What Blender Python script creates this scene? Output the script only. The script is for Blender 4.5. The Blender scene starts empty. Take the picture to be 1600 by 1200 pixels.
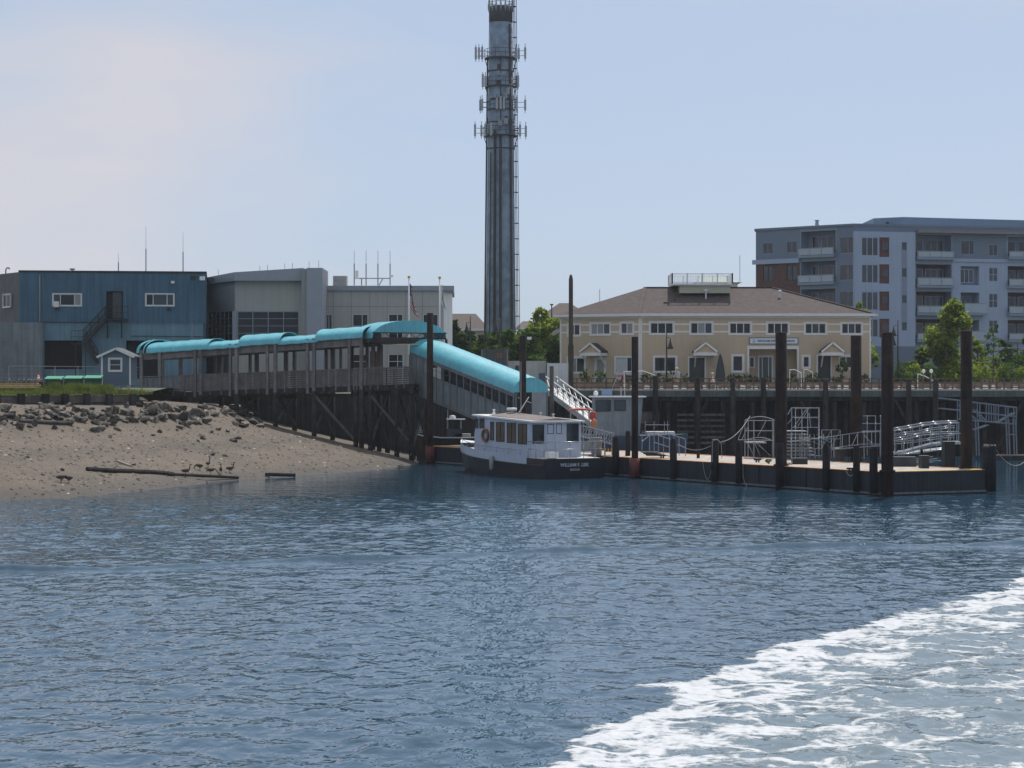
import bpy, math, random
import numpy as np
from mathutils import Vector, Matrix

random.seed(11)
rng = np.random.default_rng(11)
scene = bpy.context.scene
COL = scene.collection

# ------------------------------------------------------------------ camera
H = 5.8            # eye height above the water (upper deck of a ferry)
F = 3420.0         # focal length in pixels of the 1600 px wide photograph
cam_d = bpy.data.cameras.new('camera')
cam_d.sensor_width = 36.0
cam_d.lens = 36.0 * F / 1600.0
cam_d.clip_start = 0.5
cam_d.clip_end = 6000.0
cam = bpy.data.objects.new('camera', cam_d)
COL.objects.link(cam)
cam.location = (0, 0, H)
cam.rotation_euler = (math.radians(90), 0, 0)
scene.camera = cam

# ------------------------------------------------------------------ sky and sun
SUN_EL, SUN_AZ = math.radians(58), math.radians(16)      # ahead of the camera, a little right
world = bpy.data.worlds.new('World')
scene.world = world
world.use_nodes = True
wn, wl = world.node_tree.nodes, world.node_tree.links
wn.clear()
wo = wn.new('ShaderNodeOutputWorld'); wb = wn.new('ShaderNodeBackground')
sky = wn.new('ShaderNodeTexSky'); sky.sky_type = 'NISHITA'; sky.sun_disc = False
sky.sun_elevation = SUN_EL; sky.sun_rotation = SUN_AZ
sky.air_density = 0.5; sky.dust_density = 2.0; sky.ozone_density = 6.0
SKY_STRENGTH = 0.10
wb.inputs['Strength'].default_value = SKY_STRENGTH
tc = wn.new('ShaderNodeTexCoord'); mp = wn.new('ShaderNodeMapping')
mp.inputs['Scale'].default_value = (1.0, 1.0, 3.2)
cn = wn.new('ShaderNodeTexNoise'); cn.inputs['Scale'].default_value = 2.3
cn.inputs['Detail'].default_value = 5; cn.inputs['Roughness'].default_value = 0.5
mp.inputs['Location'].default_value = (0.0, 0.2, 0.9)
cr = wn.new('ShaderNodeMapRange'); cr.interpolation_type = 'SMOOTHSTEP'
cr.inputs['From Min'].default_value = 0.40; cr.inputs['From Max'].default_value = 0.66
cr.inputs['To Min'].default_value = 0.0; cr.inputs['To Max'].default_value = 1.0
mx = wn.new('ShaderNodeMix'); mx.data_type = 'RGBA'
mx.inputs['B'].default_value = (6.7, 6.5, 6.9, 1)          # thin high cloud, lit by the sun
veil = wn.new('ShaderNodeMix'); veil.data_type = 'RGBA'      # even veil of humid summer haze over the whole sky
veil.inputs['Factor'].default_value = 0.5; veil.inputs['B'].default_value = (6.4, 7.75, 9.2, 1)
wl.new(tc.outputs['Generated'], mp.inputs['Vector']); wl.new(mp.outputs['Vector'], cn.inputs['Vector'])
wl.new(cn.outputs['Fac'], cr.inputs['Value']); wl.new(cr.outputs['Result'], mx.inputs['Factor'])
wl.new(sky.outputs['Color'], veil.inputs['A']); wl.new(veil.outputs['Result'], mx.inputs['A']); wl.new(mx.outputs['Result'], wb.inputs['Color'])
wl.new(wb.outputs['Background'], wo.inputs['Surface'])

sun_d = bpy.data.lights.new('sun', 'SUN')
sun_d.energy = 3.6; sun_d.angle = math.radians(0.53); sun_d.color = (1.0, 0.955, 0.89)
sun = bpy.data.objects.new('sun', sun_d)
COL.objects.link(sun)
sdir = Vector((math.sin(SUN_AZ) * math.cos(SUN_EL), math.cos(SUN_AZ) * math.cos(SUN_EL), math.sin(SUN_EL)))
sun.rotation_euler = sdir.to_track_quat('Z', 'Y').to_euler()
sun.location = sdir * 200

scene.view_settings.view_transform = 'Standard'
scene.view_settings.look = 'None'
scene.view_settings.gamma = 1.0
scene.view_settings.use_curve_mapping = False
scene.view_settings.exposure = 0.0
scene.render.engine = 'CYCLES'
cy = scene.cycles
cy.max_bounces = 6; cy.diffuse_bounces = 2; cy.glossy_bounces = 3; cy.transmission_bounces = 3
cy.volume_bounces = 1; cy.transparent_max_bounces = 8
cy.use_denoising = True
cy.caustics_reflective = False; cy.caustics_refractive = False
cy.sample_clamp_indirect = 4.0

# ------------------------------------------------------------------ pixel -> place helpers (a distance is always given)
def at(px, py, Y): return Vector(((px - 800) / F * Y, Y, H - (py - 600) / F * Y))
def gnd(px, py, z):
    Y = (H - z) * F / (py - 600)
    return Vector(((px - 800) / F * Y, Y, z))
def XX(px, Y): return (px - 800) / F * Y
def ZZ(py, Y): return H - (py - 600) / F * Y

class Fr:
    """upright frame: u along a facade (left to right), v away from the viewer, z up"""
    def __init__(s, A, B):
        s.A = Vector((A[0], A[1])); d = Vector((B[0], B[1])) - s.A
        s.L = d.length; s.ex = d / s.L; s.ey = Vector((-s.ex.y, s.ex.x))
    def p(s, u, v, z):
        q = s.A + s.ex * u + s.ey * v
        return Vector((q.x, q.y, z))
    def uz(s, px, py, v=0.0):
        k = (px - 800) / F
        O = s.A + s.ey * v
        u = (k * O.y - O.x) / (s.ex.x - k * s.ex.y)
        Y = O.y + u * s.ex.y
        return u, H - (py - 600) / F * Y
    def rect(s, x0, y0, x1, y1, v=0.0):
        u0, za = s.uz(x0, y0, v); u1, zb = s.uz(x1, y1, v)
        _, zc = s.uz(x1, y0, v); _, zd = s.uz(x0, y1, v)
        return u0, u1, (zb + zd) / 2, (za + zc) / 2

# ------------------------------------------------------------------ objects
WM = {}
def tag(o, label=None, cat=None, group=None, kind=None):
    if label: o['label'] = label
    if cat: o['category'] = cat
    if group: o['group'] = group
    if kind: o['kind'] = kind
    return o
def thing(name, label, cat, loc, rz=0.0, group=None):
    o = bpy.data.objects.new(name, None); COL.objects.link(o)
    o.empty_display_size = 0.2
    o.location = loc; o.rotation_euler = (0, 0, rz)
    WM[o] = Matrix.Translation(Vector(loc)) @ Matrix.Rotation(rz, 4, 'Z')
    return tag(o, label, cat, group)
def link_mesh(name, me, parent, origin):
    o = bpy.data.objects.new(name, me); COL.objects.link(o)
    T = Matrix.Translation(origin)
    if parent is not None:
        o.parent = parent
        o.matrix_local = WM[parent].inverted() @ T
    else:
        o.location = origin
    WM[o] = T
    return o
def inst(src, parent, Mw, name=None):
    """another object on the same mesh at world matrix Mw"""
    o = bpy.data.objects.new(name or src.name.split('.')[0], src.data); COL.objects.link(o)
    if parent is not None:
        o.parent = parent; o.matrix_local = WM[parent].inverted() @ Mw
    else:
        o.matrix_world = Mw
    WM[o] = Mw.copy()
    return o

class MB:
    def __init__(s, fr=None): s.v = []; s.f = []; s.mi = []; s.fr = fr; s.k = 0
    def w(s, p): return s.fr.p(*p) if s.fr else Vector(p)
    def pt(s, p): s.v.append(s.w(p)); return len(s.v) - 1
    def add(s, pts, faces):
        b = len(s.v); s.v += [Vector(p) for p in pts]
        for f in faces: s.f.append([b + i for i in f]); s.mi.append(s.k)
        return s
    def face(s, *pts): return s.add([s.w(p) for p in pts], [list(range(len(pts)))])
    def box(s, x0, x1, y0, y1, z0, z1):
        P = [(x0,y0,z0),(x1,y0,z0),(x1,y1,z0),(x0,y1,z0),(x0,y0,z1),(x1,y0,z1),(x1,y1,z1),(x0,y1,z1)]
        return s.hexa(P)
    def hexa(s, P):
        return s.add([s.w(p) for p in P], [(3,2,1,0),(4,5,6,7),(0,1,5,4),(1,2,6,5),(2,3,7,6),(3,0,4,7)])
    def bar(s, p, q, w, h=None):
        p, q = s.w(p), s.w(q); h = h or w
        d = (q - p).normalized()
        a = d.cross(Vector((0, 0, 1)))
        if a.length < 1e-3: a = Vector((1, 0, 0)) if not s.fr else Vector((s.fr.ex.x, s.fr.ex.y, 0))
        a.normalize(); b = a.cross(d).normalized()
        P = []
        for c in (p, q):
            for i, j in ((-1,-1),(1,-1),(1,1),(-1,1)): P.append(c + a * i * w / 2 + b * j * h / 2)
        return s.add(P, [(3,2,1,0),(4,5,6,7),(0,1,5,4),(1,2,6,5),(2,3,7,6),(3,0,4,7)])
    def tube(s, p, q, r, r2=None, n=6):
        p, q = s.w(p), s.w(q); r2 = r if r2 is None else r2
        d = (q - p).normalized()
        a = d.cross(Vector((0, 0, 1)))
        if a.length < 1e-3: a = Vector((1, 0, 0))
        a.normalize(); b = d.cross(a)
        P = []
        for c, R in ((p, r), (q, r2)):
            for i in range(n):
                t = 2 * math.pi * i / n
                P.append(c + a * R * math.cos(t) + b * R * math.sin(t))
        fs = [(i, (i+1) % n, n + (i+1) % n, n + i) for i in range(n)]
        fs += [tuple(range(n-1, -1, -1)), tuple(range(n, 2*n))]
        return s.add(P, fs)
    def path(s, pts, r, n=5):
        for a, b in zip(pts[:-1], pts[1:]): s.tube(a, b, r, r, n)
        return s
    def lathe(s, c, prof, n=14):
        c = s.w(c); P = []; fs = []
        for R, z in prof:
            for i in range(n):
                t = 2 * math.pi * i / n
                P.append(c + Vector((R * math.cos(t), R * math.sin(t), z)))
        for j in range(len(prof) - 1):
            for i in range(n):
                fs.append((j*n+i, j*n+(i+1) % n, (j+1)*n+(i+1) % n, (j+1)*n+i))
        fs.append(tuple(range(n-1, -1, -1))); k = (len(prof)-1)*n; fs.append(tuple(range(k, k+n)))
        return s.add(P, fs)
    def sheet(s, rows):
        m = len(rows[0]); P = [s.w(p) for r in rows for p in r]
        return s.add(P, [(j*m+i, j*m+i+1, (j+1)*m+i+1, (j+1)*m+i) for j in range(len(rows)-1) for i in range(m-1)])
    def build(s, name, mat, parent=None, smooth=False, label=None, cat=None, group=None, kind=None):
        me = bpy.data.meshes.new(name)
        A = np.array([tuple(v) for v in s.v])
        lo, hi = A.min(0), A.max(0)
        c = Vector(((lo[0]+hi[0])/2, (lo[1]+hi[1])/2, lo[2]))
        me.from_pydata([tuple(r) for r in (A - np.array(c))], [], s.f)
        for m in (mat if isinstance(mat, (list, tuple)) else [mat]): me.materials.append(m)
        if any(s.mi): me.polygons.foreach_set('material_index', s.mi)
        if smooth: me.polygons.foreach_set('use_smooth', [True] * len(me.polygons))
        o = link_mesh(name, me, parent, c)
        return tag(o, label, cat, group, kind)

# ------------------------------------------------------------------ materials
MATS = {}
def mat(name, col, rough=0.75, metal=0.0, var=0.18, scale=1.2, streak=0.0, bump=0.0, bscale=18.0,
        clap=None, corr=None, spec=0.4, col2=None, objvar=0.0, brick=None):
    if name in MATS: return MATS[name]
    m = bpy.data.materials.new(name); m.use_nodes = True
    n, l = m.node_tree.nodes, m.node_tree.links
    b = n['Principled BSDF']
    b.inputs['Roughness'].default_value = rough; b.inputs['Metallic'].default_value = metal
    b.inputs['Specular IOR Level'].default_value = spec
    geo = n.new('ShaderNodeNewGeometry')
    t1 = n.new('ShaderNodeTexNoise'); t1.inputs['Scale'].default_value = scale
    t1.inputs['Detail'].default_value = 7; t1.inputs['Roughness'].default_value = 0.62
    l.new(geo.outputs['Position'], t1.inputs['Vector'])
    ramp = n.new('ShaderNodeMapRange')
    ramp.inputs['From Min'].default_value = 0.28; ramp.inputs['From Max'].default_value = 0.72
    ramp.inputs['To Min'].default_value = 1 - var; ramp.inputs['To Max'].default_value = 1 + var
    l.new(t1.outputs['Fac'], ramp.inputs['Value'])
    val = ramp.outputs['Result']
    def mul(a, bb):
        q = n.new('ShaderNodeMath'); q.operation = 'MULTIPLY'; l.new(a, q.inputs[0])
        if isinstance(bb, float): q.inputs[1].default_value = bb
        else: l.new(bb, q.inputs[1])
        return q.outputs[0]
    if streak:
        ma = n.new('ShaderNodeMapping'); ma.inputs['Scale'].default_value = (4.0, 4.0, 0.18)
        l.new(geo.outputs['Position'], ma.inputs['Vector'])
        t2 = n.new('ShaderNodeTexNoise'); t2.inputs['Scale'].default_value = 1.3; t2.inputs['Detail'].default_value = 4
        l.new(ma.outputs['Vector'], t2.inputs['Vector'])
        r2 = n.new('ShaderNodeMapRange'); r2.inputs['From Min'].default_value = 0.35; r2.inputs['From Max'].default_value = 0.65
        r2.inputs['To Min'].default_value = 1 - streak; r2.inputs['To Max'].default_value = 1 + streak * 0.5
        l.new(t2.outputs['Fac'], r2.inputs['Value']); val = mul(val, r2.outputs['Result'])
    if objvar:
        oi = n.new('ShaderNodeObjectInfo'); r3 = n.new('ShaderNodeMapRange')
        r3.inputs['To Min'].default_value = 1 - objvar; r3.inputs['To Max'].default_value = 1 + objvar
        l.new(oi.outputs['Random'], r3.inputs['Value']); val = mul(val, r3.outputs['Result'])
    base = n.new('ShaderNodeMix'); base.data_type = 'RGBA'
    base.inputs['A'].default_value = (*col, 1); base.inputs['B'].default_value = (*(col2 or col), 1)
    if col2:
        t3 = n.new('ShaderNodeTexNoise'); t3.inputs['Scale'].default_value = scale * 2.7; t3.inputs['Detail'].default_value = 5
        l.new(geo.outputs['Position'], t3.inputs['Vector'])
        r4 = n.new('ShaderNodeMapRange'); r4.inputs['From Min'].default_value = 0.4; r4.inputs['From Max'].default_value = 0.62
        l.new(t3.outputs['Fac'], r4.inputs['Value']); l.new(r4.outputs['Result'], base.inputs['Factor'])
    colout = base.outputs['Result']
    sc = n.new('ShaderNodeVectorMath'); sc.operation = 'SCALE'
    l.new(colout, sc.inputs[0]); l.new(val, sc.inputs['Scale'])
    l.new(sc.outputs['Vector'], b.inputs['Base Color'])
    h = None
    if clap or corr:
        sep = n.new('ShaderNodeSeparateXYZ'); l.new(geo.outputs['Position'], sep.inputs[0])
        src = sep.outputs['Z']
        if corr:
            ad = n.new('ShaderNodeVectorMath'); ad.operation = 'DOT_PRODUCT'
            l.new(geo.outputs['Position'], ad.inputs[0]); ad.inputs[1].default_value = (corr[1], corr[2], 0)
            src = ad.outputs['Value']
        per = clap or corr[0]
        dv = n.new('ShaderNodeMath'); dv.operation = 'DIVIDE'; l.new(src, dv.inputs[0]); dv.inputs[1].default_value = per
        fr = n.new('ShaderNodeMath'); fr.operation = 'FRACT' if clap else 'PINGPONG'
        l.new(dv.outputs[0], fr.inputs[0])
        if not clap: fr.inputs[1].default_value = 1.0
        h = fr.outputs[0]
        bp = n.new('ShaderNodeBump'); bp.inputs['Strength'].default_value = 0.6; bp.inputs['Distance'].default_value = per * 0.22
        l.new(h, bp.inputs['Height']); l.new(bp.outputs['Normal'], b.inputs['Normal'])
    if bump:
        t4 = n.new('ShaderNodeTexNoise'); t4.inputs['Scale'].default_value = bscale; t4.inputs['Detail'].default_value = 5
        l.new(geo.outputs['Position'], t4.inputs['Vector'])
        b2 = n.new('ShaderNodeBump'); b2.inputs['Strength'].default_value = bump; b2.inputs['Distance'].default_value = 0.05
        l.new(t4.outputs['Fac'], b2.inputs['Height'])
        if h is not None: l.new(bp.outputs['Normal'], b2.inputs['Normal'])
        l.new(b2.outputs['Normal'], b.inputs['Normal'])
    MATS[name] = m
    return m

def leaf_mat(name, col, trans, var=0.5):
    m = bpy.data.materials.new(name); m.use_nodes = True
    n, l = m.node_tree.nodes, m.node_tree.links
    n.remove(n['Principled BSDF']); out = n['Material Output']
    geo = n.new('ShaderNodeNewGeometry')
    t = n.new('ShaderNodeTexNoise'); t.inputs['Scale'].default_value = 1.1; t.inputs['Detail'].default_value = 6
    l.new(geo.outputs['Position'], t.inputs['Vector'])
    r = n.new('ShaderNodeMapRange'); r.inputs['From Min'].default_value = 0.3; r.inputs['From Max'].default_value = 0.7
    r.inputs['To Min'].default_value = 1 - var; r.inputs['To Max'].default_value = 1 + var
    l.new(t.outputs['Fac'], r.inputs['Value'])
    outs = []
    for c in (col, trans):
        s = n.new('ShaderNodeVectorMath'); s.operation = 'SCALE'; s.inputs[0].default_value = c
        l.new(r.outputs['Result'], s.inputs['Scale']); outs.append(s.outputs['Vector'])
    d = n.new('ShaderNodeBsdfDiffuse'); tr = n.new('ShaderNodeBsdfTranslucent'); mxs = n.new('ShaderNodeMixShader')
    l.new(outs[0], d.inputs['Color']); l.new(outs[1], tr.inputs['Color']); mxs.inputs[0].default_value = 0.42
    l.new(d.outputs[0], mxs.inputs[1]); l.new(tr.outputs[0], mxs.inputs[2]); l.new(mxs.outputs[0], out.inputs['Surface'])
    return m

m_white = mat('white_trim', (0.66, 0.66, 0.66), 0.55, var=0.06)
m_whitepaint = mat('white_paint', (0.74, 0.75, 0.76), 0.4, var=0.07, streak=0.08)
m_glass = mat('dark_glass', (0.010, 0.014, 0.020), 0.05, var=0.5, scale=0.35, spec=0.35)
m_glassb = mat('blue_glass', (0.025, 0.040, 0.055), 0.06, var=0.4, scale=0.3, spec=0.45)
m_blind = mat('window_blind', (0.24, 0.25, 0.25), 0.35, var=0.15, spec=0.6)
m_dark = mat('dark_opening', (0.012, 0.014, 0.018), 0.8, var=0.3)
m_black = mat('black_metal', (0.02, 0.021, 0.024), 0.5, var=0.3)
m_grey = mat('grey_metal', (0.26, 0.28, 0.30), 0.45, metal=0.5, var=0.15)
m_alu = mat('aluminium', (0.36, 0.375, 0.40), 0.26, metal=0.85, var=0.2)
m_teal = mat('teal_canvas', (0.10, 0.43, 0.515), 0.38, spec=.6, var=0.13, scale=1.1, streak=0.12, bump=0.35, bscale=2.2)
m_timber = mat('weathered_timber', (0.115, 0.105, 0.098), 0.85, spec=0.2, var=0.35, scale=2.2, streak=0.25, bump=0.3, objvar=0.22)
m_timberd = mat('dark_wet_timber', (0.040, 0.038, 0.037), 0.8, spec=0.15, var=0.45, scale=1.5, streak=0.3, bump=0.3, objvar=0.25)
m_rust = mat('rusty_steel', (0.022, 0.019, 0.019), 0.72, spec=0.12, var=0.4, scale=0.8, streak=0.35, col2=(0.038, 0.024, 0.019), bump=0.2)
m_conc = mat('concrete', (0.46, 0.45, 0.43), 0.85, var=0.16, scale=0.9, streak=0.0)
m_skin = mat('skin', (0.45, 0.28, 0.2), 0.6, var=0.05)

# ------------------------------------------------------------------ skinned figures (meshes grown once, then shared)
SKIN_CACHE = {}
def skinned(name, verts, edges, radii, m, parent=None, sub=2, root=0, loc=(0, 0, 0), rz=0, scale=1.0):
    key = (name, tuple(verts), m.name)
    if key not in SKIN_CACHE:
        sc2 = bpy.data.scenes.new('tmp')
        me = bpy.data.meshes.new(name); me.from_pydata(verts, edges, [])
        o = bpy.data.objects.new(name, me); sc2.collection.objects.link(o)
        o.modifiers.new('skin', 'SKIN')
        if not me.skin_vertices: sc2.view_layers[0].update()
        for i, r in enumerate(radii):
            me.skin_vertices[0].data[i].radius = (r, r); me.skin_vertices[0].data[i].use_root = (i == root)
        sb = o.modifiers.new('sub', 'SUBSURF'); sb.levels = sub; sb.render_levels = sub
        sc2.view_layers[0].update()
        m2 = bpy.data.meshes.new_from_object(o.evaluated_get(sc2.view_layers[0].depsgraph))
        bpy.data.scenes.remove(sc2); bpy.data.objects.remove(o); bpy.data.meshes.remove(me)
        m2.name = name; m2.materials.clear(); m2.materials.append(m)
        m2.polygons.foreach_set('use_smooth', [True]*len(m2.polygons))
        SKIN_CACHE[key] = m2
    o = bpy.data.objects.new(name, SKIN_CACHE[key]); COL.objects.link(o)
    Mw = Matrix.Translation(Vector(loc)) @ Matrix.Rotation(rz, 4, 'Z') @ Matrix.Scale(scale, 4)
    if parent is not None: o.parent = parent; o.matrix_local = WM[parent].inverted() @ Mw
    else: o.matrix_world = Mw
    WM[o] = Mw
    return o
# ================================================================== THE SETTING
# ---- shoreline (water's edge), from the photograph's waterline on z = 0
SHORE = [(-120, 96.0), (-60, 99.0), (-36, 103.5)] + [tuple(gnd(x, y, 0).xy) for x, y in
         ((0, 782), (100, 778), (200, 769), (330, 753), (450, 744), (540, 738), (620, 730), (648, 725))] + [(-6.8, 163), (-7.5, 170), (-8.5, 195)]
def shore_dist(x, y):
    """signed distance inland from the water's edge (numpy arrays)"""
    best = np.full(x.shape, 1e9); sgn = np.ones(x.shape)
    for (ax, ay), (bx, by) in zip(SHORE[:-1], SHORE[1:]):
        dx, dy = bx - ax, by - ay; L2 = dx*dx + dy*dy
        t = np.clip(((x-ax)*dx + (y-ay)*dy) / L2, 0, 1)
        qx, qy = ax + t*dx, ay + t*dy
        d = np.hypot(x-qx, y-qy)
        s = np.sign(dx*(y-ay) - dy*(x-ax))
        m = d < best
        best = np.where(m, d, best); sgn = np.where(m, s, sgn)
    return best * sgn
def vnoise(x, y, s, seed=0):
    """smooth value noise on a lattice, -1..1"""
    r = np.random.default_rng(seed).uniform(-1, 1, (256, 256))
    X, Y = x / s, y / s
    i, j = np.floor(X).astype(int), np.floor(Y).astype(int)
    u, v = X - i, Y - j
    u, v = u*u*(3-2*u), v*v*(3-2*v)
    g = lambda a, b: r[a % 256, b % 256]
    return (g(i,j)*(1-u)+g(i+1,j)*u)*(1-v) + (g(i,j+1)*(1-u)+g(i+1,j+1)*u)*v
def beach_z(x, y):
    x = np.asarray(x, float); y = np.asarray(y, float)
    d = shore_dist(x, y)
    z = 0.235 * d
    rise = np.clip((d - 11.5) / 4.5, 0, 1); rise = rise*rise*(3-2*rise)
    cap = 4.05
    z = np.where(z > 2.6, 2.6 + (cap - 2.6) * (1 - np.exp(-(z - 2.6) / (cap - 2.6))), z)
    z = np.maximum(z + 0.85*rise, -1.6)
    return z + 0.07 * vnoise(x, y, 3.1, 5) + 0.035 * vnoise(x, y, 0.9, 6) + 0.02 * vnoise(x, y, 0.4, 7)
def bz(x, y): return float(beach_z(np.array([x]), np.array([y]))[0])

gx = np.concatenate([np.arange(-110, -42, 2.0), np.arange(-42, -4.0, 0.3)])
gy = np.concatenate([np.arange(88, 106, 1.0), np.arange(106, 179, 0.35)])
GX, GY = np.meshgrid(gx, gy)
GZ = beach_z(GX, GY)
def grid_mesh(name, GX, GY, GZ, material, kind='structure', attrs=None, smooth=True):
    ny, nx = GX.shape
    me = bpy.data.meshes.new(name)
    co = np.stack([GX, GY, GZ], -1).reshape(-1, 3).astype(np.float32)
    ii = np.arange(ny*nx).reshape(ny, nx)
    q = np.stack([ii[:-1,:-1], ii[:-1,1:], ii[1:,1:], ii[1:,:-1]], -1).reshape(-1)
    me.vertices.add(len(co)); me.vertices.foreach_set('co', co.ravel())
    me.loops.add(len(q)); me.loops.foreach_set('vertex_index', q)
    nf = len(q)//4
    me.polygons.add(nf); me.polygons.foreach_set('loop_start', np.arange(nf)*4); me.polygons.foreach_set('loop_total', np.full(nf, 4))
    if smooth: me.polygons.foreach_set('use_smooth', np.ones(nf, bool))
    me.update(calc_edges=True)
    for k, a in (attrs or {}).items():
        at_ = me.attributes.new(k, 'FLOAT', 'POINT'); at_.data.foreach_set('value', a.ravel().astype(np.float32))
    me.materials.append(material)
    o = bpy.data.objects.new(name, me); COL.objects.link(o); WM[o] = Matrix()
    o['kind'] = kind
    return o

# beach material: grit, shell and weed, wet and dark near the water's edge
m_beach = bpy.data.materials.new('beach_gravel'); m_beach.use_nodes = True
n, l = m_beach.node_tree.nodes, m_beach.node_tree.links
b = n['Principled BSDF']; b.inputs['Roughness'].default_value = 0.9
geo = n.new('ShaderNodeNewGeometry')
def tnoise(scale, detail=6, rough=0.6):
    t = n.new('ShaderNodeTexNoise'); t.inputs['Scale'].default_value = scale; t.inputs['Detail'].default_value = detail
    t.inputs['Roughness'].default_value = rough; l.new(geo.outputs['Position'], t.inputs['Vector']); return t.outputs['Fac']
def mrange(src, a, b_, c, d, smooth=False):
    r = n.new('ShaderNodeMapRange')
    if smooth: r.interpolation_type = 'SMOOTHSTEP'
    for k, v in zip(('From Min', 'From Max', 'To Min', 'To Max'), (a, b_, c, d)): r.inputs[k].default_value = v
    l.new(src, r.inputs['Value']); return r.outputs['Result']
def mixc(fac, A, B):
    x = n.new('ShaderNodeMix'); x.data_type = 'RGBA'
    l.new(fac, x.inputs['Factor'])
    for k, c in (('A', A), ('B', B)):
        if isinstance(c, tuple): x.inputs[k].default_value = (*c, 1)
        else: l.new(c, x.inputs[k])
    return x.outputs['Result']
c = mixc(mrange(tnoise(0.35), 0.35, 0.65, 0, 1), (0.160, 0.125, 0.090), (0.110, 0.090, 0.068))
c = mixc(mrange(tnoise(7.0, 4, 0.7), 0.50, 0.66, 0, 0.75), c, (0.075, 0.066, 0.056))
c = mixc(mrange(tnoise(11.0, 3, 0.6), 0.60, 0.70, 0, 0.8), c, (0.27, 0.245, 0.21))
sp = n.new('ShaderNodeSeparateXYZ'); l.new(geo.outputs['Position'], sp.inputs[0])
wet = mrange(sp.outputs['Z'], 0.1, 0.75, 0.8, 0.0, True)
zw = n.new('ShaderNodeMath'); zw.operation = 'MULTIPLY_ADD'; l.new(tnoise(0.5, 4), zw.inputs[0]); zw.inputs[1].default_value = 1.6; l.new(sp.outputs['Z'], zw.inputs[2])
wr1 = mrange(zw.outputs[0], 2.25, 2.5, 0, 1, True); wr2 = mrange(zw.outputs[0], 2.55, 2.9, 1, 0, True)
wk_ = n.new('ShaderNodeMath'); wk_.operation = 'MULTIPLY'; l.new(wr1, wk_.inputs[0]); l.new(wr2, wk_.inputs[1])
wk2 = n.new('ShaderNodeMath'); wk2.operation = 'MULTIPLY'; l.new(wk_.outputs[0], wk2.inputs[0]); l.new(mrange(tnoise(3.0, 4), 0.4, 0.6, 0, 0.8), wk2.inputs[1])
c = mixc(wk2.outputs[0], c, (0.06, 0.055, 0.04))      # wrack line of dried weed
c = mixc(wet, c, (0.075, 0.066, 0.058))
l.new(c, b.inputs['Base Color'])
bp = n.new('ShaderNodeBump'); bp.inputs['Strength'].default_value = 0.9; bp.inputs['Distance'].default_value = 0.08
l.new(tnoise(8.0, 6, 0.7), bp.inputs['Height']); l.new(bp.outputs['Normal'], b.inputs['Normal'])
grid_mesh('beach', GX, GY, GZ, m_beach)

# ---- upland: one ground sheet from the bulkhead line to beyond the horizon
EDGE = [(-420, 133.0), (-60, 137.0), (-35.5, 139.6), (-26.0, 152.0), (-27.8, 163), (-25.0, 174), (-13, 177), (3.0, 181.5), (420, 181.5)]
m_up = mat('upland_ground', (0.13, 0.125, 0.11), 0.95, var=0.3, scale=0.25, col2=(0.075, 0.10, 0.04))
mb = MB()
rows = [[(x, y, 5.05 if x < -12 else 5.28) for x, y in EDGE],
        [(x, y + (13 if x < -20 else 9), 5.5) for x, y in EDGE],
        [(x * 1.02, 420, 5.5) for x, y in EDGE], [(x * 1.04, 950, 5.5) for x, y in EDGE]]
mb.sheet(rows)
up = mb.build('ground', m_up); tag(up, kind='structure')

# ---- sheet pile bulkhead that holds the upland behind the walkway and the wharf
mb = MB()
pts = EDGE[3:]
pts = pts[:-1] + [(75, 181.5)]
for (ax, ay), (bx, by) in zip(pts[:-1], pts[1:]):
    L = math.hypot(bx-ax, by-ay); k = max(2, int(L / 0.6)); nx_, ny_ = (by-ay)/L, -(bx-ax)/L
    top = []
    for i in range(k + 1):
        t = i / k; o = 0.13 if i % 2 else 0.0
        top.append((ax + (bx-ax)*t + nx_*o, ay + (by-ay)*t + ny_*o))
    mb.sheet([[(x, y, -1.5) for x, y in top], [(x, y, 5.04 if bx < -12 else 5.26) for x, y in top]])
mb.build('bulkhead', mat('bulkhead_timber', (0.035, 0.034, 0.033), 0.85, spec=.1, var=0.4, streak=0.4, scale=0.8),
         label='dark bulkhead of upright sheeting holding the shore behind the walkway piles and wharf', cat='bulkhead')

# ---- timber retaining wall along the grass, left
wlf = Fr((XX(-85, 139.0), 139.0), (XX(206, 151.2), 151.2))
t = thing('retaining_wall', 'low timber retaining wall with square posts below the grass and above the rocks', 'wall', tuple(wlf.p(wlf.L/2, 0, 3.6)))
pxs = [-85, -48, -8, 30, 68, 99, 133, 168, 205]
wu = [wlf.uz(a, 617)[0] for a in pxs]
for a, u in zip(pxs, wu):
    MB(wlf).box(u-0.22, u+0.22, -0.34, -0.02, 3.3, wlf.uz(a, 614.5)[1] - random.uniform(0, .06)).build('post', m_timberd, t)
for ua, ub in zip(wu[:-1], wu[1:]):
    for j, (za, zb) in enumerate(((3.3, 3.95), (3.97, 4.5), (4.53, 5.02))):
        dz = random.uniform(-.03, .03)
        MB(wlf).box(ua+0.01, ub-0.01, -random.uniform(0.0, .05), 0.3, za+dz, zb+dz-.02).build('plank', m_timber, t)
MB(wlf).box(-3, wlf.L+.1, .305, .5, 2.8, 5.0).build('sun_block_board', m_timberd, t)  # added board behind the planks, keeps sunlight from showing through their gaps
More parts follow.
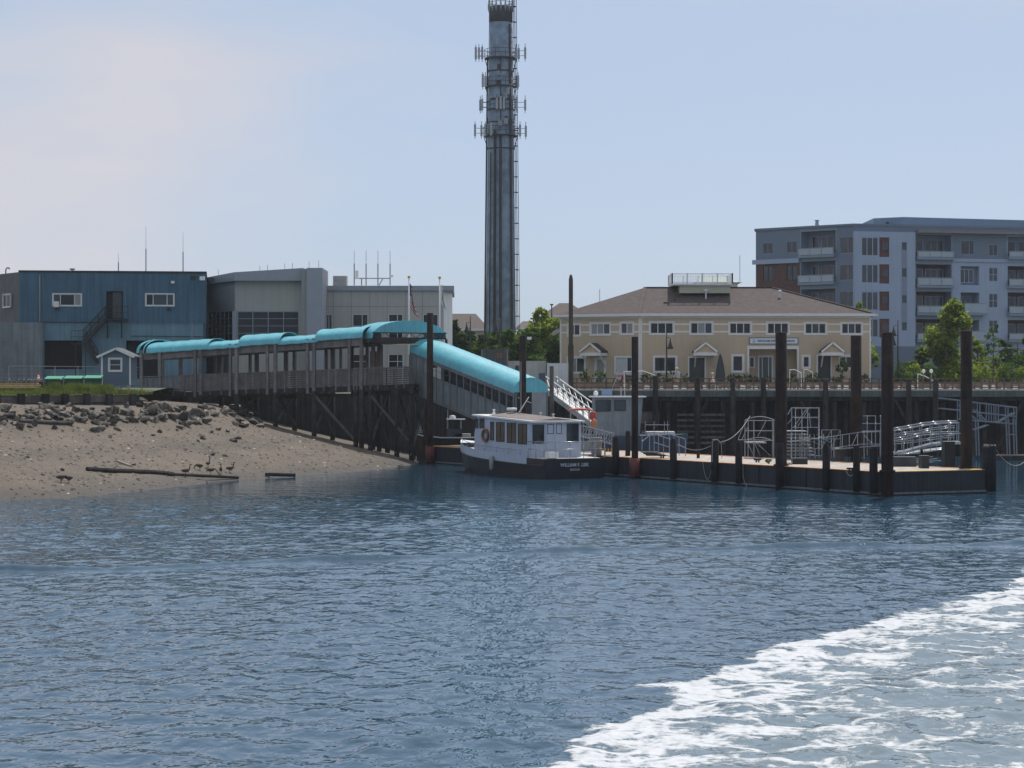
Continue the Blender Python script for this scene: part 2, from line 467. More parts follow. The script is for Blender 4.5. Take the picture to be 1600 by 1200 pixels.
# ---- wharf on piles, right
WF = 178.0
ZD = 5.38
wh = thing('wharf', 'long timber wharf on round piles in front of the yellow house', 'wharf', (22, WF, -1))
x0, x1 = XX(866, WF), 62.0
MB().box(x0, x1, WF, WF+12, ZD-0.14, ZD).build('deck', mat('deck_boards', (0.40, 0.37, 0.33), 0.85, var=0.2, scale=1.5), wh)
m_fasc = mat('fascia_timber', (0.10, 0.115, 0.11), 0.8, var=0.3, scale=1.0, streak=0.25, objvar=0.15)
x = x0
while x < x1:
    xe = min(x + 4.9, x1)
    MB().box(x+.01, xe-.01, WF-0.12, WF+0.1, ZD-0.62, ZD-0.15).build('fascia_beam', m_fasc, wh); x = xe
MB().box(x0, x1, WF+0.35, WF+0.6, ZD-0.95, ZD-0.64).build('cap_beam', m_timberd, wh)
pile0 = None
for row, yo in ((0, 0.45), (1, 2.2)):
    x = x0 + 0.4 + row * 0.7
    while x < x1 - 0.5:
        if pile0 is None:
            pile0 = MB().lathe((x, WF+yo, -1.5), [(0.21, 0), (0.2, 2), (0.18, 5.4), (0.175, 5.9)], 10).build('pile', m_timberd, wh, smooth=True)
        else:
            inst(pile0, wh, Matrix.Translation((x + random.uniform(-.15, .15), WF+yo, -1.5 + random.uniform(-.1, 0)))
                 @ Matrix.Rotation(random.uniform(-.012, .012), 4, 'Y'))
        x += 2.25 if row == 0 else 1.9
for px in (1066, 1128, 1292, 1440, 1560):
    xa = XX(px, WF); s = random.choice((-1, 1))
    MB().bar((xa, WF+0.2, 0.6), (xa + s*2.1, WF+0.2, 4.5), 0.12, 0.2).build('brace', m_timberd, wh)
# slatted fender walls hung between piles
for (pa, pb, ya, yb) in ((1058, 1133, 648, 692), (1000, 1030, 645, 660)):
    for k in range(6):
        yy = ya + (yb - ya) * k / 5
        MB().box(XX(pa, WF), XX(pb, WF), WF-0.05, WF+0.03, ZZ(yy, WF)-.09, ZZ(yy, WF)+.09).build('fender_plank', m_timber, wh)

# taller fender piles standing proud at the wharf face
for i, (px, ytop) in enumerate(((1024, 587), (1090, 590), (1145, 589), (1193, 590), (1290, 593), (1420, 592), (1462, 592))):
    x = XX(px, WF - .35)
    lab = ['dark fender pile at the wharf face, first right of the tall thin steel pile', 'dark fender pile at the wharf face below the second portico',
           'dark fender pile at the wharf face below the square ground floor window', 'dark fender pile at the wharf face just left of the sign',
           'dark fender pile at the wharf face below the right portico', 'dark fender pile at the wharf face between the two nearest steel piles',
           'dark fender pile at the wharf face left of the rightmost steel pile'][i]
    MB().lathe((x, WF-.35, -1.5), [(0.24, 0), (0.23, 4), (0.2, ZZ(ytop, WF)+1.4), (0.17, ZZ(ytop, WF)+1.5)], 10).build(
        'fender_pile', m_timberd, None, True, lab, 'pile', 'fender piles at the wharf face')

# railing of the wharf
ra = thing('wharf_railing', 'brown timber railing with close posts along the wharf edge', 'railing', (22, WF+.3, ZD))
m_rail = mat('brown_rail', (0.15, 0.105, 0.075), 0.8, var=0.3, scale=3, objvar=0.25)
zt = ZZ(591, WF)
x = x0 + 1.2
while x < x1:
    xe = min(x + 3.6, x1)
    MB().box(x, xe-.02, WF+.2, WF+.38, zt-.07, zt).build('top_rail', m_rail, ra)
    MB().box(x, xe-.02, WF+.27, WF+.32, zt-.44, zt-.34).build('mid_rail', m_rail, ra)
    MB().box(x, xe-.02, WF+.27, WF+.32, ZD+.1, ZD+.19).build('bottom_rail', m_rail, ra)
    x = xe
p0 = None; x = x0 + 1.25; k = 0
while x < x1 - .2:
    if p0 is None: p0 = MB().box(x-.055, x+.055, WF+.22, WF+.36, ZD, zt-.072).build('post', m_rail, ra)
    else: inst(p0, ra, Matrix.Translation((x, WF+.29, ZD)))
    x += 0.6
# ---- water -----------------------------------------------------------------
xs = np.concatenate([np.arange(-400, -90, 20.0), np.arange(-90, -48, 1.5), np.arange(-48, -24, 0.4), np.arange(-24, 24, 0.105), np.arange(24, 48, 0.4), np.arange(48, 90, 1.5), np.arange(90, 401, 20.0)])
ys = list(np.arange(-300, 10, 10.0)) + list(np.arange(10, 28, 1.0)); yv = 28.0
while yv < 200: ys.append(yv); yv += 0.115 + max(0, yv - 45) * 0.0022 + max(0, yv - 95) * 0.006
ys = np.array(ys)
WX, WYg = np.meshgrid(xs, ys)
shel = np.clip((WYg - 106) / 18, 0, 1); shel = shel*shel*(3-2*shel)
amp = 1.0 - 0.94 * shel
rw = np.random.default_rng(3)
WZ = np.zeros_like(WX)
for k in range(46):
    lam = 0.62 * (2.4 / 0.62) ** rw.random()
    th = math.radians(255 + rw.normal(0, 34)); kk = 2*math.pi/lam
    a = 0.0011 * lam ** 0.9
    WZ += a * np.sin(kk * (WX*math.cos(th) + WYg*math.sin(th)) + rw.uniform(0, 6.28))
grp = 0.75 + 0.55 * vnoise(WX, WYg, 6.0, 9) + 0.3 * vnoise(WX, WYg, 17.0, 10)
WZ *= amp * np.clip(grp, 0.1, 2)
def rip(sx, sy, deg, seed):
    c_, s_ = math.cos(math.radians(deg)), math.sin(math.radians(deg))
    return vnoise((WX*c_ + WYg*s_)/sx, (-WX*s_ + WYg*c_)/sy, 1.0, seed)
gust = np.clip(1 + 0.40*vnoise(WX, WYg, 9.0, 51) + 0.35*vnoise(WX, WYg*.6, 23.0, 52), .35, 1.7)
far_ = np.clip((WYg - 72) / 30, 0, 1)
WZ += (1 - 0.88*shel) * (1 - .5*far_) * .88 * gust * (0.026*rip(.58, .90, 21, 61) + 0.022*rip(.47, .68, -17, 62) + 0.017*rip(.30, .42, 8, 63) + 0.013*rip(.25, .34, -33, 64))
# long low wave rolling in from an earlier wake, and the train of ripples before it
ridge = 68.4 + 0.345 * (WX + 16) + 0.9*np.sin(WX*.21+1) + .35*np.sin(WX*.63)
dm = WYg - ridge
modu = 0.6 + 0.4*np.sin(WX*0.75 + 0.6*np.sin(WX*.37)) + .25*vnoise(WX, WYg*0, 1.6, 12)
WZ += 0.20 * np.clip(modu, 0.45, 1.2) * np.exp(-(dm/np.where(dm < 0, 0.30, 0.6))**2)
WZ += 0.02 * vnoise(WX, WYg, 0.22, 71) * np.exp(-(dm/0.8)**2)
ridge2 = 81.5 + 0.55*(WX+18) + 0.8*np.sin(WX*.3)
for q in range(4):
    WZ += 0.035 * np.exp(-((WYg - ridge2 - q*1.7)/0.45)**2) * (0.7+0.5*vnoise(WX, WYg, 2.2, 20+q))
# edge of the ferry's own wake, lower right
wk = np.array([(-6.0, 12.0), (-2.2, 26.0), (0.5, 33.5), (1.0, 36.0), (2.0, 39.0), (2.7, 41.5), (4.4, 45.8), (5.6, 49.0), (8.6, 53.2), (11.0, 57.5), (13.2, 61.0), (16.0, 67.8), (24, 84), (60, 150)])
wx_edge = np.interp(WYg, wk[:,1], wk[:,0])
dist = (WX - wx_edge) * 0.86 + 0.55*vnoise(WX, WYg, 1.7, 30) + 0.3*vnoise(WX, WYg, 0.6, 31)
dens = np.interp(dist, [-0.3, 0.0, 0.45, 1.5, 3.5, 7, 14, 30], [0.0, 0.28, 0.70, 0.57, 0.41, 0.36, 0.39, 0.36])
dens = np.where(WYg > 86, 0, dens)
WZ += np.clip(dist, 0, 1) * (WYg < 86) * (0.045*vnoise(WX, WYg, 0.8, 33) + 0.05*vnoise(WX, WYg, 2.3, 34))
air = np.clip(dist / 2.5, 0, 1) * (WYg < 86)
WZ *= np.clip((400 - np.abs(WX))/100, 0, 1)

m_water = bpy.data.materials.new('harbour_water'); m_water.use_nodes = True
n, l = m_water.node_tree.nodes, m_water.node_tree.links
b = n['Principled BSDF']
geo = n.new('ShaderNodeNewGeometry')
def attr(nm):
    a_ = n.new('ShaderNodeAttribute'); a_.attribute_name = nm; return a_.outputs['Fac']
def mth(op, a_, b_):
    q = n.new('ShaderNodeMath'); q.operation = op
    for i, v in enumerate((a_, b_)):
        if isinstance(v, (int, float)): q.inputs[i].default_value = v
        else: l.new(v, q.inputs[i])
    return q.outputs[0]
f_at, a_at, s_at = attr('foam'), attr('aerated'), attr('chop')
big = mrange(tnoise(0.75, 7, 0.62), 0.30, 0.70, 0, 1)
fine = mrange(tnoise(5.0, 4, 0.6), 0.30, 0.70, 0, 1)
# lacy network of foam
wob = n.new('ShaderNodeTexNoise'); wob.inputs['Scale'].default_value = 0.9; wob.inputs['Detail'].default_value = 4
l.new(geo.outputs['Position'], wob.inputs['Vector'])
va = n.new('ShaderNodeVectorMath'); va.operation = 'MULTIPLY_ADD'
l.new(wob.outputs['Color'], va.inputs[0]); va.inputs[1].default_value = (1.9, 1.9, 0); l.new(geo.outputs['Position'], va.inputs[2])
mpv = n.new('ShaderNodeMapping'); mpv.inputs['Rotation'].default_value = (0, 0, math.radians(-28)); mpv.inputs['Scale'].default_value = (0.62, 0.9, 0.0)
l.new(va.outputs['Vector'], mpv.inputs['Vector'])
vo = n.new('ShaderNodeTexVoronoi'); vo.feature = 'DISTANCE_TO_EDGE'; vo.inputs['Scale'].default_value = 1.0
l.new(mpv.outputs['Vector'], vo.inputs['Vector'])
lace = mrange(vo.outputs['Distance'], 0.0, 0.22, 1, 0)
v = mth('ADD', mth('MULTIPLY', big, 0.42), mth('ADD', mth('MULTIPLY', lace, 0.30), mth('MULTIPLY', fine, 0.28)))
thr = mth('SUBTRACT', 1.0, f_at)
foam = mth('MULTIPLY', mrange(mth('SUBTRACT', v, thr), -0.09, 0.17, 0, 0.95, True), mrange(f_at, 0.02, 0.3, 0, 1))
foam = mth('MULTIPLY', foam, mrange(fine, 0.1, 0.6, 0.72, 1.0))
wcol = mixc(a_at, (0.022, 0.066, 0.108), (0.15, 0.20, 0.225))
wcol = mixc(foam, wcol, (0.62, 0.64, 0.66))
l.new(wcol, b.inputs['Base Color'])
l.new(mrange(foam, 0, 1, 0.055, 0.75), b.inputs['Roughness'])
b.inputs['IOR'].default_value = 1.333
b.inputs['Specular IOR Level'].default_value = 0.5
# small ripples: wind chop offshore, long flat ripples in the lee of the barge
m1 = n.new('ShaderNodeMapping'); m1.inputs['Rotation'].default_value = (0, 0, math.radians(14)); m1.inputs['Scale'].default_value = (1.75, 1.0, 1)
l.new(geo.outputs['Position'], m1.inputs['Vector'])
n1 = n.new('ShaderNodeTexNoise'); n1.inputs['Scale'].default_value = 1.45; n1.inputs['Detail'].default_value = 2; n1.inputs['Roughness'].default_value = 0.45
n1.inputs['Distortion'].default_value = 0.4; l.new(m1.outputs['Vector'], n1.inputs['Vector'])
m2 = n.new('ShaderNodeMapping'); m2.inputs['Rotation'].default_value = (0, 0, math.radians(-6)); m2.inputs['Scale'].default_value = (0.16, 0.8, 1)
l.new(geo.outputs['Position'], m2.inputs['Vector'])
n2 = n.new('ShaderNodeTexNoise'); n2.inputs['Scale'].default_value = 1.2; n2.inputs['Detail'].default_value = 4; n2.inputs['Roughness'].default_value = 0.5
l.new(m2.outputs['Vector'], n2.inputs['Vector'])
hgt = mth('ADD', mth('MULTIPLY', mth('MULTIPLY', n1.outputs['Fac'], s_at), 0.05), mth('MULTIPLY', n2.outputs['Fac'], 0.034))
n3 = n.new('ShaderNodeTexNoise'); n3.inputs['Scale'].default_value = 4.2; n3.inputs['Detail'].default_value = 1; n3.inputs['Roughness'].default_value = 0.5
l.new(m1.outputs['Vector'], n3.inputs['Vector'])
hgt = mth('ADD', hgt, mth('MULTIPLY', mth('MULTIPLY', n3.outputs['Fac'], s_at), 0.012))
hgt = mth('ADD', hgt, mth('MULTIPLY', foam, 0.03))
bp = n.new('ShaderNodeBump'); bp.inputs['Strength'].default_value = 1.0; bp.inputs['Distance'].default_value = 1.0
l.new(hgt, bp.inputs['Height']); l.new(bp.outputs['Normal'], b.inputs['Normal'])
grid_mesh('water', WX, WYg, WZ, m_water, attrs={'foam': dens, 'aerated': air, 'chop': 0.12 + 0.88*(1-shel)*(1 + 0.40*vnoise(WX, WYg, 9.0, 51) + 0.35*vnoise(WX, WYg*.6, 23.0, 52))})
# ================================================================== BARGE AND WHAT STANDS ON IT
BZ = 1.22
C0 = gnd(1380, 738, BZ); L0 = gnd(665, 697, BZ)
bf = Fr((L0.x, L0.y), (C0.x, C0.y))         # u from the far left end to the near right corner, v across the deck
BL, BWD = bf.L, 6.9
def on_deck(px, py): return bf_inv(gnd(px, py, BZ))
def bf_inv(p):
    q = Vector((p.x, p.y)) - bf.A
    return q.dot(bf.ex), q.dot(bf.ey)
def edge_u(px, v=0.0): return bf.uz(px, 700, v)[0]
m_hull = mat('navy_steel', (0.018, 0.024, 0.035), 0.55, spec=.25, var=0.35, scale=0.7, streak=0.35, bump=0.15, bscale=3)
m_deckc = mat('barge_deck_paint', (0.46, 0.42, 0.38), 0.85, var=0.22, scale=1.1, col2=(0.33, 0.29, 0.25))
m_orange = mat('orange_edge_paint', (0.62, 0.25, 0.05), 0.6, var=0.25, scale=2)
m_yellow = mat('yellow_paint', (0.65, 0.42, 0.06), 0.6, var=0.2)
bg = thing('barge', 'long dark blue steel barge with pale deck and orange edge moored below the wharf', 'barge', tuple(bf.p(BL/2, BWD/2, -0.6)))
MB(bf).box(0, BL, 0, BWD, -0.6, BZ-0.005).build('hull', m_hull, bg)
MB(bf).box(0.32, BL-0.32, 0.32, BWD-0.32, BZ-0.004, BZ+0.012).build('deck', m_deckc, bg)
e = MB(bf); e.box(0, BL, -0.02, 0.3, BZ-0.004, BZ+0.03); e.box(0, BL, BWD-0.3, BWD+.02, BZ-0.004, BZ+0.03)
e.build('side_edge', m_orange, bg)
e = MB(bf); e.box(BL-0.3, BL+0.02, 0.302, BWD-0.302, BZ-0.004, BZ+0.032); e.box(-0.02, 0.3, 0.302, BWD-0.302, BZ-0.004, BZ+0.032)
e.build('end_edge', m_yellow, bg)
MB(bf).box(-0.01, BL+0.05, -0.06, 0.0, 0.06, 0.16).build('rubbing_strake', mat('scuffed_strake', (0.13, 0.14, 0.15), 0.7, var=0.4, scale=3), bg)
MB(bf).box(BL, BL+0.06, 0.0, BWD, 0.06, 0.16).build('rubbing_strake', MATS['scuffed_strake'], bg)
for k in range(12):
    u = BL * (k + 0.5) / 12
    MB(bf).box(u-.05, u+.05, -0.05, 0.0, 0.2, BZ-0.02).build('hull_rib', m_hull, bg)

# timber and rubber fender posts along the barge edge (pixel x, top y, width px)
m_post = mat('tarred_post', (0.020, 0.020, 0.024), 0.7, spec=.15, var=0.5, scale=2, streak=0.3, bump=0.25)
posts = [(965, 683, 11, 'black fender post on the barge edge beside the stern of the white boat', 0.0),
         (981, 674, 8, 'black mooring post on the barge deck just left of the thin steel pile', 1.6),
         (1055, 686, 11, 'black fender post on the barge edge beside the sloping handrails', 0.0),
         (1091, 692, 5, 'small thin bollard in the open middle of the barge deck', 3.2),
         (1120, 687, 12, 'black fender post with white rope looped over its top', 0.0),
         (1157, 690, 11, 'black fender post left of the low arched pipe frame', 0.0),
         (1222, 692, 13, 'black fender post in front of the leftmost broad steel pile', -0.2),
         (1294, 695, 12, 'black fender post right of the tall pipe frame', 0.0),
         (1341, 697, 11, 'black fender post below the brown steel pile at the back', 0.0),
         (1368, 699, 13, 'black fender post at the near corner touching the corner steel pile', -0.2)]
m_fend = mat('fender_timber_dark', (0.02, 0.021, 0.025), 0.8, var=0.4)
for px, yt, wpx, lab, v in posts:
    u = edge_u(px, v); P = bf.p(u, v, 0); r = wpx / 2 / (F / P.y)
    zt_ = ZZ(yt, P.y)
    o = thing('fender_post', lab, 'post', (P.x, P.y, 0), 0, 'black posts along the barge')
    z0 = 0.12 if v <= 0 else BZ
    q = bf.p(u, v - (r * 0.6 if v <= 0 else 0), 0)
    MB().lathe((q.x, q.y, z0), [(r, 0), (r*1.02, (zt_-z0)*.5), (r*.97, zt_-z0-.08), (r*.7, zt_-z0)], 12).build('post', m_post, o, True)
    MB().lathe((q.x, q.y, zt_-.02), [(r*.75, 0), (r*.75, .05)], 12).build('cap', m_grey if 'rope' in lab else m_post, o, True)
# post group at the far right corner
P = bf.p(BL - .2, BWD - .1, 0); q = at(1546, 700, P.y)
o = thing('fender_post', 'thick black fender post cluster at the right end of the barge', 'post', (q.x, q.y, 0), 0, 'black posts along the barge')
for dx in (-.17, .12):
    MB().lathe((q.x+dx, q.y, 0.05), [(.24, 0), (.24, ZZ(698, q.y)-.1), (.18, ZZ(698, q.y)+random.uniform(-.1, .1))], 12).build('post', m_post, o, True)
mbk = MB()
for k in range(14):
    a = k/13*6.28*1.6; mbk.tube((q.x+.3*math.cos(a), q.y-.1+.3*math.sin(a), ZZ(697, q.y)+.02*k/3), (q.x+.3*math.cos(a+.48), q.y-.1+.3*math.sin(a+.48), ZZ(697, q.y)+.02*(k+1)/3), .03)
mbk.build('rope_coil', mat('old_rope', (.42, .38, .28), .9, var=.2), o)

# tall steel piles (pixel x, top y, width px, distance)
for px, yt, wpx, Y, lab, z0 in (
        (1220.5, 519, 18, bf.p(edge_u(1220), 0.4, 0).y, 'broad dark steel pile through the barge in front of the house sign', -1.5),
        (1337.5, 524, 17, 131.5, 'rust brown steel pile behind the barge at the right end of the yellow house', -1.5),
        (1386.5, 519, 19, bf.p(edge_u(1386), 0.55, 0).y, 'broad dark steel pile at the near corner of the barge', -1.5),
        (1510, 517, 18, 118.3, 'rightmost dark steel pile at the far right end of the barge', -1.5),
        (992, 526, 10.5, bf.p(edge_u(992, -.35), -.35, 0).y, 'thin dark steel pile in front of the barge right of the white boat', -1.5),
        (672, 489, 10, bf.p(edge_u(672, -.4), -.4, 0).y, 'tallest thin steel pile at the far left end of the barge below the arched canopy', -1.5),
        (817, 524, 10.5, bf.p(edge_u(817, -.4), -.4, 0).y, 'thin dark steel pile behind the white boat at the foot of the gangway', -1.5),
        (862, 572, 7, 168.0, 'short grey weathered pile at the top of the open aluminium gangway', -1.5)):
    P = at(px, yt, Y); r = wpx / 2 / (F / Y)
    o = thing('steel_pile', lab, 'pile', (P.x, P.y, z0), 0, 'mooring piles')
    mt = m_timber if 'weathered' in lab else m_rust
    MB().lathe((P.x, P.y, z0), [(r, 0), (r, (P.z-z0)*.5), (r, P.z-z0-.02), (r*.86, P.z-z0), (r*.84, P.z-z0-.05)], 20).build('shaft', mt, o, True)
    if px in (992, 672):
        MB().lathe((P.x, P.y, 0.1), [(r+.13, 0), (r+.13, 1.15)], 12).build('sleeve', mat('red_lead_sleeve', (0.14, 0.035, 0.03), .7, var=.3, streak=.3), o, True)
    elif 'weathered' not in lab:
        MB().lathe((P.x, P.y, BZ), [(r+.10, 0), (r+.10, .12)], 14).build('collar', m_rust, o, True)
# lamp on the pile behind the boat
P = at(824, 524, bf.p(edge_u(817, -.4), -.4, 0).y)
MB().box(P.x-.02, P.x+.28, P.y-.1, P.y+.1, P.z-.28, P.z-.1).build('flood_light', m_whitepaint, None, False, 'small white floodlight on top of the thin pile behind the white boat', 'light')
# old wooden spar pile
P = at(892, 429, 176.6)
o = thing('timber_pile', 'tall old wooden pile with rounded tip in front of the left wing of the house', 'pile', (P.x, P.y, -1.5))
MB().lathe((P.x, P.y, -1.5), [(.24, 0), (.2, 7), (.2, 8.9), (.235, 9.2), (.235, 10.3), (.18, 10.6), (.17, P.z+1.1), (.1, P.z+1.45), (.03, P.z+1.5)], 12).build('shaft', mat('spar', (.075, .055, .045), .8, var=.35, streak=.3), o, True)

# ---- rope hanging from the posts
def catenary(p, q, sag, k=10):
    return [Vector(p).lerp(Vector(q), i/k) - Vector((0, 0, sag*4*(i/k)*(1-i/k))) for i in range(k+1)]
m_rope = mat('pale_rope', (0.30, 0.30, 0.29), .9, var=.15)
def rope(pts, lab, r=.02):
    mb = MB(); mb.path(pts, r, 5); mb.build('rope', m_rope, None, False, lab, 'rope', 'mooring ropes')
q = lambda px, py, v=-.08: (lambda u: bf.p(u[0], v, u[1]))(bf.uz(px, py, v))
rope(catenary(q(1098, 722), q(1113, 722), 1.0) , 'white rope hanging in a loop on the barge side left of the rope topped post')
rope([q(1113, 722, -.4), q(1113, 690, -.4), q(1120, 686, -.4), q(1127, 692, -.4), q(1128, 716, -.4)], 'white rope looped over the top of the fender post')
rope([q(1161, 724), q(1161, 745), q(1164, 755), q(1169, 763)], 'white rope trailing down the barge side into the water')
rope(catenary(q(1322, 736), q(1335, 738), .22), 'short rope loop on the barge side under the ramp')
rope(catenary(at(1127, 690, 127), at(1172, 650, 134), .35), 'slack rope from the rope topped post up to the arched frame')
rope(catenary(at(1060, 694, 131), at(1115, 694, 127), .35), 'slack rope between two fender posts over the barge deck')
rope(catenary(at(1556, 702, 118), at(1600, 722, 140), .5), 'slack rope from the right end of the barge to the float beyond')

# ---- aluminium frames and ramps
def frame_thing(name, lab, cat, base): return thing(name, lab, cat, base, 0, 'aluminium gangway gear on the barge')
TR = .028
def pipes(t, segs, name='rail', r=TR, m=None):
    for a, b_ in segs: MB().tube(a, b_, r, r, 6).build(name, m or m_alu, t)
# (a) low arched frame
Y1 = 134.0; Y2 = 136.2
t = frame_thing('boarding_stand', 'low aluminium pipe frame with arched top on the barge deck', 'frame', tuple(at(1187, 717, Y1)))
g = lambda px, py, Y=Y1: at(px, py, Y)
for px in (1164, 1178, 1209): pipes(t, [(g(px, 718), g(px, 657))], 'post')
for px in (1169, 1207): pipes(t, [(g(px, 716, Y2), g(px, 657, Y2))], 'post')
pipes(t, [(g(1164, 657), g(1210, 657)), (g(1164, 673), g(1209, 673)), (g(1153, 687), g(1209, 688)), (g(1169, 657, Y2), g(1207, 657, Y2)), (g(1169, 673, Y2), g(1207, 673, Y2))])
for Yk in (Y1, Y2):
    pts_ = [g(1164 + 46*i/10, 656 - 5.2*math.sin(math.pi*i/10), Yk) for i in range(11)]
    MB().path(pts_, TR).build('arch', m_alu, t)
    pts_ = [g(1168 + 36*i/8, 687 - 3.5*math.sin(math.pi*i/8), Yk) for i in range(9)]
    MB().path(pts_, TR).build('arch', m_alu, t)
pipes(t, [(g(1153, 687), g(1165, 658)), (g(1159, 687), g(1168, 668)), (g(1167, 690), g(1178, 712)), (g(1182, 692), g(1204, 712)), (g(1184, 682, Y2), g(1197, 658, Y2)), (g(1188, 712), g(1178, 690))], 'brace', .025)
MB().box(g(1168, 690).x, g(1198, 690).x, Y1+.1, Y2-.1, g(0, 693).z, g(0, 691).z).build('platform', m_grey, t)
# (b) tall frame with steps
Y1, Y2 = 132.0, 134.0
t = frame_thing('boarding_stand', 'tall aluminium pipe frame with steps beside the leftmost broad steel pile', 'frame', tuple(at(1257, 716, Y1)))
for px in (1237, 1253, 1280): pipes(t, [(g(px, 717, Y1), g(px, 637, Y1))], 'post')
for px in (1243, 1262, 1279): pipes(t, [(g(px, 715, Y2), g(px, 638, Y2))], 'post')
pipes(t, [(g(1237, y, Y1), g(1280, y, Y1)) for y in (637, 652, 668)] + [(g(1243, y, Y2), g(1279, y, Y2)) for y in (638, 653)])
pipes(t, [(g(1237, 637, Y1), g(1243, 638, Y2)), (g(1280, 637, Y1), g(1279, 638, Y2)), (g(1231, 648, Y1), g(1237, 637, Y1)), (g(1231, 662, Y1), g(1237, 655, Y1))])
pipes(t, [(g(1240, 668, Y1), g(1261, 638, Y1)), (g(1247, 666, Y2), g(1264, 638, Y2)), (g(1264, 645, Y1), g(1267, 668, Y1))], 'brace', .025)
for k in range(8):
    yy = 674 + k * 5.3
    MB().box(g(1231, yy, Y1).x, g(1262 + k*1.6, yy, Y1).x, Y1+.15, Y2-.15, g(0, yy, Y1).z-.025, g(0, yy, Y1).z+.025).build('tread', m_grey, t)
for px in (1236, 1243, 1250, 1257, 1265, 1272, 1287): pipes(t, [(g(px, 716, Y1-.2), g(px, 678, Y1-.2))], 'baluster', .018)
# (c) inclined ramp with handrails
Y1, Y2 = 128.5, 130.3
t = frame_thing('boarding_ramp', 'aluminium ramp with double handrails sloping behind the two right hand fender posts', 'ramp', tuple(at(1330, 712, Y1)))
for Yk in (Y1, Y2):
    pipes(t, [(g(1230, 690, Yk), g(1300, 682, Yk)), (g(1300, 682, Yk), g(1347, 675, Yk)), (g(1347, 675, Yk), g(1378, 674, Yk)), (g(1300, 700, Yk), g(1347, 694, Yk)), (g(1347, 694, Yk), g(1378, 694, Yk))])
    for px, ya, yb in ((1303, 681, 714), (1316, 680, 702), (1327, 678, 702), (1340, 676, 697), (1350, 675, 716), (1362, 675, 716), (1375, 674, 716)):
        pipes(t, [(g(px, ya, Yk), g(px, yb, Yk))], 'post', .026)
pipes(t, [(g(1331, 697, Y1), g(1340, 677, Y1)), (g(1350, 680, Y1), g(1362, 693, Y1))], 'brace', .025)
MB().hexa([g(1300, 703, Y1), g(1378, 697, Y1), g(1378, 697, Y2), g(1300, 703, Y2), g(1300, 701, Y1), g(1378, 695, Y1), g(1378, 695, Y2), g(1300, 701, Y2)]).build('walkway', m_grey, t)
MB().hexa([g(1347, 676, Y1-.02), g(1378, 675, Y1-.02), g(1378, 675, Y1+.1), g(1347, 676, Y1+.1), g(1347, 673, Y1-.02), g(1378, 672.5, Y1-.02), g(1378, 672.5, Y1+.1), g(1347, 673, Y1+.1)]).build('top_beam', m_alu, t)
# the handrails that fan out in front of the tall frame
Y1 = 127.5
t = frame_thing('hand_rails', 'bundle of loose aluminium handrails leaning in front of the tall pipe frame', 'handrail', tuple(at(1270, 722, Y1)))
pipes(t, [(g(1231, 680), g(1270, 700)), (g(1258, 679), g(1287, 692)), (g(1263, 688), g(1288, 697)), (g(1276, 679), g(1300, 693)), (g(1231, 705), g(1260, 702)), (g(1260, 702), g(1290, 700)), (g(1262, 712), g(1288, 712))])
pipes(t, [(g(px, 701), g(px, 724)) for px in (1259, 1274, 1287)], 'post')
# (d) ladder frame at the back
Y1, Y2 = 134.5, 135.3
t = frame_thing('ladder_stand', 'square aluminium ladder frame standing between the brown and the corner steel piles', 'frame', tuple(at(1362, 712, Y1)))
for px in (1355, 1368, 1376): pipes(t, [(g(px, 712, Y1), g(px, 649, Y1))], 'post', .03)
pipes(t, [(g(1348, 650), g(1369, 650)), (g(1347, 662), g(1378, 662)), (g(1374, 650), g(1380, 650))], 'rung', .03)
# (e) curved gangway with glinting rails
t = frame_thing('curved_gangway', 'curved aluminium gangway with bright glinting rails between the two right hand steel piles', 'gangway', tuple(at(1448, 716, 128)))
cur = lambda pts, Y: [at(x, y, Y) for x, y in pts]
for Yk, dx, dy in ((126.5, 0, 1), (128.6, -3, -2)):
    for pts_, r, nm in (([(1396, 672), (1412, 669.5), (1430, 666), (1450, 662.5), (1472, 660.5), (1499, 660)], .05, 'top_rail'),
                    ([(1396, 688), (1420, 684), (1442, 679), (1470, 677), (1501, 676.5)], .04, 'mid_rail')):
        MB().path(cur([(x+dx, y+dy) for x, y in pts_], Yk), r, 8).build(nm, m_alu, t, True)
    for x in (1398, 1412, 1426, 1440, 1456, 1470, 1485, 1498):
        k = (x-1396)/104
        MB().tube(at(x+dx, 672-12*k**.8+dy, Yk), at(x+dx, 706-14*k+dy, Yk), .028).build('post', m_alu, t)
top_ = [(1396, 707), (1416, 704.5), (1436, 699), (1456, 693.5), (1478, 691), (1501, 690.5)]
mb = MB(); rows = [[at(x, y, 126.5) for x, y in top_], [at(x-3, y-2, 128.6) for x, y in top_]]
mb.sheet(rows); mb.sheet([[p - Vector((0, 0, .14)) for p in r] for r in rows]); mb.sheet([rows[0], [p - Vector((0, 0, .14)) for p in rows[0]]]); mb.sheet([rows[1], [p - Vector((0, 0, .14)) for p in rows[1]]])
mb.build('walkway', m_alu, t, True)
for x in (1400, 1440, 1478):
    MB().bar(at(x, 702, 127.5), at(x, 722, 127.5), .14).build('support', m_timberd, t)
t = frame_thing('stacked_gangway', 'second aluminium gangway stacked low behind the curved one', 'gangway', tuple(at(1440, 712, 131)))
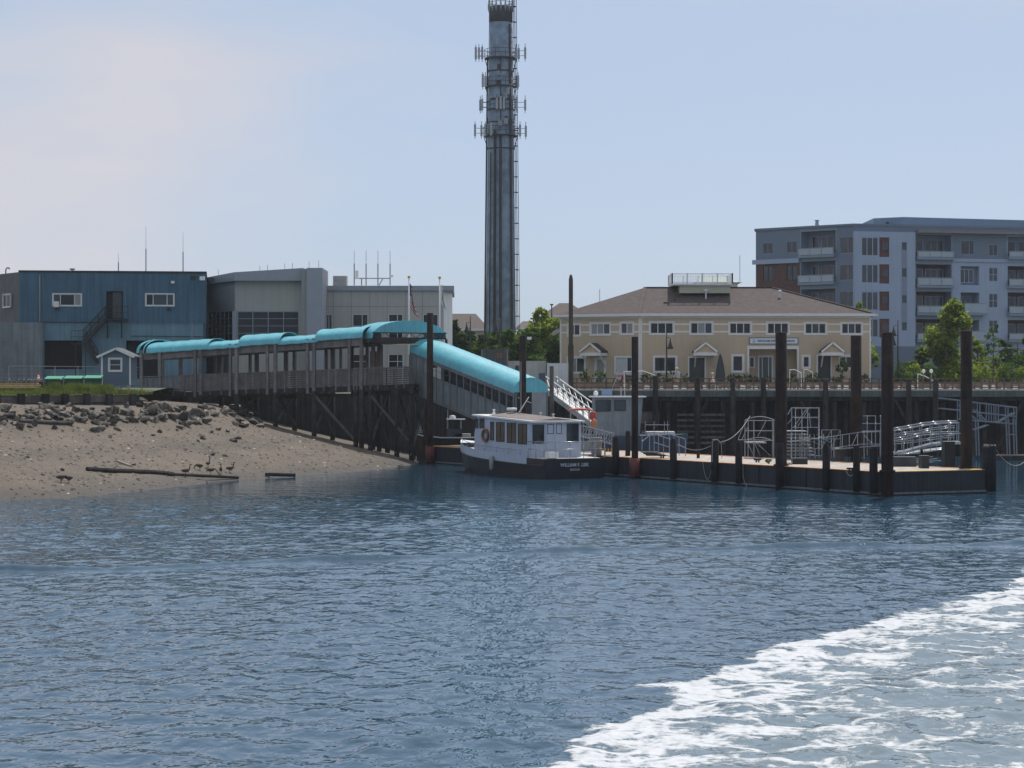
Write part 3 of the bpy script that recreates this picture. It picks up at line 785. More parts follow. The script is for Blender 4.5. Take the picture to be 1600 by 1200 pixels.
for Yk, dy in ((130.6, 0), (132.2, -3)):
    for pts_, r, nm in (([(1396, 681+dy), (1430, 677+dy), (1462, 671+dy), (1492, 668+dy)], .035, 'top_rail'), ([(1396, 694+dy), (1430, 691+dy), (1470, 685+dy), (1492, 683+dy)], .03, 'mid_rail'), ([(1396, 711+dy), (1440, 708+dy), (1492, 699+dy)], .05, 'bottom_chord')):
        MB().path(cur(pts_, Yk), r, 6).build(nm, m_alu, t, True)
    for x in range(1400, 1492, 9):
        k = (x-1396)/96; MB().tube(at(x, 681-13*k+dy, Yk), at(x, 711-12*k+dy, Yk), .018).build('baluster', m_alu, t)
MB().hexa([at(1396, 714, 130.6), at(1492, 702, 130.6), at(1492, 699, 132.2), at(1396, 711, 132.2), at(1396, 711, 130.6), at(1492, 699, 130.6), at(1492, 696, 132.2), at(1396, 708, 132.2)]).build('walkway', m_grey, t)
t = frame_thing('pipe_stack', 'heap of loose aluminium pipes lying on the deck beneath the curved gangway', 'pipes', tuple(at(1440, 728, 120)))
rp = random.Random(4)
for k in range(14):
    xa = rp.uniform(1396, 1440); xb = xa + rp.uniform(30, 58); Yk = rp.uniform(121.9, 124); z = BZ + .06 + .05*(k % 5)
    a, b_ = at(xa, 700, Yk), at(xb, 700, Yk + rp.uniform(-.5, .5)); MB().tube((a.x, a.y, z), (b_.x, b_.y, z + rp.uniform(0, .25)), .03).build('pipe', m_alu, t)
t = frame_thing('boarding_stand', 'plain aluminium pipe stand between the tall pipe frame and the ramp', 'frame', tuple(at(1292, 715, 133)))
for Yk in (133.0, 134.6):
    for px in (1284, 1299, 1313): pipes(t, [(g(px, 716, Yk), g(px, 672, Yk))], 'post')
    pipes(t, [(g(1284, y, Yk), g(1313, y, Yk)) for y in (672, 686, 700)])
pipes(t, [(g(1284, 700, 133.0), g(1299, 672, 133.0)), (g(1299, 700, 133.0), g(1313, 672, 133.0))], 'brace', .02)
# (f) dark truss gangway further back at the right
t = thing('truss_gangway', 'grey truss gangway in the wharf shade right of the rightmost steel pile', 'gangway', tuple(at(1555, 712, 168)))
m_galv = mat('dull_galvanised', (.20, .23, .27), .55, metal=.3, var=.25)
for Yk, dx in ((168, 0), (170, -4)):
    gg = lambda px, py: at(px+dx, py, Yk)
    pipes(t, [(gg(1470, 622), gg(1589, 637)), (gg(1470, 638), gg(1589, 651)), (gg(1500, 655), gg(1589, 663))], 'chord', .06, m_galv)
    for px in (1500, 1531, 1545, 1553, 1560, 1575, 1588): pipes(t, [(gg(px, 625+(px-1500)*.13), gg(px, 655+(px-1500)*.09))], 'post', .045, m_galv)
    pipes(t, [(gg(1560, 660), gg(1586, 645)), (gg(1525, 640), gg(1540, 657)), (gg(1500, 632), gg(1524, 654))], 'diagonal', .055, m_galv)
    for px in (1528, 1576, 1587): pipes(t, [(gg(px, 655), gg(px+2, 712))], 'leg', .06, m_galv)
    pipes(t, [(gg(1576, 679), gg(1587, 679)), (gg(1522, 672), gg(1545, 664))], 'rung', .05, m_galv)
P = at(1575, 711, 168)
MB().box(P.x-1.2, P.x+2.6, 166.6, 170, 0.02, P.z).build('float_dock', m_timberd, None, False, 'low dark float at the waterline right of the barge', 'float')
# (g) small sloping handrails near the boat's stern
t = frame_thing('boarding_steps', 'low aluminium steps with sloping handrails on the barge right of the thin steel pile', 'steps', tuple(at(1040, 716, 136)))
Y1 = 135.0
for Yk, dx in ((134.5, 0), (135.8, 24)):
    pipes(t, [(g(1022+dx, 678, Yk), g(1047+dx, 686, Yk)), (g(1022+dx, 691, Yk), g(1047+dx, 699, Yk)), (g(1003+dx*.4, 675, Yk), g(1022+dx, 678, Yk))])
    for px, ya, yb in ((1022, 678, 708), (1029, 681, 711), (1037, 684, 712), (1047, 686, 713)): pipes(t, [(g(px+dx, ya, Yk), g(px+dx, yb, Yk))], 'post', .025)
pipes(t, [(g(1003, 677, 134.5), g(1003, 704, 134.5)), (g(1015, 679, 134.5), g(1015, 704, 134.5)), (g(1003, 690, 134.5), g(1015, 680, 134.5))], 'post')
for k in range(3):
    MB().box(g(1003+k*4, 0, 134.6).x, g(1030+k*4, 0, 134.6).x, 134.6, 136, ZZ(706+k*2.4, 135)-.05, ZZ(706+k*2.4, 135)).build('tread', m_timber, t)
MB().hexa([g(1020, 707, 134.4), g(1050, 714.5, 134.4), g(1050, 714.5, 135), g(1020, 707, 135), g(1020, 705.5, 134.4), g(1050, 713, 134.4), g(1050, 713, 135), g(1020, 705.5, 135)]).build('ramp_plate', m_grey, t)
# (h) short truss gangway just beyond the stern
t = frame_thing('gang_plank', 'short aluminium truss gangway just beyond the stern of the white boat', 'gangway', tuple(at(935, 705, 141)))
for Yk, dx in ((140, 0), (141.3, 4)):
    pipes(t, [(g(908+dx, 665, Yk), g(956+dx, 677, Yk)), (g(908+dx, 681, Yk), g(956+dx, 694, Yk))], 'chord', .03)
    for k in range(7): pipes(t, [(g(908+dx+8*k, 665+2*k, Yk), g(908+dx+8*k, 681+2.1*k, Yk))], 'post', .022)
    for k in range(6): pipes(t, [(g(908+dx+8*k, 681+2.1*k, Yk), g(916+dx+8*k, 667+2*k, Yk))], 'diagonal', .018)
pipes(t, [(g(956, 677, 140), g(956, 712, 140)), (g(945, 676, 140), g(945, 712, 140))], 'leg', .03)
MB().hexa([g(908, 683, 140), g(956, 695.5, 140), g(960, 695.5, 141.3), g(912, 683, 141.3), g(908, 682, 140), g(956, 694.5, 140), g(960, 694.5, 141.3), g(912, 682, 141.3)]).build('walkway', m_grey, t)
P = gnd(934, 712, BZ)
MB().lathe(tuple(at(932, 713, 139)), [(.3, 0), (.34, .2), (.33, .55), (.36, 1.15), (.34, 1.2)], 12).build('drum', mat('grey_drum', (.22, .21, .2), .7, var=.3), None, True, 'grey waste drum on the barge just beyond the boat stern rail', 'drum')
t = thing('barricade', 'yellow and black striped barricade board at the barge edge by the boat stern', 'barricade', tuple(at(951, 711, 138)))
for k in range(6):
    MB().box(at(944.5+2.4*k, 0, 138).x, at(946.9+2.4*k, 0, 138).x, 138, 138.06, ZZ(706, 138), ZZ(701, 138)).build('stripe', m_yellow if k % 2 == 0 else m_black, t)
for px in (945.5, 958): MB().box(at(px, 0, 138.1).x-.03, at(px, 0, 138.1).x+.03, 138.07, 138.14, BZ, ZZ(701, 138)).build('leg', m_grey, t)
# boxes and gear on the deck
for (pa, ya, pb, yb, Y, nm, lab, mt) in (
        (1239, 716, 1262, 728, 124.5, 'deck_box', 'long dark deck box at the barge edge below the tall pipe frame', m_black),
        (1231, 722.5, 1237, 729, 123.8, 'deck_block', 'small pale block on the barge edge beside the broad steel pile', m_conc),
        (1307, 700.5, 1320, 713, 129, 'deck_box', 'pale topped crate under the aluminium ramp', m_timber),
        (1396, 714, 1432, 731, 121, 'deck_locker', 'wide dark equipment locker behind the right end of the barge edge', mat('locker', (.05, .055, .065), .6, var=.4)),
        (1440, 712, 1452, 735, 118.6, 'deck_bollard', 'squat black mooring bitt on the right end of the barge', m_black),
        (1476, 690, 1492, 735, 120.4, 'fender_block', 'tall dark tyre stack beside the rightmost steel pile', m_black)):
    A, B = at(pa, ya, Y), at(pb, yb, Y)
    zb = BZ + .012
    o = thing(nm, lab, nm.split('_')[1], ((A.x+B.x)/2, Y, zb))
    MB().box(A.x, B.x, Y, Y+.9, zb, A.z-.06).build('body', mt, o)
    MB().box(A.x-.03, B.x+.03, Y-.03, Y+.93, A.z-.058, A.z).build('lid', m_conc if 'pale' in lab else mt, o)
for i, (px, py, lab) in enumerate(((1184, 722.5, 'small rusty cleat on the barge edge left of the weed clump'), (1330, 737, 'small rusty cleat on the barge edge below the ramp'), (1035, 716, 'small rusty cleat on the barge edge by the low steps'))):
    P = gnd(px, py, BZ+.03)
    o = MB().tube(P + Vector((-.22, .12, .16)), P + Vector((.22, .12, .16)), .05)
    o.tube(P + Vector((-.07, .12, 0)), P + Vector((-.07, .12, .16)), .05).tube(P + Vector((.07, .12, 0)), P + Vector((.07, .12, .16)), .05)
    o.build('cleat', m_rust, None, False, lab, 'cleat')

# ================================================================== THE PASSENGER BOAT
TL = gnd(850, 749, 0); fw = Vector((-.5, .866)); cr_ = Vector((.866, .5))
class BoatFr:                      # s forward from the transom, c across from the port side, z up
    def p(self, s, c, z):
        q = Vector((TL.x, TL.y)) + fw*s + cr_*c
        return Vector((q.x, q.y, z))
BF = BoatFr()
class SideFr(Fr): pass
BE, BLn = 4.5, 14.6
bo = thing('passenger_boat', 'white cabin passenger boat with dark hull moored alongside the barge', 'boat', tuple(BF.p(6, BE/2, 0)))
m_bhull = mat('black_hull', (0.014, 0.017, 0.024), 0.35, var=0.3, scale=0.8, streak=0.2)
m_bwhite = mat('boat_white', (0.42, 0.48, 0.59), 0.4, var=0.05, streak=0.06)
def halfw(s):
    t_ = max(0, (s - 7.5) / (BLn - 7.5)); return (BE/2) * (1 - t_**2.1)
def sheer(s): return 1.25 + 0.72 * (s / BLn) ** 2
ss = [0, 1.5, 3, 4.5, 6, 7.5, 9, 10.5, 11.8, 12.9, 13.7, 14.25, BLn]
def hull_rows(z_of, wf):
    return [BF.p(s + wf[1]*(s/BLn)**3, BE/2 - halfw(s)*wf[0], z_of(s)) for s in ss], [BF.p(s + wf[1]*(s/BLn)**3, BE/2 + halfw(s)*wf[0], z_of(s)) for s in ss]
mb = MB()
lev = [(lambda s: -0.7, (.70, -1.2)), (lambda s: 0.0, (.9, -.7)), (lambda s: sheer(s)*.5, (.97, -.3)), (lambda s: sheer(s) - .42, (1.0, -.06))]
for side in (0, 1): mb.sheet([hull_rows(z, wf)[side] for z, wf in lev])
tr = [(hull_rows(z, wf)[0][0], hull_rows(z, wf)[1][0]) for z, wf in lev]
tr.append((BF.p(0, 0, 1.24), BF.p(0, BE, 1.24)))
for (a, b_), (c2, d2) in zip(tr[:-1], tr[1:]): mb.face(a, b_, d2, c2)
s_aft = 2.1
for c in (0, BE): mb.face(BF.p(0, c, .83), BF.p(s_aft, c, sheer(s_aft)-.42), BF.p(s_aft, c, 1.24), BF.p(0, c, 1.24))
hull = mb.build('hull', m_bhull, bo)
mb = MB()
ss2 = [s for s in ss if s >= s_aft]; ss2 = [s_aft] + ss2
for sg in (-1, 1):
    mb.sheet([[BF.p(s - .06*(s/BLn)**3, BE/2 + sg*halfw(s), sheer(s)-.42) for s in ss2], [BF.p(s, BE/2 + sg*halfw(s)*1.0, sheer(s)+.12) for s in ss2]])
mb.build('bulwark', m_bwhite, bo)
mb = MB()
mb.sheet([[BF.p(s, BE/2 - halfw(s)*.985, min(sheer(s), 1.2+.03*s)) for s in ss], [BF.p(s, BE/2 + halfw(s)*.985, min(sheer(s), 1.2+.03*s)) for s in ss]])
mb.build('deck', mat('boat_deck', (.55, .54, .52), .7, var=.12), bo)
mb = MB(); mb.path([BF.p(s - .06*(s/BLn)**3, BE/2 - halfw(s)*1.012, sheer(s)-.44) for s in ss], .05); mb.path([BF.p(s, BE/2 + halfw(s)*1.012, sheer(s)-.44) for s in ss], .05)
mb.build('rub_rail', m_bhull, bo)
mb = MB(); mb.sheet([[BF.p(s, BE/2 - halfw(s)*.98, sheer(s)+.10) for s in ss if s > 12.2], [BF.p(s, BE/2 + halfw(s)*.98, sheer(s)+.10) for s in ss if s > 12.2]])
mb.build('fore_deck', m_whitepaint, bo)
# cabin
c0, c1, sA, sB = .32, 3.92, 2.05, 9.3
zr = lambda s: 3.42 + (s - sA) * .045
side = Fr((BF.p(sB, c0, 0).x, BF.p(sB, c0, 0).y), (BF.p(sA, c0, 0).x, BF.p(sA, c0, 0).y))
rear = Fr((BF.p(sA, c0, 0).x, BF.p(sA, c0, 0).y), (BF.p(sA, c1, 0).x, BF.p(sA, c1, 0).y))
mb = MB()
base = [(sA, c0), (sA, c1), (sB, c1), (sB, c0)]
topp = [(sA, c0, zr(sA)), (sA, c1, zr(sA)), (sB-.35, c1, zr(sB)), (sB-.35, c0, zr(sB))]
bot = [BF.p(s, c, 1.15) for s, c in base]; tp = [BF.p(*q_) for q_ in topp]
mid = [BF.p(sA, c0, 2.5), BF.p(sA, c1, 2.5), BF.p(sB, c1, 2.6), BF.p(sB, c0, 2.6)]
for i in range(4):
    j = (i+1) % 4; mb.face(bot[i], bot[j], mid[j], mid[i]); mb.face(mid[i], mid[j], tp[j], tp[i])
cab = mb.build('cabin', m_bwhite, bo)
mb = MB()
P8 = [BF.p(sA-.25, c0-.14, zr(sA)), BF.p(sA-.25, c1+.14, zr(sA)), BF.p(sB+.1, c1+.14, zr(sB)), BF.p(sB+.1, c0-.14, zr(sB))]
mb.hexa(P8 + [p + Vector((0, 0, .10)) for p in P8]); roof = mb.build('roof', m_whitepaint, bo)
mb = MB(); crn = [BF.p(sA-.05, c0+.1, zr(sA)+.104), BF.p(sA-.05, c1-.1, zr(sA)+.104), BF.p(sB-1.6, c1-.1, zr(sB)+.07), BF.p(sB-1.6, c0+.1, zr(sB)+.07)]
mc = [BF.p(sA-.05, (c0+c1)/2, zr(sA)+.26), BF.p(sB-1.6, (c0+c1)/2, zr(sB)+.24)]
mb.face(crn[0], mc[0], mc[1], crn[3]); mb.face(mc[0], crn[1], crn[2], mc[1]); mb.face(crn[0], crn[1], mc[0]); mb.face(crn[3], mc[1], crn[2])
mb.build('roof_cover', mat('brown_roof_cover', (.20, .17, .16), .9, var=.15), roof)
m_tint = mat('bronze_glass', (.075, .062, .045), .08, var=.35, scale=.9, spec=.6)
def bwin(fr, r, m, div=0, fwid=.045):
    u0, u1, z0, z1 = fr.rect(*r)
    f_ = MB(fr); d = -.03
    f_.box(u0-fwid, u0, d, .01, z0-fwid, z1+fwid); f_.box(u1, u1+fwid, d, .01, z0-fwid, z1+fwid); f_.box(u0, u1, d, .01, z1, z1+fwid); f_.box(u0, u1, d, .01, z0-fwid, z0)
    for k in range(div):
        um = u0 + (u1-u0)*(k+1)/(div+1); f_.box(um-.03, um+.03, d, .008, z0, z1)
    w_ = f_.build('window', m_black if fr is rear else m_bhull, bo)
    for k in range(div+1):
        ua = u0 + (u1-u0)*k/(div+1) + (.03 if k else 0); ub = u0 + (u1-u0)*(k+1)/(div+1) - (.03 if k < div else 0)
        MB(fr).box(ua, ub, -.012, .005, z0, z1).build('pane', m, w_)
for r in ((767, 660, 771.5, 687), (776, 660.5, 788, 689), (793, 661.5, 806, 691), (810, 663, 823, 693)): bwin(side, r, m_tint, 1 if r[2]-r[0] > 8 else 0)
for r in ((743, 655, 747, 668), (750, 655, 756.5, 668)): bwin(side, r, m_glassb)
bwin(rear, (833, 664.5, 849, 692), m_glass); bwin(rear, (856, 663.5, 864, 677), m_glassb); bwin(rear, (869.5, 663, 876.5, 677), m_glassb); bwin(rear, (886.5, 663, 903, 690), m_glassb)
u0, u1, z0, z1 = rear.rect(853, 659, 880, 709)
d_ = MB(rear); um = (u0+u1)/2
d_.box(u0, um-.012, -.028, .005, z0, z1); d_.box(um+.012, u1, -.028, .005, z0, z1); d_.build('cabin_door', m_bwhite, bo)
# blinds seen as benches inside the after deck
MB(BF).hexa([(.5, .75, 1.25), (.5, 1.35, 1.25), (1.2, 1.35, 1.25), (1.2, .75, 1.25), (.5, .75, 1.62), (.5, 1.35, 1.62), (1.2, 1.35, 1.62), (1.2, .75, 1.62)]).build('deck_seat', m_whitepaint, bo)
# life ring
u, z = side.uz(760, 680); R_, r_ = .36, .085
mb = MB(); pts_ = [side.p(u + R_*math.cos(a*math.pi/8), -.1, z + R_*math.sin(a*math.pi/8)) for a in range(17)]
mb.path(pts_, r_, 8); mb.build('life_ring', mat('faded_orange', (.22, .09, .05), .7, var=.2), bo, True)
# railings
def rail(pts, name, r=.022): MB().path(pts, r, 6).build(name, m_alu, bo, True)
ro = [BF.p(sA, .08, 1), BF.p(.1, .08, 1), BF.p(.1, BE-.08, 1), BF.p(sA, BE-.08, 1)]
for h_ in (1.0, .55):
    rail([Vector((p.x, p.y, 1.25+h_)) for p in ro], 'stern_rail', .028 if h_ == 1.0 else .02)
for s, c in ((.1, .08), (.1, .9), (.1, 1.9), (.1, 2.9), (.1, 3.7), (.1, BE-.08), (1.1, .08), (sA, .08), (1.1, BE-.08)):
    rail([BF.p(s, c, 1.22), BF.p(s, c, 2.26)], 'stanchion')
rail([BF.p(s, BE/2 - halfw(s)*.97, sheer(s)+.42) for s in ss if 2.5 < s < 13], 'side_rail', .018)
for s in (3, 4.5, 6, 7.5, 9, 10.5, 11.8): rail([BF.p(s, BE/2 - halfw(s)*.97, sheer(s)+.1), BF.p(s, BE/2 - halfw(s)*.97, sheer(s)+.42)], 'stanchion', .016)
for k in range(4):
    mb = MB(BF); mb.bar((.14, 2.95, 1.45+.16*k), (.14, 3.65, 1.45+.16*k), .03, .05); mb.build('ladder_rung', m_grey, bo)
# radar, masts, horn
sr, c = 7.2, 1.9
mb = MB(BF); P = BF.p(sr, c, zr(sr)+.1)
MB().lathe(tuple(P), [(.16, 0), (.1, .12), (.07, .3), (.2, .34)], 10).build('radar_mount', m_whitepaint, bo, True)
MB().lathe(tuple(P + Vector((0, 0, .345))), [(.30, 0), (.33, .05), (.33, .13), (.28, .18)], 14).build('radar_dome', m_whitepaint, bo, True)
MB().tube(BF.p(6.6, 1.9, zr(6.6)+.1), BF.p(5.9, 2.4, zr(6.6)+1.35), .05, .025).build('mast', m_whitepaint, bo, True)
MB().tube(BF.p(6.9, 2.4, zr(6.9)+.1), BF.p(6.9, 2.4, zr(6.9)+3.6), .012).build('whip_antenna', m_white, bo)
for s, c in ((8.3, 1.2), (4.6, 2.5), (2.9, 2.4)):
    MB().lathe(tuple(BF.p(s, c, zr(s)+.1)), [(.1, 0), (.1, .12), (.04, .3), (.09, .32), (.09, .38)], 8).build('roof_vent', m_whitepaint, bo, True)
MB(BF).box(10.9, 11.3, BE/2-.25, BE/2+.25, 1.5, 1.95).build('anchor_locker', m_whitepaint, bo)
MB().lathe(tuple(BF.p(9.55, .75, 2.0)), [(.04, 0), (.16, .08), (.2, .2), (.15, .33), (.03, .36)], 10).build('search_light', m_whitepaint, bo, True)
q0 = BF.p(8.1, -.28, 0)
MB().lathe((BF.p(6.2, -.02, 0).x - .12, BF.p(6.2, -.02, 0).y-.1, .35), [(.05, 0), (.14, .08), (.15, .5), (.14, .85), (.04, .95)], 10).build('fender', mat('grey_fender', (.30, .31, .32), .6, var=.15), bo, True)

def lettering(text, size, fr, u, z, v, m, parent, name='lettering', xscale=1.0, label=None, bold=.0):
    cu = bpy.data.curves.new('txt', 'FONT'); cu.body = text; cu.size = size; cu.align_x = 'CENTER'; cu.align_y = 'CENTER'
    cu.extrude = .004; cu.offset = bold
    to = bpy.data.objects.new('txt', cu); COL.objects.link(to)
    bpy.context.view_layer.update()
    me = bpy.data.meshes.new_from_object(to.evaluated_get(bpy.context.evaluated_depsgraph_get()))
    bpy.data.objects.remove(to)
    me.materials.clear(); me.materials.append(m); me.name = name
    o = bpy.data.objects.new(name, me); COL.objects.link(o)
    p = fr.p(u, v, z)
    Mw = Matrix(((fr.ex.x*xscale, 0, -fr.ey.x, p.x), (fr.ex.y*xscale, 0, -fr.ey.y, p.y), (0, 1, 0, p.z), (0, 0, 0, 1)))
    if parent is not None:
        o.parent = parent; o.matrix_local = WM[parent].inverted() @ Mw
    else: o.matrix_world = Mw
    WM[o] = Mw
    return o
tf = Fr((BF.p(0, 0, 0).x, BF.p(0, 0, 0).y), (BF.p(0, BE, 0).x, BF.p(0, BE, 0).y))
m_letter = mat('white_letters', (.46, .49, .54), .5, var=.05)
u, z = tf.uz(897.5, 726.5); lettering('WILLIAM F. LISK', .29, tf, u, z, -.03, m_letter, bo, bold=.008)
u, z = tf.uz(898, 734); lettering('BOSTON', .17, tf, u, z, -.03, m_letter, bo, bold=.004)

# ================================================================== OTHER BOATS
# grey pilothouse boat beyond the barge
gb = thing('workboat', 'grey pilothouse workboat lying beyond the barge below the left wing of the house', 'boat', tuple(at(985, 700, 153)))
YB = 152.0; ggx = lambda px: XX(px, YB); ggz = lambda py: ZZ(py, YB)
m_gboat = mat('workboat_grey', (.20, .24, .27), .5, var=.15, streak=.15)
mb = MB(); top_ = [(905, 679, -1.1), (925, 680, -1.5), (985, 681, -1.6), (1040, 680, -1.2), (1066, 679, -.5), (1078, 678, 0)]
for sg in (1, -1):
    mb.sheet([[(ggx(px), YB + 1.6 + sg*w, ggz(py)) for px, py, w in top_], [(ggx(px - (6 if px > 1050 else 0)), YB + 1.6 + sg*w*.8, -.4) for px, py, w in top_]])
mb.sheet([[(ggx(px), YB + 1.6 - w, ggz(py)) for px, py, w in top_], [(ggx(px), YB + 1.6 + w, ggz(py)) for px, py, w in top_]])
mb.face((ggx(905), YB+.5, ggz(679)), (ggx(905), YB+2.7, ggz(679)), (ggx(905), YB+2.5, -.4), (ggx(905), YB+.7, -.4))
mb.build('hull', mat('workboat_hull', (.05, .075, .12), .5, var=.25, streak=.2), gb)
mb = MB(); y0, y1 = YB + .3, YB + 2.9
A8 = [(ggx(930), y0, ggz(681)), (ggx(1000), y0, ggz(681)), (ggx(1000), y1, ggz(681)), (ggx(930), y1, ggz(681))]
B8 = [(ggx(927), y0+.05, ggz(621)), (ggx(1005), y0+.05, ggz(621)), (ggx(1005), y1-.05, ggz(621)), (ggx(927), y1-.05, ggz(621))]
mb.hexa(A8 + B8); mb.build('pilothouse', m_gboat, gb)
mb = MB(); mb.box(ggx(922), ggx(1010), y0-.15, y1+.15, ggz(621)+.002, ggz(619.0)); mb.build('roof', m_whitepaint, gb)
for a, b_, ya, yb in ((932, 954, 626, 642), (961, 977, 626, 641)):
    w_ = MB().box(ggx(a)-.04, ggx(b_)+.04, y0-.03, y0+.02, ggz(yb)-.04, ggz(ya)+.04).build('window', m_black, gb)
    MB().box(ggx(a), ggx(b_), y0-.045, y0-.032, ggz(yb), ggz(ya)).build('pane', m_glassb, w_)
for px in (942, 965, 1008, 1022, 1038, 1043):
    MB().tube((ggx(px), y0-.3, ggz(680)), (ggx(px), y0-.3, ggz(658)), .025).build('stanchion', m_alu, gb)
MB().path([(ggx(1008), y0-.3, ggz(664)), (ggx(1046), y0-.3, ggz(664))], .03).build('rail', m_alu, gb)
MB().box(ggx(1012), ggx(1056), y0+.5, y1-.4, ggz(681), ggz(675)).build('hatch', m_whitepaint, gb)
MB().lathe((ggx(932), YB+1.2, ggz(618.8)), [(.06, 0), (.16, .1), (.16, .28), (.05, .36)], 10).build('radome', m_whitepaint, gb, True)
MB().box(ggx(943), ggx(959), y1-.3, y1+.5, ggz(618.8), ggz(608)).build('canvas_cover', mat('blue_canvas', (.16, .24, .36), .8, var=.1), gb)
for px, yt in ((972, 604), (978, 580)): MB().tube((ggx(px), YB+1.5, ggz(619)), (ggx(px), YB+1.5, ggz(yt)), .015).build('antenna', m_white, gb)
# red bimini skiff between the gangway and the pilothouse boat
rb = thing('skiff', 'small open skiff with red canopy and orange float behind the white boat', 'boat', tuple(at(910, 690, 149)))
YR = 148.6; rx = lambda p: XX(p, YR); rz_ = lambda p: ZZ(p, YR)
mb = MB(); mb.sheet([[(rx(a), YR-.1+w, 1.9) for a, w in ((870, .5), (880, 0), (910, 0), (925, .4), (932, 1))], [(rx(a), YR-.05+w, .1) for a, w in ((870, .6), (880, .2), (910, .2), (922, .5), (929, 1))]])
mb.sheet([[(rx(a), YR+2.1-w, 1.9) for a, w in ((870, .5), (880, 0), (910, 0), (925, .4), (932, 1.1))], [(rx(a), YR+2.05-w, .1) for a, w in ((870, .6), (880, .2), (910, .2), (922, .5), (929, 1.1))]])
mb.sheet([[(rx(a), YR+w, 1.7) for a, w in ((870, .5), (910, 0), (930, 1))], [(rx(a), YR+2-w, 1.7) for a, w in ((870, .5), (910, 0), (930, 1))]])
mb.build('hull', m_gboat, rb)
mb = MB(); mb.sheet([[(rx(890+3*k), YR+.2, rz_(640-1.0*math.sin(math.pi*k/11))) for k in range(12)], [(rx(890+3*k), YR+1.8, rz_(639.5-1.6*math.sin(math.pi*k/11))) for k in range(12)]])
mb.sheet([[(rx(890+3*k), YR+.2, rz_(640-1.0*math.sin(math.pi*k/11))) for k in range(12)], [(rx(890+3*k), YR+.2, rz_(641.5)) for k in range(12)]])
mb.build('canopy', mat('red_canvas', (.36, .06, .05), .8, var=.1), rb)
for px in (892, 903, 912, 922):
    for yy in (.25, 1.75): MB().tube((rx(px), YR+yy, 1.7), (rx(px), YR+yy, rz_(640)), .02).build('canopy_pole', m_alu, rb)
P = at(928, 668, 147.6)
MB().lathe(tuple(P), [(.1, 0), (.2, .1), (.22, .28), (.2, .46), (.08, .55), (.05, .62)], 12).build('buoy', mat('orange_buoy', (.42, .16, .07), .6, var=.15), None, True, 'orange mooring buoy hung beside the pilothouse boat', 'buoy')
MB().lathe((P.x-.05, P.y+.4, P.z+.5), [(.15, 0), (.24, .12), (.22, .5), (.08, .6)], 12).build('buoy', MATS['red_canvas'], None, True, 'red mooring buoy above the orange one beside the pilothouse boat', 'buoy')
# dark centre console boat behind the barge's left end
cb = thing('console_boat', 'small dark boat with roofed console behind the far left end of the barge', 'boat', tuple(at(695, 700, 168)))
YC = 167.0; cx = lambda p: XX(p, YC); cz = lambda p: ZZ(p, YC)
mb = MB(); prof = [(648, 678, .1), (660, 681, .7), (690, 684, 1.0), (735, 684, 1.0), (745, 683, .9)]
for sg in (1, -1): mb.sheet([[(cx(a), YC+1-sg*w, cz(y)) for a, y, w in prof], [(cx(a+3), YC+1-sg*w*.8, -.3) for a, y, w in prof]])
mb.sheet([[(cx(a), YC+1-w, cz(y)-.15) for a, y, w in prof], [(cx(a), YC+1+w, cz(y)-.15) for a, y, w in prof]])
mb.build('hull', m_bhull, cb)
mb = MB(); mb.path([(cx(a), YC+1-w, cz(y)) for a, y, w in prof], .05); mb.build('gunwale', m_whitepaint, cb)
mb = MB(); mb.box(cx(698), cx(722), YC+.4, YC+1.6, cz(684), cz(670)); mb.build('console', m_glassb, cb)
MB().box(cx(711), cx(735), YC+.4, YC+1.4, cz(684), cz(678)).build('engine_box', m_conc, cb)
MB().box(cx(697), cx(726), YC+.2, YC+1.8, cz(656), cz(654.8)).build('roof', m_whitepaint, cb)
for px in (699, 720): MB().box(cx(px)-.05, cx(px)+.05, YC+.4, YC+.5, cz(670), cz(656)).build('roof_post', m_conc, cb)
MB().lathe((cx(706.5), YC+1, cz(654.6)), [(.22, 0), (.25, .1), (.2, .24), (.05, .27)], 12).build('radome', m_whitepaint, cb, True)
MB().tube((cx(699), YC+1, cz(655)), (cx(699), YC+1, cz(640)), .015).build('antenna', m_white, cb)
# slatted ladder lying at the landing's foot
t = thing('dock_ladder', 'pale ladder rungs at the waterline behind the tallest steel pile', 'ladder', tuple(at(655, 680, 165)))
for k in range(7):
    yy = 661 + k*2.4; MB().box(XX(654-k*.8, 164.5), XX(656.5+k*.9, 164.5), 164.5, 164.56, ZZ(yy, 164.5)-.035, ZZ(yy, 164.5)+.035).build('rung', m_white, t)
for sg in (-1, 1): MB().bar(at(655+sg*1.2, 659, 164.6), at(655+sg*7, 678, 164.6), .06).build('side_rail', m_timberd, t)

# ---- open aluminium gangway down from the wharf
t = thing('open_gangway', 'open aluminium gangway with lattice sides sloping down from the wharf', 'gangway', tuple(at(900, 620, 165)))
def gp(k, off, dz):           # k 0 top .. 1 bottom
    a = at(853 + off*16, 597, 174); b_ = at(930, 653, 158) + Vector((off*.75, off*.3, 0))
    p = a.lerp(b_, k); return p + Vector((0, 0, dz))
m_gang = mat('gangway_white', (.55, .55, .54), .5, var=.1)
for off in (0, 1):
    for dz, r, nm in ((1.02, .055, 'top_rail'), (0.08, .06, 'bottom_chord')):
        MB().tube(gp(0, off, dz-.6), gp(1, off, dz-.6), r, r, 6).build(nm, m_gang, t)
    for k in range(9):
        MB().tube(gp(k/8, off, -.52), gp(k/8, off, .42), .022).build('post', m_grey, t)
        if k < 8: MB().tube(gp(k/8, off, .42), gp((k+1)/8, off, -.52), .018).build('diagonal', m_grey, t)
mb = MB(); mb.hexa([gp(0, 0.02, -.62), gp(1, .02, -.62), gp(1, .98, -.62), gp(0, .98, -.62), gp(0, .02, -.55), gp(1, .02, -.55), gp(1, .98, -.55), gp(0, .98, -.55)])
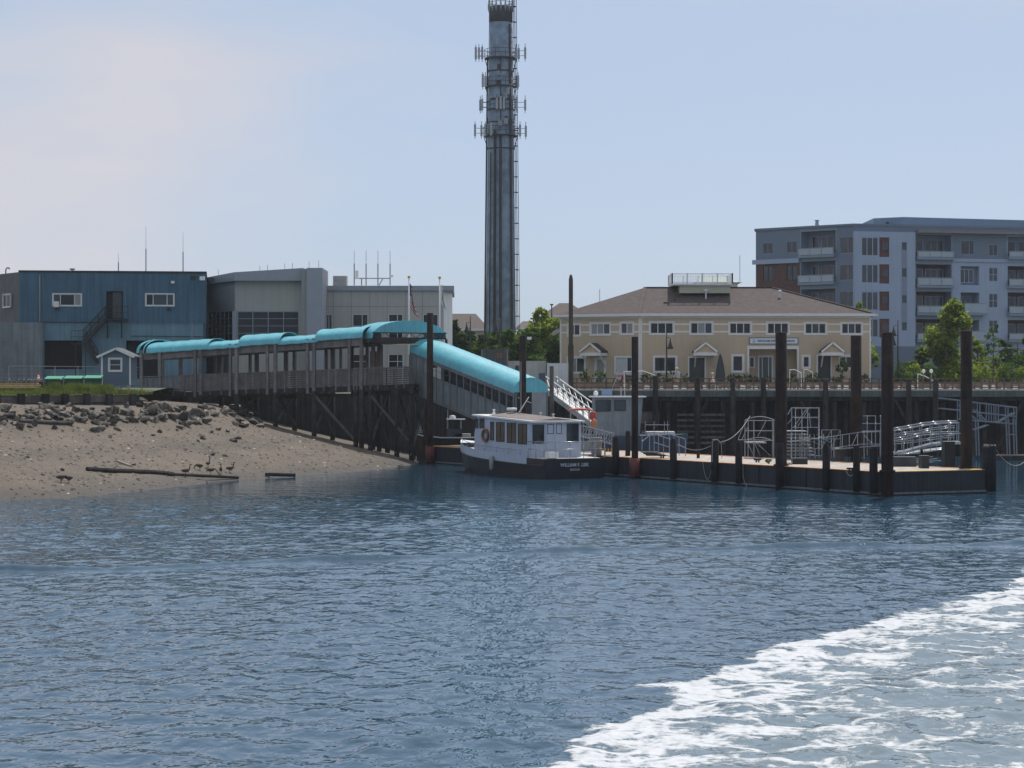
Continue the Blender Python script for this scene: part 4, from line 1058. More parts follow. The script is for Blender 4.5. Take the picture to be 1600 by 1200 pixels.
mb.build('walkway', m_gang, t)
mb = MB(); mb.hexa([gp(0, 0, -.95), gp(1, 0, -.95), gp(1, .03, -.95), gp(0, .03, -.95), gp(0, 0, -.6), gp(1, 0, -.6), gp(1, .03, -.6), gp(0, .03, -.6)])
mb.build('side_plate', m_gang, t)
# ================================================================== COVERED WALKWAY, LANDING AND GANGWAY
def barrel(name, P, Q, cross, w, rise, parent, m, ends=(None, None), n=14, drop=.0, ribs=0, label=None):
    """barrel canopy: P, Q = near eave points of the two ends, cross = unit vector across, w = width"""
    cv = Vector((cross[0], cross[1], 0))
    def hoop(p, k=1.0): return [p + cv*(w/2 - w/2*math.cos(math.pi*i/n)) + Vector((0, 0, rise*math.sin(math.pi*i/n)**.85 * k)) for i in range(n+1)]
    mb = MB()
    ns = max(1, ribs)
    rows = []
    for j in range(ns*2 + 1 if ribs else 2):
        t_ = j / (ns*2 if ribs else 1)
        h = hoop(P.lerp(Q, t_))
        if ribs and j % 2: h = [p - Vector((0, 0, .035)) for p in h]
        rows.append(h)
    mb.sheet(rows)
    mb.sheet([[p - Vector((0, 0, .05)) for p in r] for r in rows])
    for h in (rows[0], rows[-1]): mb.sheet([h, [p - Vector((0, 0, .05)) for p in h]])
    o = mb.build(name, m, parent, smooth=True, label=label)
    for E, mm in zip((rows[0], rows[-1]), ends):
        if mm is not None:
            off = (Q - P).normalized() * (.02 if E is rows[-1] else -.02)
            MB().add([p + off for p in E], [list(range(len(E)))]).build('end_panel', mm, o)
    return o
wA = at(228, 553, 169.0); wB = at(600, 527, 163.0)
wf_ = Fr((wA.x, wA.y), (wB.x, wB.y)); WW = 3.4
zf = lambda u: 5.08 + .034*u
ze = lambda u: 8.22 + .056*u
ux = lambda px, v=0.0: wf_.uz(px, 560, v)[0]
ww = thing('covered_walkway', 'weathered timber walkway on piles under a row of teal barrel canopies', 'walkway', tuple(wf_.p(8, 1.7, 2)))
m_walk = mat('walkway_timber', (0.165, 0.16, 0.16), 0.85, var=0.3, scale=1.8, streak=0.25, objvar=0.18)
uE = ux(648)
mb = MB(wf_); mb.hexa([(0, 0.05, zf(0)-.12), (uE, .05, zf(uE)-.12), (uE, WW-.05, zf(uE)-.12), (0, WW-.05, zf(0)-.12), (0, .05, zf(0)), (uE, .05, zf(uE)), (uE, WW-.05, zf(uE)), (0, WW-.05, zf(0))])
mb.build('floor', m_timber, ww)
for v in (-.06, WW-.05):
    mb = MB(wf_); mb.hexa([(0, v, zf(0)-.42), (uE, v, zf(uE)-.42), (uE, v+.1, zf(uE)-.42), (0, v+.1, zf(0)-.42), (0, v, zf(0)-.02), (uE, v, zf(uE)-.02), (uE, v+.1, zf(uE)-.02), (0, v+.1, zf(0)-.02)])
    mb.build('edge_beam', m_timberd, ww)
# posts: each bent is a pair, the right one of the pair is the pile that runs down to the shore
near = [(221, 0), (250, 1), (305, 0), (314, 1), (360, 0), (370, 1), (418, 0), (430.5, 1), (481, 0), (491, 1), (546, 0), (565, 1)]
def down_to(u, v):
    p = wf_.p(u, v, 0); return max(bz(p.x, p.y) - .3, -1.2)
for px, pile in near:
    u = ux(px, -.1); w_ = .12 if pile else .1
    for v, side_ in ((-.12, 0), (WW+.1, 1)):
        z0 = down_to(u, v) if pile else zf(u)-.45
        mb = MB(wf_)
        if pile:
            p = wf_.p(u, v, z0)
            MB().lathe(tuple(p), [(.19, 0), (.18, zf(u)-.3-z0)], 10).build('pile', m_timberd, ww, True)
            z0 = zf(u) - .3
        mb.box(u-w_, u+w_, v-w_, v+w_, z0, ze(u) + (.22 if side_ == 0 else 0)).build('post', m_walk, ww)
for px in (370, 430.5, 491, 556, 579, 620, 643):
    u = ux(px, -.1)
    if px > 500:
        for v in (-.1, WW):
            p = wf_.p(u, v, down_to(u, v))
            MB().lathe(tuple(p), [(.19, 0), (.18, zf(u)-.3-p.z)], 10).build('pile', m_timberd, ww, True)
    zb = max(down_to(u, 0)+.5, .5); zt_ = zf(u) - .5
    MB(wf_).bar((u, -.28, zb), (u, WW+.1, zt_), .1, .2).build('brace', m_timber, ww)
    MB(wf_).bar((u+.14, WW+.1, max(zb-.2, .4)), (u+.14, -.1, zt_), .1, .2).build('brace', m_timberd, ww)
    MB(wf_).bar((u+.05, -.35, zf(u)-.6), (u+.05, WW+.3, zf(u)-.6), .25, .3).build('cross_beam', m_timberd, ww)
for a, c_ in ((491, 556), (579, 640)):
    MB(wf_).bar((ux(a), -.2, zf(14)-.5), (ux(c_), -.2, 1.6), .1, .18).build('brace', m_timber, ww)
# rails and boarding, bay by bay
bays = [221, 250, 310, 365, 424, 486, 546, 565, 605, 646]
for a, c_ in zip(bays[:-1], bays[1:]):
    for v, nm in ((-.02, 0), (WW-.04, 1)):
        if nm == 1 and a < 240: continue
        ua, ub = ux(a)+.1, ux(c_)-.1
        lat = a >= 565
        mb = MB(wf_); ns = 7
        for k in range(ns):
            z_ = .08 + k*.165; hh = .07 if lat else .115
            mb.hexa([(ua, v, zf(ua)+z_), (ub, v, zf(ub)+z_), (ub, v+.03, zf(ub)+z_), (ua, v+.03, zf(ua)+z_), (ua, v, zf(ua)+z_+hh), (ub, v, zf(ub)+z_+hh), (ub, v+.03, zf(ub)+z_+hh), (ua, v+.03, zf(ua)+z_+hh)])
        mb.build('rail_boards', m_walk, ww)
        mb = MB(wf_); mb.bar((ua, v, zf(ua)+1.27), (ub, v, zf(ub)+1.27), .16, .07).build('hand_rail', m_walk, ww)
        for k in (1, 2):
            u = ua + (ub-ua)*k/3
            MB(wf_).box(u-.045, u+.045, v-.06, v-.002, zf(u)-.3, zf(u)+1.22).build('baluster', m_walk, ww)
    for v in (-.05, WW-.02):
        if a >= 565: continue
        ua, ub = ux(a), ux(c_)
        mb = MB(wf_); mb.hexa([(ua, v, ze(ua)-.55), (ub, v, ze(ub)-.55), (ub, v+.09, ze(ub)-.55), (ua, v+.09, ze(ua)-.55), (ua, v, ze(ua)-.02), (ub, v, ze(ub)-.02), (ub, v+.09, ze(ub)-.02), (ua, v+.09, ze(ua)-.02)])
        mb.build('header_beam', m_walk, ww)
# slim uprights of the far side seen between the posts
for px in (281, 345, 402, 445, 521, 532):
    u = ux(px, WW-.1); MB(wf_).box(u-.09, u+.09, WW-.12, WW+.04, zf(u), ze(u)-.5).build('post', m_walk, ww)
# teal canopies
segs = [(228, 324, .82, 0), (321, 375, .62, -.03), (372, 437, .86, .06), (434, 496, .62, -.03), (492, 566, .88, .08)]
for a, c_, rise, dz in segs:
    ua, ub = ux(a, -.3), ux(c_, -.3)
    P = wf_.p(ua, -.3, ze(ua)+dz); Q = wf_.p(ub, -.3, ze(ub)+dz)
    barrel('canopy', P, Q, wf_.ey, WW+.6, rise, ww, m_teal, ribs=max(2, round((ub-ua)/1.1)))
# slanted hoops at the street end
for k in range(2):
    P = wf_.p(-.12 - .55*k, -.3, ze(0)-.0); Q = wf_.p(-.02 -.42*k, -.3, ze(0))
    barrel('end_hoop', P, Q, (wf_.ey + wf_.ex*.22*(1+k)).normalized(), WW+.8, 1.05, ww, m_teal)
# plywood notice on the landing and the pale soffit light strip
u = ux(586, 2.9); MB(wf_).box(u-.33, u+.2, 2.7, 2.8, zf(u), zf(u)+2.6).build('notice_board', mat('varnished_ply', (.28, .15, .07), .6, var=.15), ww)
for px in (583, 595): 
    u = ux(px, 2.4); MB(wf_).box(u-.12, u+.12, 2.3, 2.54, zf(u), ze(u)-.4).build('post', m_walk, ww)

# arched canopy over the landing, turned across the walkway
la = thing('landing_canopy', 'large teal arched canopy over the walkway landing at the head of the covered gangway', 'canopy', tuple(at(620, 530, 164)))
LF = at(582, 528, 162.6); aw = Vector((-.43, .9)); cw = Vector((.9, .43))
Pb = LF + Vector((aw.x, aw.y, 0)) * 4.1
o = barrel('barrel_roof', Pb, LF, cw, 6.0, 1.33, la, m_teal, n=18)
n_ = 18
hp = [LF + Vector((cw.x, cw.y, 0))*(3.0 - 3.0*math.cos(math.pi*i/n_)) + Vector((0, 0, 1.33*math.sin(math.pi*i/n_)**.85)) for i in range(n_+1)]
f_ = Vector((.43, -.9, 0)) * .03
cut = LF.z + .40
mb = MB(); pp = [p + f_ for p in hp if p.z > cut]
a0 = hp[0].lerp(hp[1], .55); 
mb.add([Vector((pp[0].x-.25, pp[0].y-.12, cut))] + pp + [Vector((pp[-1].x+.25, pp[-1].y+.12, cut))], [list(range(len(pp)+2))])
mb.build('gable_panel', m_teal, la)
q0, q1 = hp[0], hp[-1]
for dz in (.02, .40):
    MB().tube(q0 + Vector((0, 0, dz)), q1 + Vector((0, 0, dz)), .05).build('truss_chord', m_black, la)
for k in range(12):
    a = q0.lerp(q1, k/12) + Vector((0, 0, .02 if k % 2 else .4)); b_ = q0.lerp(q1, (k+1)/12) + Vector((0, 0, .4 if k % 2 else .02))
    MB().tube(a, b_, .025).build('truss_web', m_black, la)
MB().bar(q0 + Vector((-.4, 0, -.2)), q0.lerp(q1, .62) + Vector((0, 0, -.2)), .2, .34).build('ring_beam', m_timberd, la)
MB().bar(Pb + Vector((-.2, 0, -.2)), q0 + Vector((-.2, 0, -.2)), .2, .3).build('ring_beam', m_timberd, la)
MB().bar(Pb + Vector((-.2, .0, -.2)), Pb + Vector((cw.x, cw.y, 0))*5.4 + Vector((0, 0, -.2)), .2, .3).build('ring_beam', m_timberd, la)
for p in (q1, Pb + Vector((cw.x, cw.y, 0))*5.3, Pb):
    MB().box(p.x-.1, p.x+.1, p.y-.1, p.y+.1, 4.9, p.z-.05).build('post', m_timberd, la)
MB().box(q0.x+.6, q0.x+3.4, q0.y+.9, q0.y+1.05, q0.z-.5, q0.z-.42).build('soffit_board', mat('pale_board', (.55, .47, .33), .7, var=.1), la)

# covered gangway
G0 = at(640, 548, 164.0); G1 = at(803, 613, 154.0)
gf = Fr((G0.x, G0.y), (G1.x, G1.y)); GL = gf.L; GW = 3.08
gz = lambda u: G0.z + (G1.z - G0.z) * u / GL
ga = thing('covered_gangway', 'covered gangway with teal ribbed barrel canopy sloping down to the barge', 'gangway', tuple(gf.p(GL/2, GW/2, 2)))
barrel('canopy', G0, G1, gf.ey, GW, 1.05, ga, m_teal, ends=(None, m_teal), n=16, ribs=20)
m_mesh = mat('grey_mesh_panel', (.17, .20, .215), .7, var=.25, scale=.9, streak=.2, corr=(.09, gf.ex.x, gf.ex.y))
def strip(u0, u1, d0, d1, v0, v1, name, m, par=ga):
    mb = MB(gf); mb.hexa([(u0, v0, gz(u0)-d1), (u1, v0, gz(u1)-d1), (u1, v1, gz(u1)-d1), (u0, v1, gz(u0)-d1), (u0, v0, gz(u0)-d0), (u1, v0, gz(u1)-d0), (u1, v1, gz(u1)-d0), (u0, v1, gz(u0)-d0)])
    return mb.build(name, m, par)
nb = 15; du = GL / nb
for v0, near_ in ((.03, True), (GW-.07, False)):
    for k in range(nb):
        u0, u1 = k*du, (k+1)*du
        strip(u0, u1, 1.25, 2.95, v0, v0+.03, 'side_panel', m_mesh)
        if k < 3: strip(u0, u1, .35, 1.25, v0, v0+.03, 'side_panel', m_mesh)
    strip(0, GL, .0, .34, v0-.02, v0+.06, 'eave_beam', mat('gangway_steel', (.13, .15, .165), .6, var=.2), ga)
    strip(0, GL, 1.22, 1.30, v0-.03, v0+.06, 'sill_rail', MATS['gangway_steel'], ga)
    strip(0, GL, 2.9, 3.12, v0-.03, v0+.08, 'bottom_chord', MATS['gangway_steel'], ga)
    for k in range(nb+1):
        u = min(k*du, GL-.05); strip(u-.05, u+.05, .3, 2.95, v0-.05, v0-.002, 'side_post', MATS['gangway_steel'])
    if near_:
        for k in range(3, nb):
            strip(k*du+.1, (k+1)*du-.1, .72, .75, v0, v0+.03, 'window_bar', MATS['gangway_steel'])
strip(0, GL, 2.7, 2.85, .1, GW-.1, 'floor', m_timberd)
# end posts and plastic strips
for v in (.1, GW-.15): strip(GL-.02, GL+.08, .05, 2.95, v, v+.09, 'end_post', MATS['gangway_steel'])
strip(GL-.01, GL+.03, .0, 2.4, GW*.52, GW-.16, 'end_curtain', mat('plastic_curtain', (.24, .27, .29), .5, var=.15))
# legs that carry the foot of the gangway on the barge
for u, v in ((GL-.3, .3), (GL-.3, GW-.3)):
    MB(gf).box(u-.12, u+.12, v-.12, v+.12, BZ+.02, gz(u)-3.0).build('support_leg', m_rust, ga)

# ================================================================== BUILDING HELPERS
def wall(fr, parent, name, m, u0, u1, z0, z1, holes=(), v=0.0, depth=.14):
    us = sorted({u0, u1, *[h[0] for h in holes], *[h[1] for h in holes]}); us = [u for u in us if u0 <= u <= u1]
    zs = sorted({z0, z1, *[h[2] for h in holes], *[h[3] for h in holes]}); zs = [z for z in zs if z0 <= z <= z1]
    mb = MB(fr)
    for ua, ub in zip(us[:-1], us[1:]):
        for za, zb in zip(zs[:-1], zs[1:]):
            um, zm = (ua+ub)/2, (za+zb)/2
            if any(h[0] < um < h[1] and h[2] < zm < h[3] for h in holes): continue
            mb.face((ua, v, za), (ub, v, za), (ub, v, zb), (ua, v, zb))
    for h in holes:
        d = h[4] if len(h) > 4 else depth
        a, b_, c2, e2 = h[:4]
        mb.face((a, v, c2), (a, v+d, c2), (a, v+d, e2), (a, v, e2)); mb.face((b_, v, c2), (b_, v, e2), (b_, v+d, e2), (b_, v+d, c2))
        mb.face((a, v, e2), (a, v+d, e2), (b_, v+d, e2), (b_, v, e2)); mb.face((a, v, c2), (b_, v, c2), (b_, v+d, c2), (a, v+d, c2))
    return mb.build(name, m, parent)
def window(fr, parent, u0, u1, z0, z1, cols=1, rows=1, mf=None, mg=None, v=0.0, fw=.07, proud=.03, deep=.1, colw=None, panes=None, name='window', trim=0.0):
    mf = mf or m_white; mg = mg or m_glass
    mb = MB(fr); a, b_ = v - proud, v + deep
    if trim:
        t = trim; mb.box(u0-t, u0, a, v-.002, z0-t, z1+t); mb.box(u1, u1+t, a, v-.002, z0-t, z1+t); mb.box(u0, u1, a, v-.002, z1, z1+t); mb.box(u0, u1, a-.02, v-.002, z0-t, z0)
    b0 = v + .02
    mb.box(u0, u0+fw, b0, b_, z0, z1); mb.box(u1-fw, u1, b0, b_, z0, z1); mb.box(u0+fw, u1-fw, b0, b_, z1-fw, z1); mb.box(u0+fw, u1-fw, b0, b_, z0, z0+fw)
    ws = colw or [1/cols]*cols; cu = [u0]
    for w_ in ws: cu.append(cu[-1] + w_*(u1-u0))
    for u in cu[1:-1]: mb.box(u-fw/2, u+fw/2, b0+.01, b_, z0+fw, z1-fw)
    for j in range(1, rows):
        z = z0 + (z1-z0)*j/rows
        for a2, b2 in zip(cu[:-1], cu[1:]): mb.box(a2+fw*.6, b2-fw*.6, b0+.01, b_, z-fw*.35, z+fw*.35)
    o = mb.build(name, mf, parent)
    for i, (a2, b2) in enumerate(zip(cu[:-1], cu[1:])):
        for j in range(rows):
            za, zb = z0 + (z1-z0)*j/rows, z0 + (z1-z0)*(j+1)/rows
            g_ = mg
            if panes: g_ = panes[(i + j*len(ws)) % len(panes)]
            MB(fr).face((a2+.02, v+deep*.7, za+.02), (b2-.02, v+deep*.7, za+.02), (b2-.02, v+deep*.7, zb-.02), (a2+.02, v+deep*.7, zb-.02)).build('pane', g_, o)
    return o
GZ0 = 5.45

# ================================================================== BLUE WAREHOUSE, LEFT
A = at(30, 425, 178.0); B = at(322, 428, 180.0)
bb = Fr((A.x, A.y), (B.x, B.y)); bl = bb.L
blu = thing('warehouse', 'flat roofed blue metal warehouse with outside stair at the left', 'building', tuple(bb.p(bl/2, 5, GZ0)))
m_blue = mat('blue_metal_siding', (.050, .122, .190), .55, var=.14, scale=.5, streak=.22, corr=(.16, bb.ex.x, bb.ex.y))
m_blue2 = mat('pale_blue_block', (.135, .245, .31), .7, var=.14, scale=.5, streak=.15)
m_pale = mat('pale_grey_block', (.19, .22, .245), .8, var=.18, scale=.7, streak=.2, clap=.2)
zt_ = A.z; zm_ = bb.uz(100, 505)[1]
wr = [bb.rect(83, 459.5, 127, 477.5), bb.rect(228, 459.5, 271.5, 477.5)]
dr = bb.rect(166, 455, 192, 498)
wall(bb, blu, 'upper_wall', m_blue, 0, bl, zm_, zt_, [(*r,) for r in wr] + [(*dr, .3)], v=-.08)
for i, r in enumerate(wr):
    w_ = window(bb, blu, *r, cols=3, colw=[.26, .50, .24], v=-.08, mg=m_glass, trim=.07, fw=.06, panes=[m_glassb, m_glass, m_blind] if i == 0 else [m_glass, m_glassb, m_glassb])
MB(bb).face((dr[0], .2, dr[2]), (dr[1], .2, dr[2]), (dr[1], .2, dr[3]), (dr[0], .2, dr[3])).build('upper_door', m_dark, blu)
u0, u1, z0, z1 = bb.rect(176, 456, 190, 497); MB(bb).box(u0, u1, .1, .16, z0, z1).build('door_leaf', mat('dark_grey_door', (.06, .07, .085), .6, var=.1), blu)
g1 = bb.rect(69, 532, 128, 577); g2 = bb.rect(197, 532, 256, 592)
wall(bb, blu, 'lower_wall', m_blue2, 0, bl, GZ0, zm_, [(*g1, .6), (*g2, .6)], v=0)
for g_ in (g1, g2):
    MB(bb).face((g_[0], .6, g_[2]), (g_[1], .6, g_[2]), (g_[1], .6, g_[3]), (g_[0], .6, g_[3])).build('garage_door', m_dark, blu)
u0, u1, z0, z1 = bb.rect(-70, 504, 68, 600)
MB(bb).box(u0, u1, -.9, -.005, GZ0-.3, z1).build('annex', m_pale, blu)
u0, u1, z0, z1 = bb.rect(5, 532, 27, 592, -.9)
MB(bb).box(u0, u1, -.95, -.902, GZ0-.2, z1).build('annex_door', mat('old_door', (.15, .17, .19), .7, var=.2), blu)
lfc = Fr((at(-60, 430, 189).x, 189), (A.x, A.y))
MB(lfc).box(0, lfc.L, .0, .2, zm_-.2, zt_).build('side_wall', mat('brown_grey_siding', (.11, .115, .125), .7, var=.15, streak=.15, corr=(.16, lfc.ex.x, lfc.ex.y)), blu)
r = lfc.rect(7, 460, 19, 480); window(lfc, blu, *r, cols=2, v=-.15, mg=m_glass, trim=.06, deep=.1)
MB(bb).box(-.05, bl+.05, -.14, 9, zt_-.02, zt_+.14).build('roof_cap', m_black, blu)
MB(bb).box(bl-.25, bl-.005, .0, 9, GZ0, zt_-.03).build('right_wall', m_blue, blu)
MB(bb).box(.02, .25, .05, 9, GZ0, zt_-.03).build('left_return', m_blue, blu)
u0, u1, z0, z1 = bb.rect(84, 471, 92, 480, -.3); 
MB(bb).box(u0, u1, -.55, -.09, z0, z1).build('air_conditioner', m_white, blu)
for (pa, pb, nm) in (((300, 505), (300, 590), 'downspout'), ((62, 430), (62, 503), 'downspout')):
    a = bb.uz(*pa, -.16); b_ = bb.uz(*pb, -.16); MB(bb).bar((a[0], -.16, a[1]), (b_[0], -.16, b_[1]), .09).build(nm, m_grey, blu)
for y_, x0_, x1_ in ((525, 205, 320), (503, 60, 165)):
    a = bb.uz(x0_, y_, -.12); b_ = bb.uz(x1_, y_+1, -.12); MB(bb).tube((a[0], -.13, a[1]), (b_[0], -.13, b_[1]), .03).build('conduit', m_black, blu)
for x_, y_ in ((264, 483), (90, 482), (270, 441)):
    a = bb.uz(x_, y_, -.2); MB(bb).box(a[0]-.14, a[0]+.14, -.32, -.085, a[1]-.1, a[1]+.1).build('wall_lamp', m_black if y_ > 450 else m_whitepaint, blu)
# outside stair
st = thing('outside_stair', 'black steel stair climbing to the upper door of the blue warehouse', 'stair', tuple(bb.p(5.5, -.9, GZ0)))
def sp(px, py, v): u, z = bb.uz(px, py, v); return (u, v, z)
v0, v1 = -1.25, -.15
mb = MB(bb); a = sp(162, 498, v0); b_ = sp(200, 498, v0); mb.box(a[0], b_[0], v0, v1, a[2]-.1, a[2]); mb.build('landing', m_black, st)
a = sp(111, 536, v0); b_ = sp(135, 536, v0); MB(bb).box(a[0], b_[0], v0, v1, a[2]-.1, a[2]).build('landing', m_black, st)
def flight(pa, pb, nst):
    A_, B_ = Vector(sp(*pa, v0)), Vector(sp(*pb, v0))
    for v in (v0, v1): MB(bb).bar((A_.x, v, A_.z-.05), (B_.x, v, B_.z-.05), .05, .28).build('stringer', m_black, st)
    for k in range(nst):
        p = A_.lerp(B_, (k+.5)/nst); MB(bb).box(p.x-.14, p.x+.14, v0+.03, v1-.03, p.z-.05, p.z).build('tread', m_black, st)
    for v in (v0, v1):
        for h_ in (.5, 1.0): MB(bb).bar((A_.x, v, A_.z+h_), (B_.x, v, B_.z+h_), .045).build('hand_rail', m_black, st)
        for k in range(4): p = A_.lerp(B_, k/3); MB(bb).bar((p.x, v, p.z-.1), (p.x, v, p.z+1.0), .04).build('rail_post', m_black, st)
flight((164, 498), (130, 535), 11)
flight((134, 537), (152, 566), 8)
for pa, pb in (((164, 498), (200, 498)), ((111, 536), (135, 536))):
    A_, B_ = Vector(sp(*pa, v0)), Vector(sp(*pb, v0))
    for h_ in (.5, 1.0): MB(bb).bar((A_.x, v0, A_.z+h_), (B_.x, v0, B_.z+h_), .045).build('hand_rail', m_black, st)
    for k in range(3): p = A_.lerp(B_, k/2); MB(bb).bar((p.x, v0, p.z-.1), (p.x, v0, p.z+1.0), .04).build('rail_post', m_black, st)
for px in (168, 190): MB(bb).bar(sp(px, 499, v0), (sp(px, 528, -.05)[0], -.03, sp(px, 528, -.05)[2]), .08).build('bracket', m_black, st)
for px in (118, 134): a = sp(px, 537, v0); MB(bb).bar(a, (a[0], v0, GZ0), .08).build('leg', m_black, st)
# things on the roof and walls
for px, yt, yb, lab in ((185, 395, 425, 'short whip aerial on the blue warehouse roof above the stair door'), (228, 353, 425, 'tall thick whip aerial on the blue warehouse roof above the right window'), (286, 362, 425, 'tall whip aerial nearest the right end of the blue warehouse roof')):
    t = thing('whip_aerial', lab, 'aerial', tuple(at(px, yb, 181)), 0, 'aerials on the warehouse roof')
    ym = yb - (yb-yt)*.5
    MB().tube(at(px, yb, 181), at(px, ym, 181), .045).build('mast', m_grey, t); MB().tube(at(px, ym, 181), at(px, yt, 181), .02, .012).build('whip', m_white, t)
t = thing('roof_vent', 'small rusty vent cap on the blue warehouse roof', 'vent', tuple(at(113, 426, 181)))
MB().lathe(tuple(at(113, 426, 181)), [(.12, 0), (.12, .2)], 8).build('pipe', m_rust, t); MB().lathe(tuple(at(113, 421.5, 181)), [(.24, 0), (.2, .1)], 8).build('cap', m_rust, t)
P = at(9, 430, 182); mb = MB(); mb.path([P, P + Vector((0, 0, .45)), P + Vector((.1, 0, .6)), P + Vector((.25, 0, .62)), P + Vector((.33, 0, .5))], .06); mb.build('gooseneck_vent', m_grey, None, False, 'curved gooseneck vent pipe at the far left of the warehouse roof', 'vent')
t = thing('flood_lights', 'cluster of floodlights on the right top corner of the blue warehouse', 'light', tuple(at(315, 436, 179.3)))
MB().tube(at(300, 432, 179.2), at(334, 436, 179.2), .05).build('arm', m_black, t)
for px, py, m_ in ((302, 434, m_black), (316, 434.5, m_whitepaint), (331, 437, m_black)):
    P = at(px, py, 178.9); MB().box(P.x-.2, P.x+.2, P.y-.15, P.y+.2, P.z-.18, P.z+.14).build('lamp_head', m_, t)

# ================================================================== GREY CIVIC BUILDING
cv = thing('civic_building', 'grey and beige panelled civic building with glazed lobby behind the walkway', 'building', tuple(at(510, 600, 186)))
m_beige = mat('beige_panel', (.40, .40, .375), .7, var=.07, scale=.4, streak=.06)
m_lgrey = mat('lap_grey_panel', (.32, .35, .40), .6, var=.07, clap=.32)
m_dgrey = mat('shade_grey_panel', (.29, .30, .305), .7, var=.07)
G1f = Fr((at(504, 0, 186).x, 186), (at(693, 0, 186).x, 186.2))
zt1 = ZZ(454, 186)
hs = [G1f.rect(*r) for r in ((505.5, 491, 519, 545), (551, 491, 575, 528), (607, 491, 629.5, 528), (661, 491, 684.5, 528), (607, 553.5, 630, 576), (551, 553.5, 575, 576), (661, 553.5, 684.5, 576))]
wall(G1f, cv, 'wing_wall', m_beige, 0, G1f.L, GZ0, zt1, hs)
for h in hs: window(G1f, cv, *h, cols=2, rows=2, colw=[.62, .38], fw=.05, mf=m_white, mg=m_glass, deep=.12)
MB(G1f).box(-.02, G1f.L+.9, -.22, .0, zt1, ZZ(446.5, 186)).build('coping', m_lgrey, cv)
MB(G1f).box(-.0, G1f.L+.85, .02, 12, zt1-.1, ZZ(447.2, 186)).build('roof', m_conc, cv)
mb = MB(G1f)
for px in (521, 549, 578, 605, 634, 660):
    u = G1f.uz(px, 500)[0]; mb.box(u-.018, u+.018, -.012, -.001, GZ0, zt1)
z = ZZ(479, 186); mb.box(0, G1f.L, -.011, -.001, z-.018, z+.018); mb.build('panel_joint', mat('joint', (.2, .19, .18), .8), cv)
q0 = G1f.p(G1f.L, 0, 0); ef = Fr((q0.x, q0.y), (at(706.5, 0, 189).x, 189))
MB(ef).box(0.001, ef.L, -.02, .15, GZ0, ZZ(446.5, 187)).build('end_wall', m_whitepaint, cv)
# lobby
lx0, lx1 = at(367, 0, 183), at(474, 0, 183)
lf = Fr((lx0.x, 183), (lx1.x, 183)); zl = ZZ(439, 183)
hg = lf.rect(371, 486.5, 467, 532)
wall(lf, cv, 'lobby_wall', m_beige, 0, lf.L, GZ0, zl, [hg])
window(lf, cv, *hg, cols=4, rows=4, mg=m_glass, mf=m_lgrey, fw=.06, name='curtain_wall')
a_ = at(318, 0, 189.5); lf2 = Fr((a_.x, 189.5), (lx0.x, 183)); hg2 = lf2.rect(324, 487, 363, 533)
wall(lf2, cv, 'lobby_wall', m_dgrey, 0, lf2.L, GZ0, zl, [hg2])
window(lf2, cv, *hg2, cols=6, rows=4, mg=m_glass, mf=m_lgrey, fw=.05, name='curtain_wall')
MB().box(lx0.x-.18, lx0.x+.16, 182.75, 183.0, GZ0, ZZ(486, 183)).build('corner_column', m_lgrey, cv)
mb = MB()      # mono-pitch lobby roof, rising to the right
zb0 = zl - .02; R0, R1, R2 = at(318, 0, 188.7), at(366, 0, 182.2), at(474, 0, 182.2)
ztl, ztr = ZZ(432, 186), ZZ(419.5, 183)
bot_ = [(R0.x, 188.7, zb0), (R1.x, 182.2, zb0), (R2.x, 182.2, zb0), (R2.x, 194, zb0), (R0.x, 194, zb0)]
tp_ = [(R0.x, 188.7, ztl), (R1.x, 182.2, ztl + (ztr-ztl)*.33), (R2.x, 182.2, ztr), (R2.x, 194, ztr), (R0.x, 194, ztl)]
for i in range(5):
    j = (i+1) % 5; mb.face(bot_[i], bot_[j], tp_[j], tp_[i])
mb.face(*tp_); mb.face(*bot_[::-1]); mb.build('lobby_roof', m_lgrey, cv)
T0, T1 = at(473, 0, 181.5), at(504, 0, 181.5)
MB().box(T0.x+.35, T1.x, 181.2, 187, GZ0, ZZ(418.5, 181.2)).build('stair_tower', m_lgrey, cv)
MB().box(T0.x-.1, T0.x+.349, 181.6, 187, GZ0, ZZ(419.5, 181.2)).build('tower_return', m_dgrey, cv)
# roof plant
P = at(531, 447, 190); t = thing('rooftop_unit', 'boxy air handling unit on the civic building roof', 'air handler', tuple(P))
MB().box(P.x-.6, P.x+.6, 190, 191.2, P.z-.1, ZZ(431, 190)).build('cabinet', m_beige, t)
for k in range(2):
    for j in range(2): MB().box(P.x-.52+.56*k, P.x-.04+.56*k, 189.95, 189.998, P.z+.1+.38*j, P.z+.42+.38*j).build('grille', m_grey, t)
t = thing('antenna_rack', 'rack of four upright antennas on the civic building roof', 'antenna', tuple(at(582, 447, 190)))
for px in (553.5, 572, 590.5, 609.5):
    MB().tube(at(px, 446, 190), at(px, 412, 190), .05).build('mast', m_grey, t); MB().tube(at(px, 412, 190), at(px, 392, 190), .03).build('whip', m_white, t)
MB().tube(at(553, 435, 190), at(610, 435, 190), .05).build('cross_bar', m_grey, t); MB().tube(at(565, 446, 190), at(565, 435, 190), .05).build('strut', m_grey, t); MB().tube(at(592, 446, 190), at(598, 436, 190), .05).build('strut', m_grey, t)
MB().box(at(555, 0, 189.8).x, at(560, 0, 189.8).x, 189.7, 189.9, ZZ(436, 190), ZZ(423, 190)).build('panel_antenna', m_white, t)
MB().lathe(tuple(at(612, 434, 189.8)), [(.02, 0), (.14, .06), (.16, .25), (.05, .32)], 10).build('small_dish', m_white, t, True)
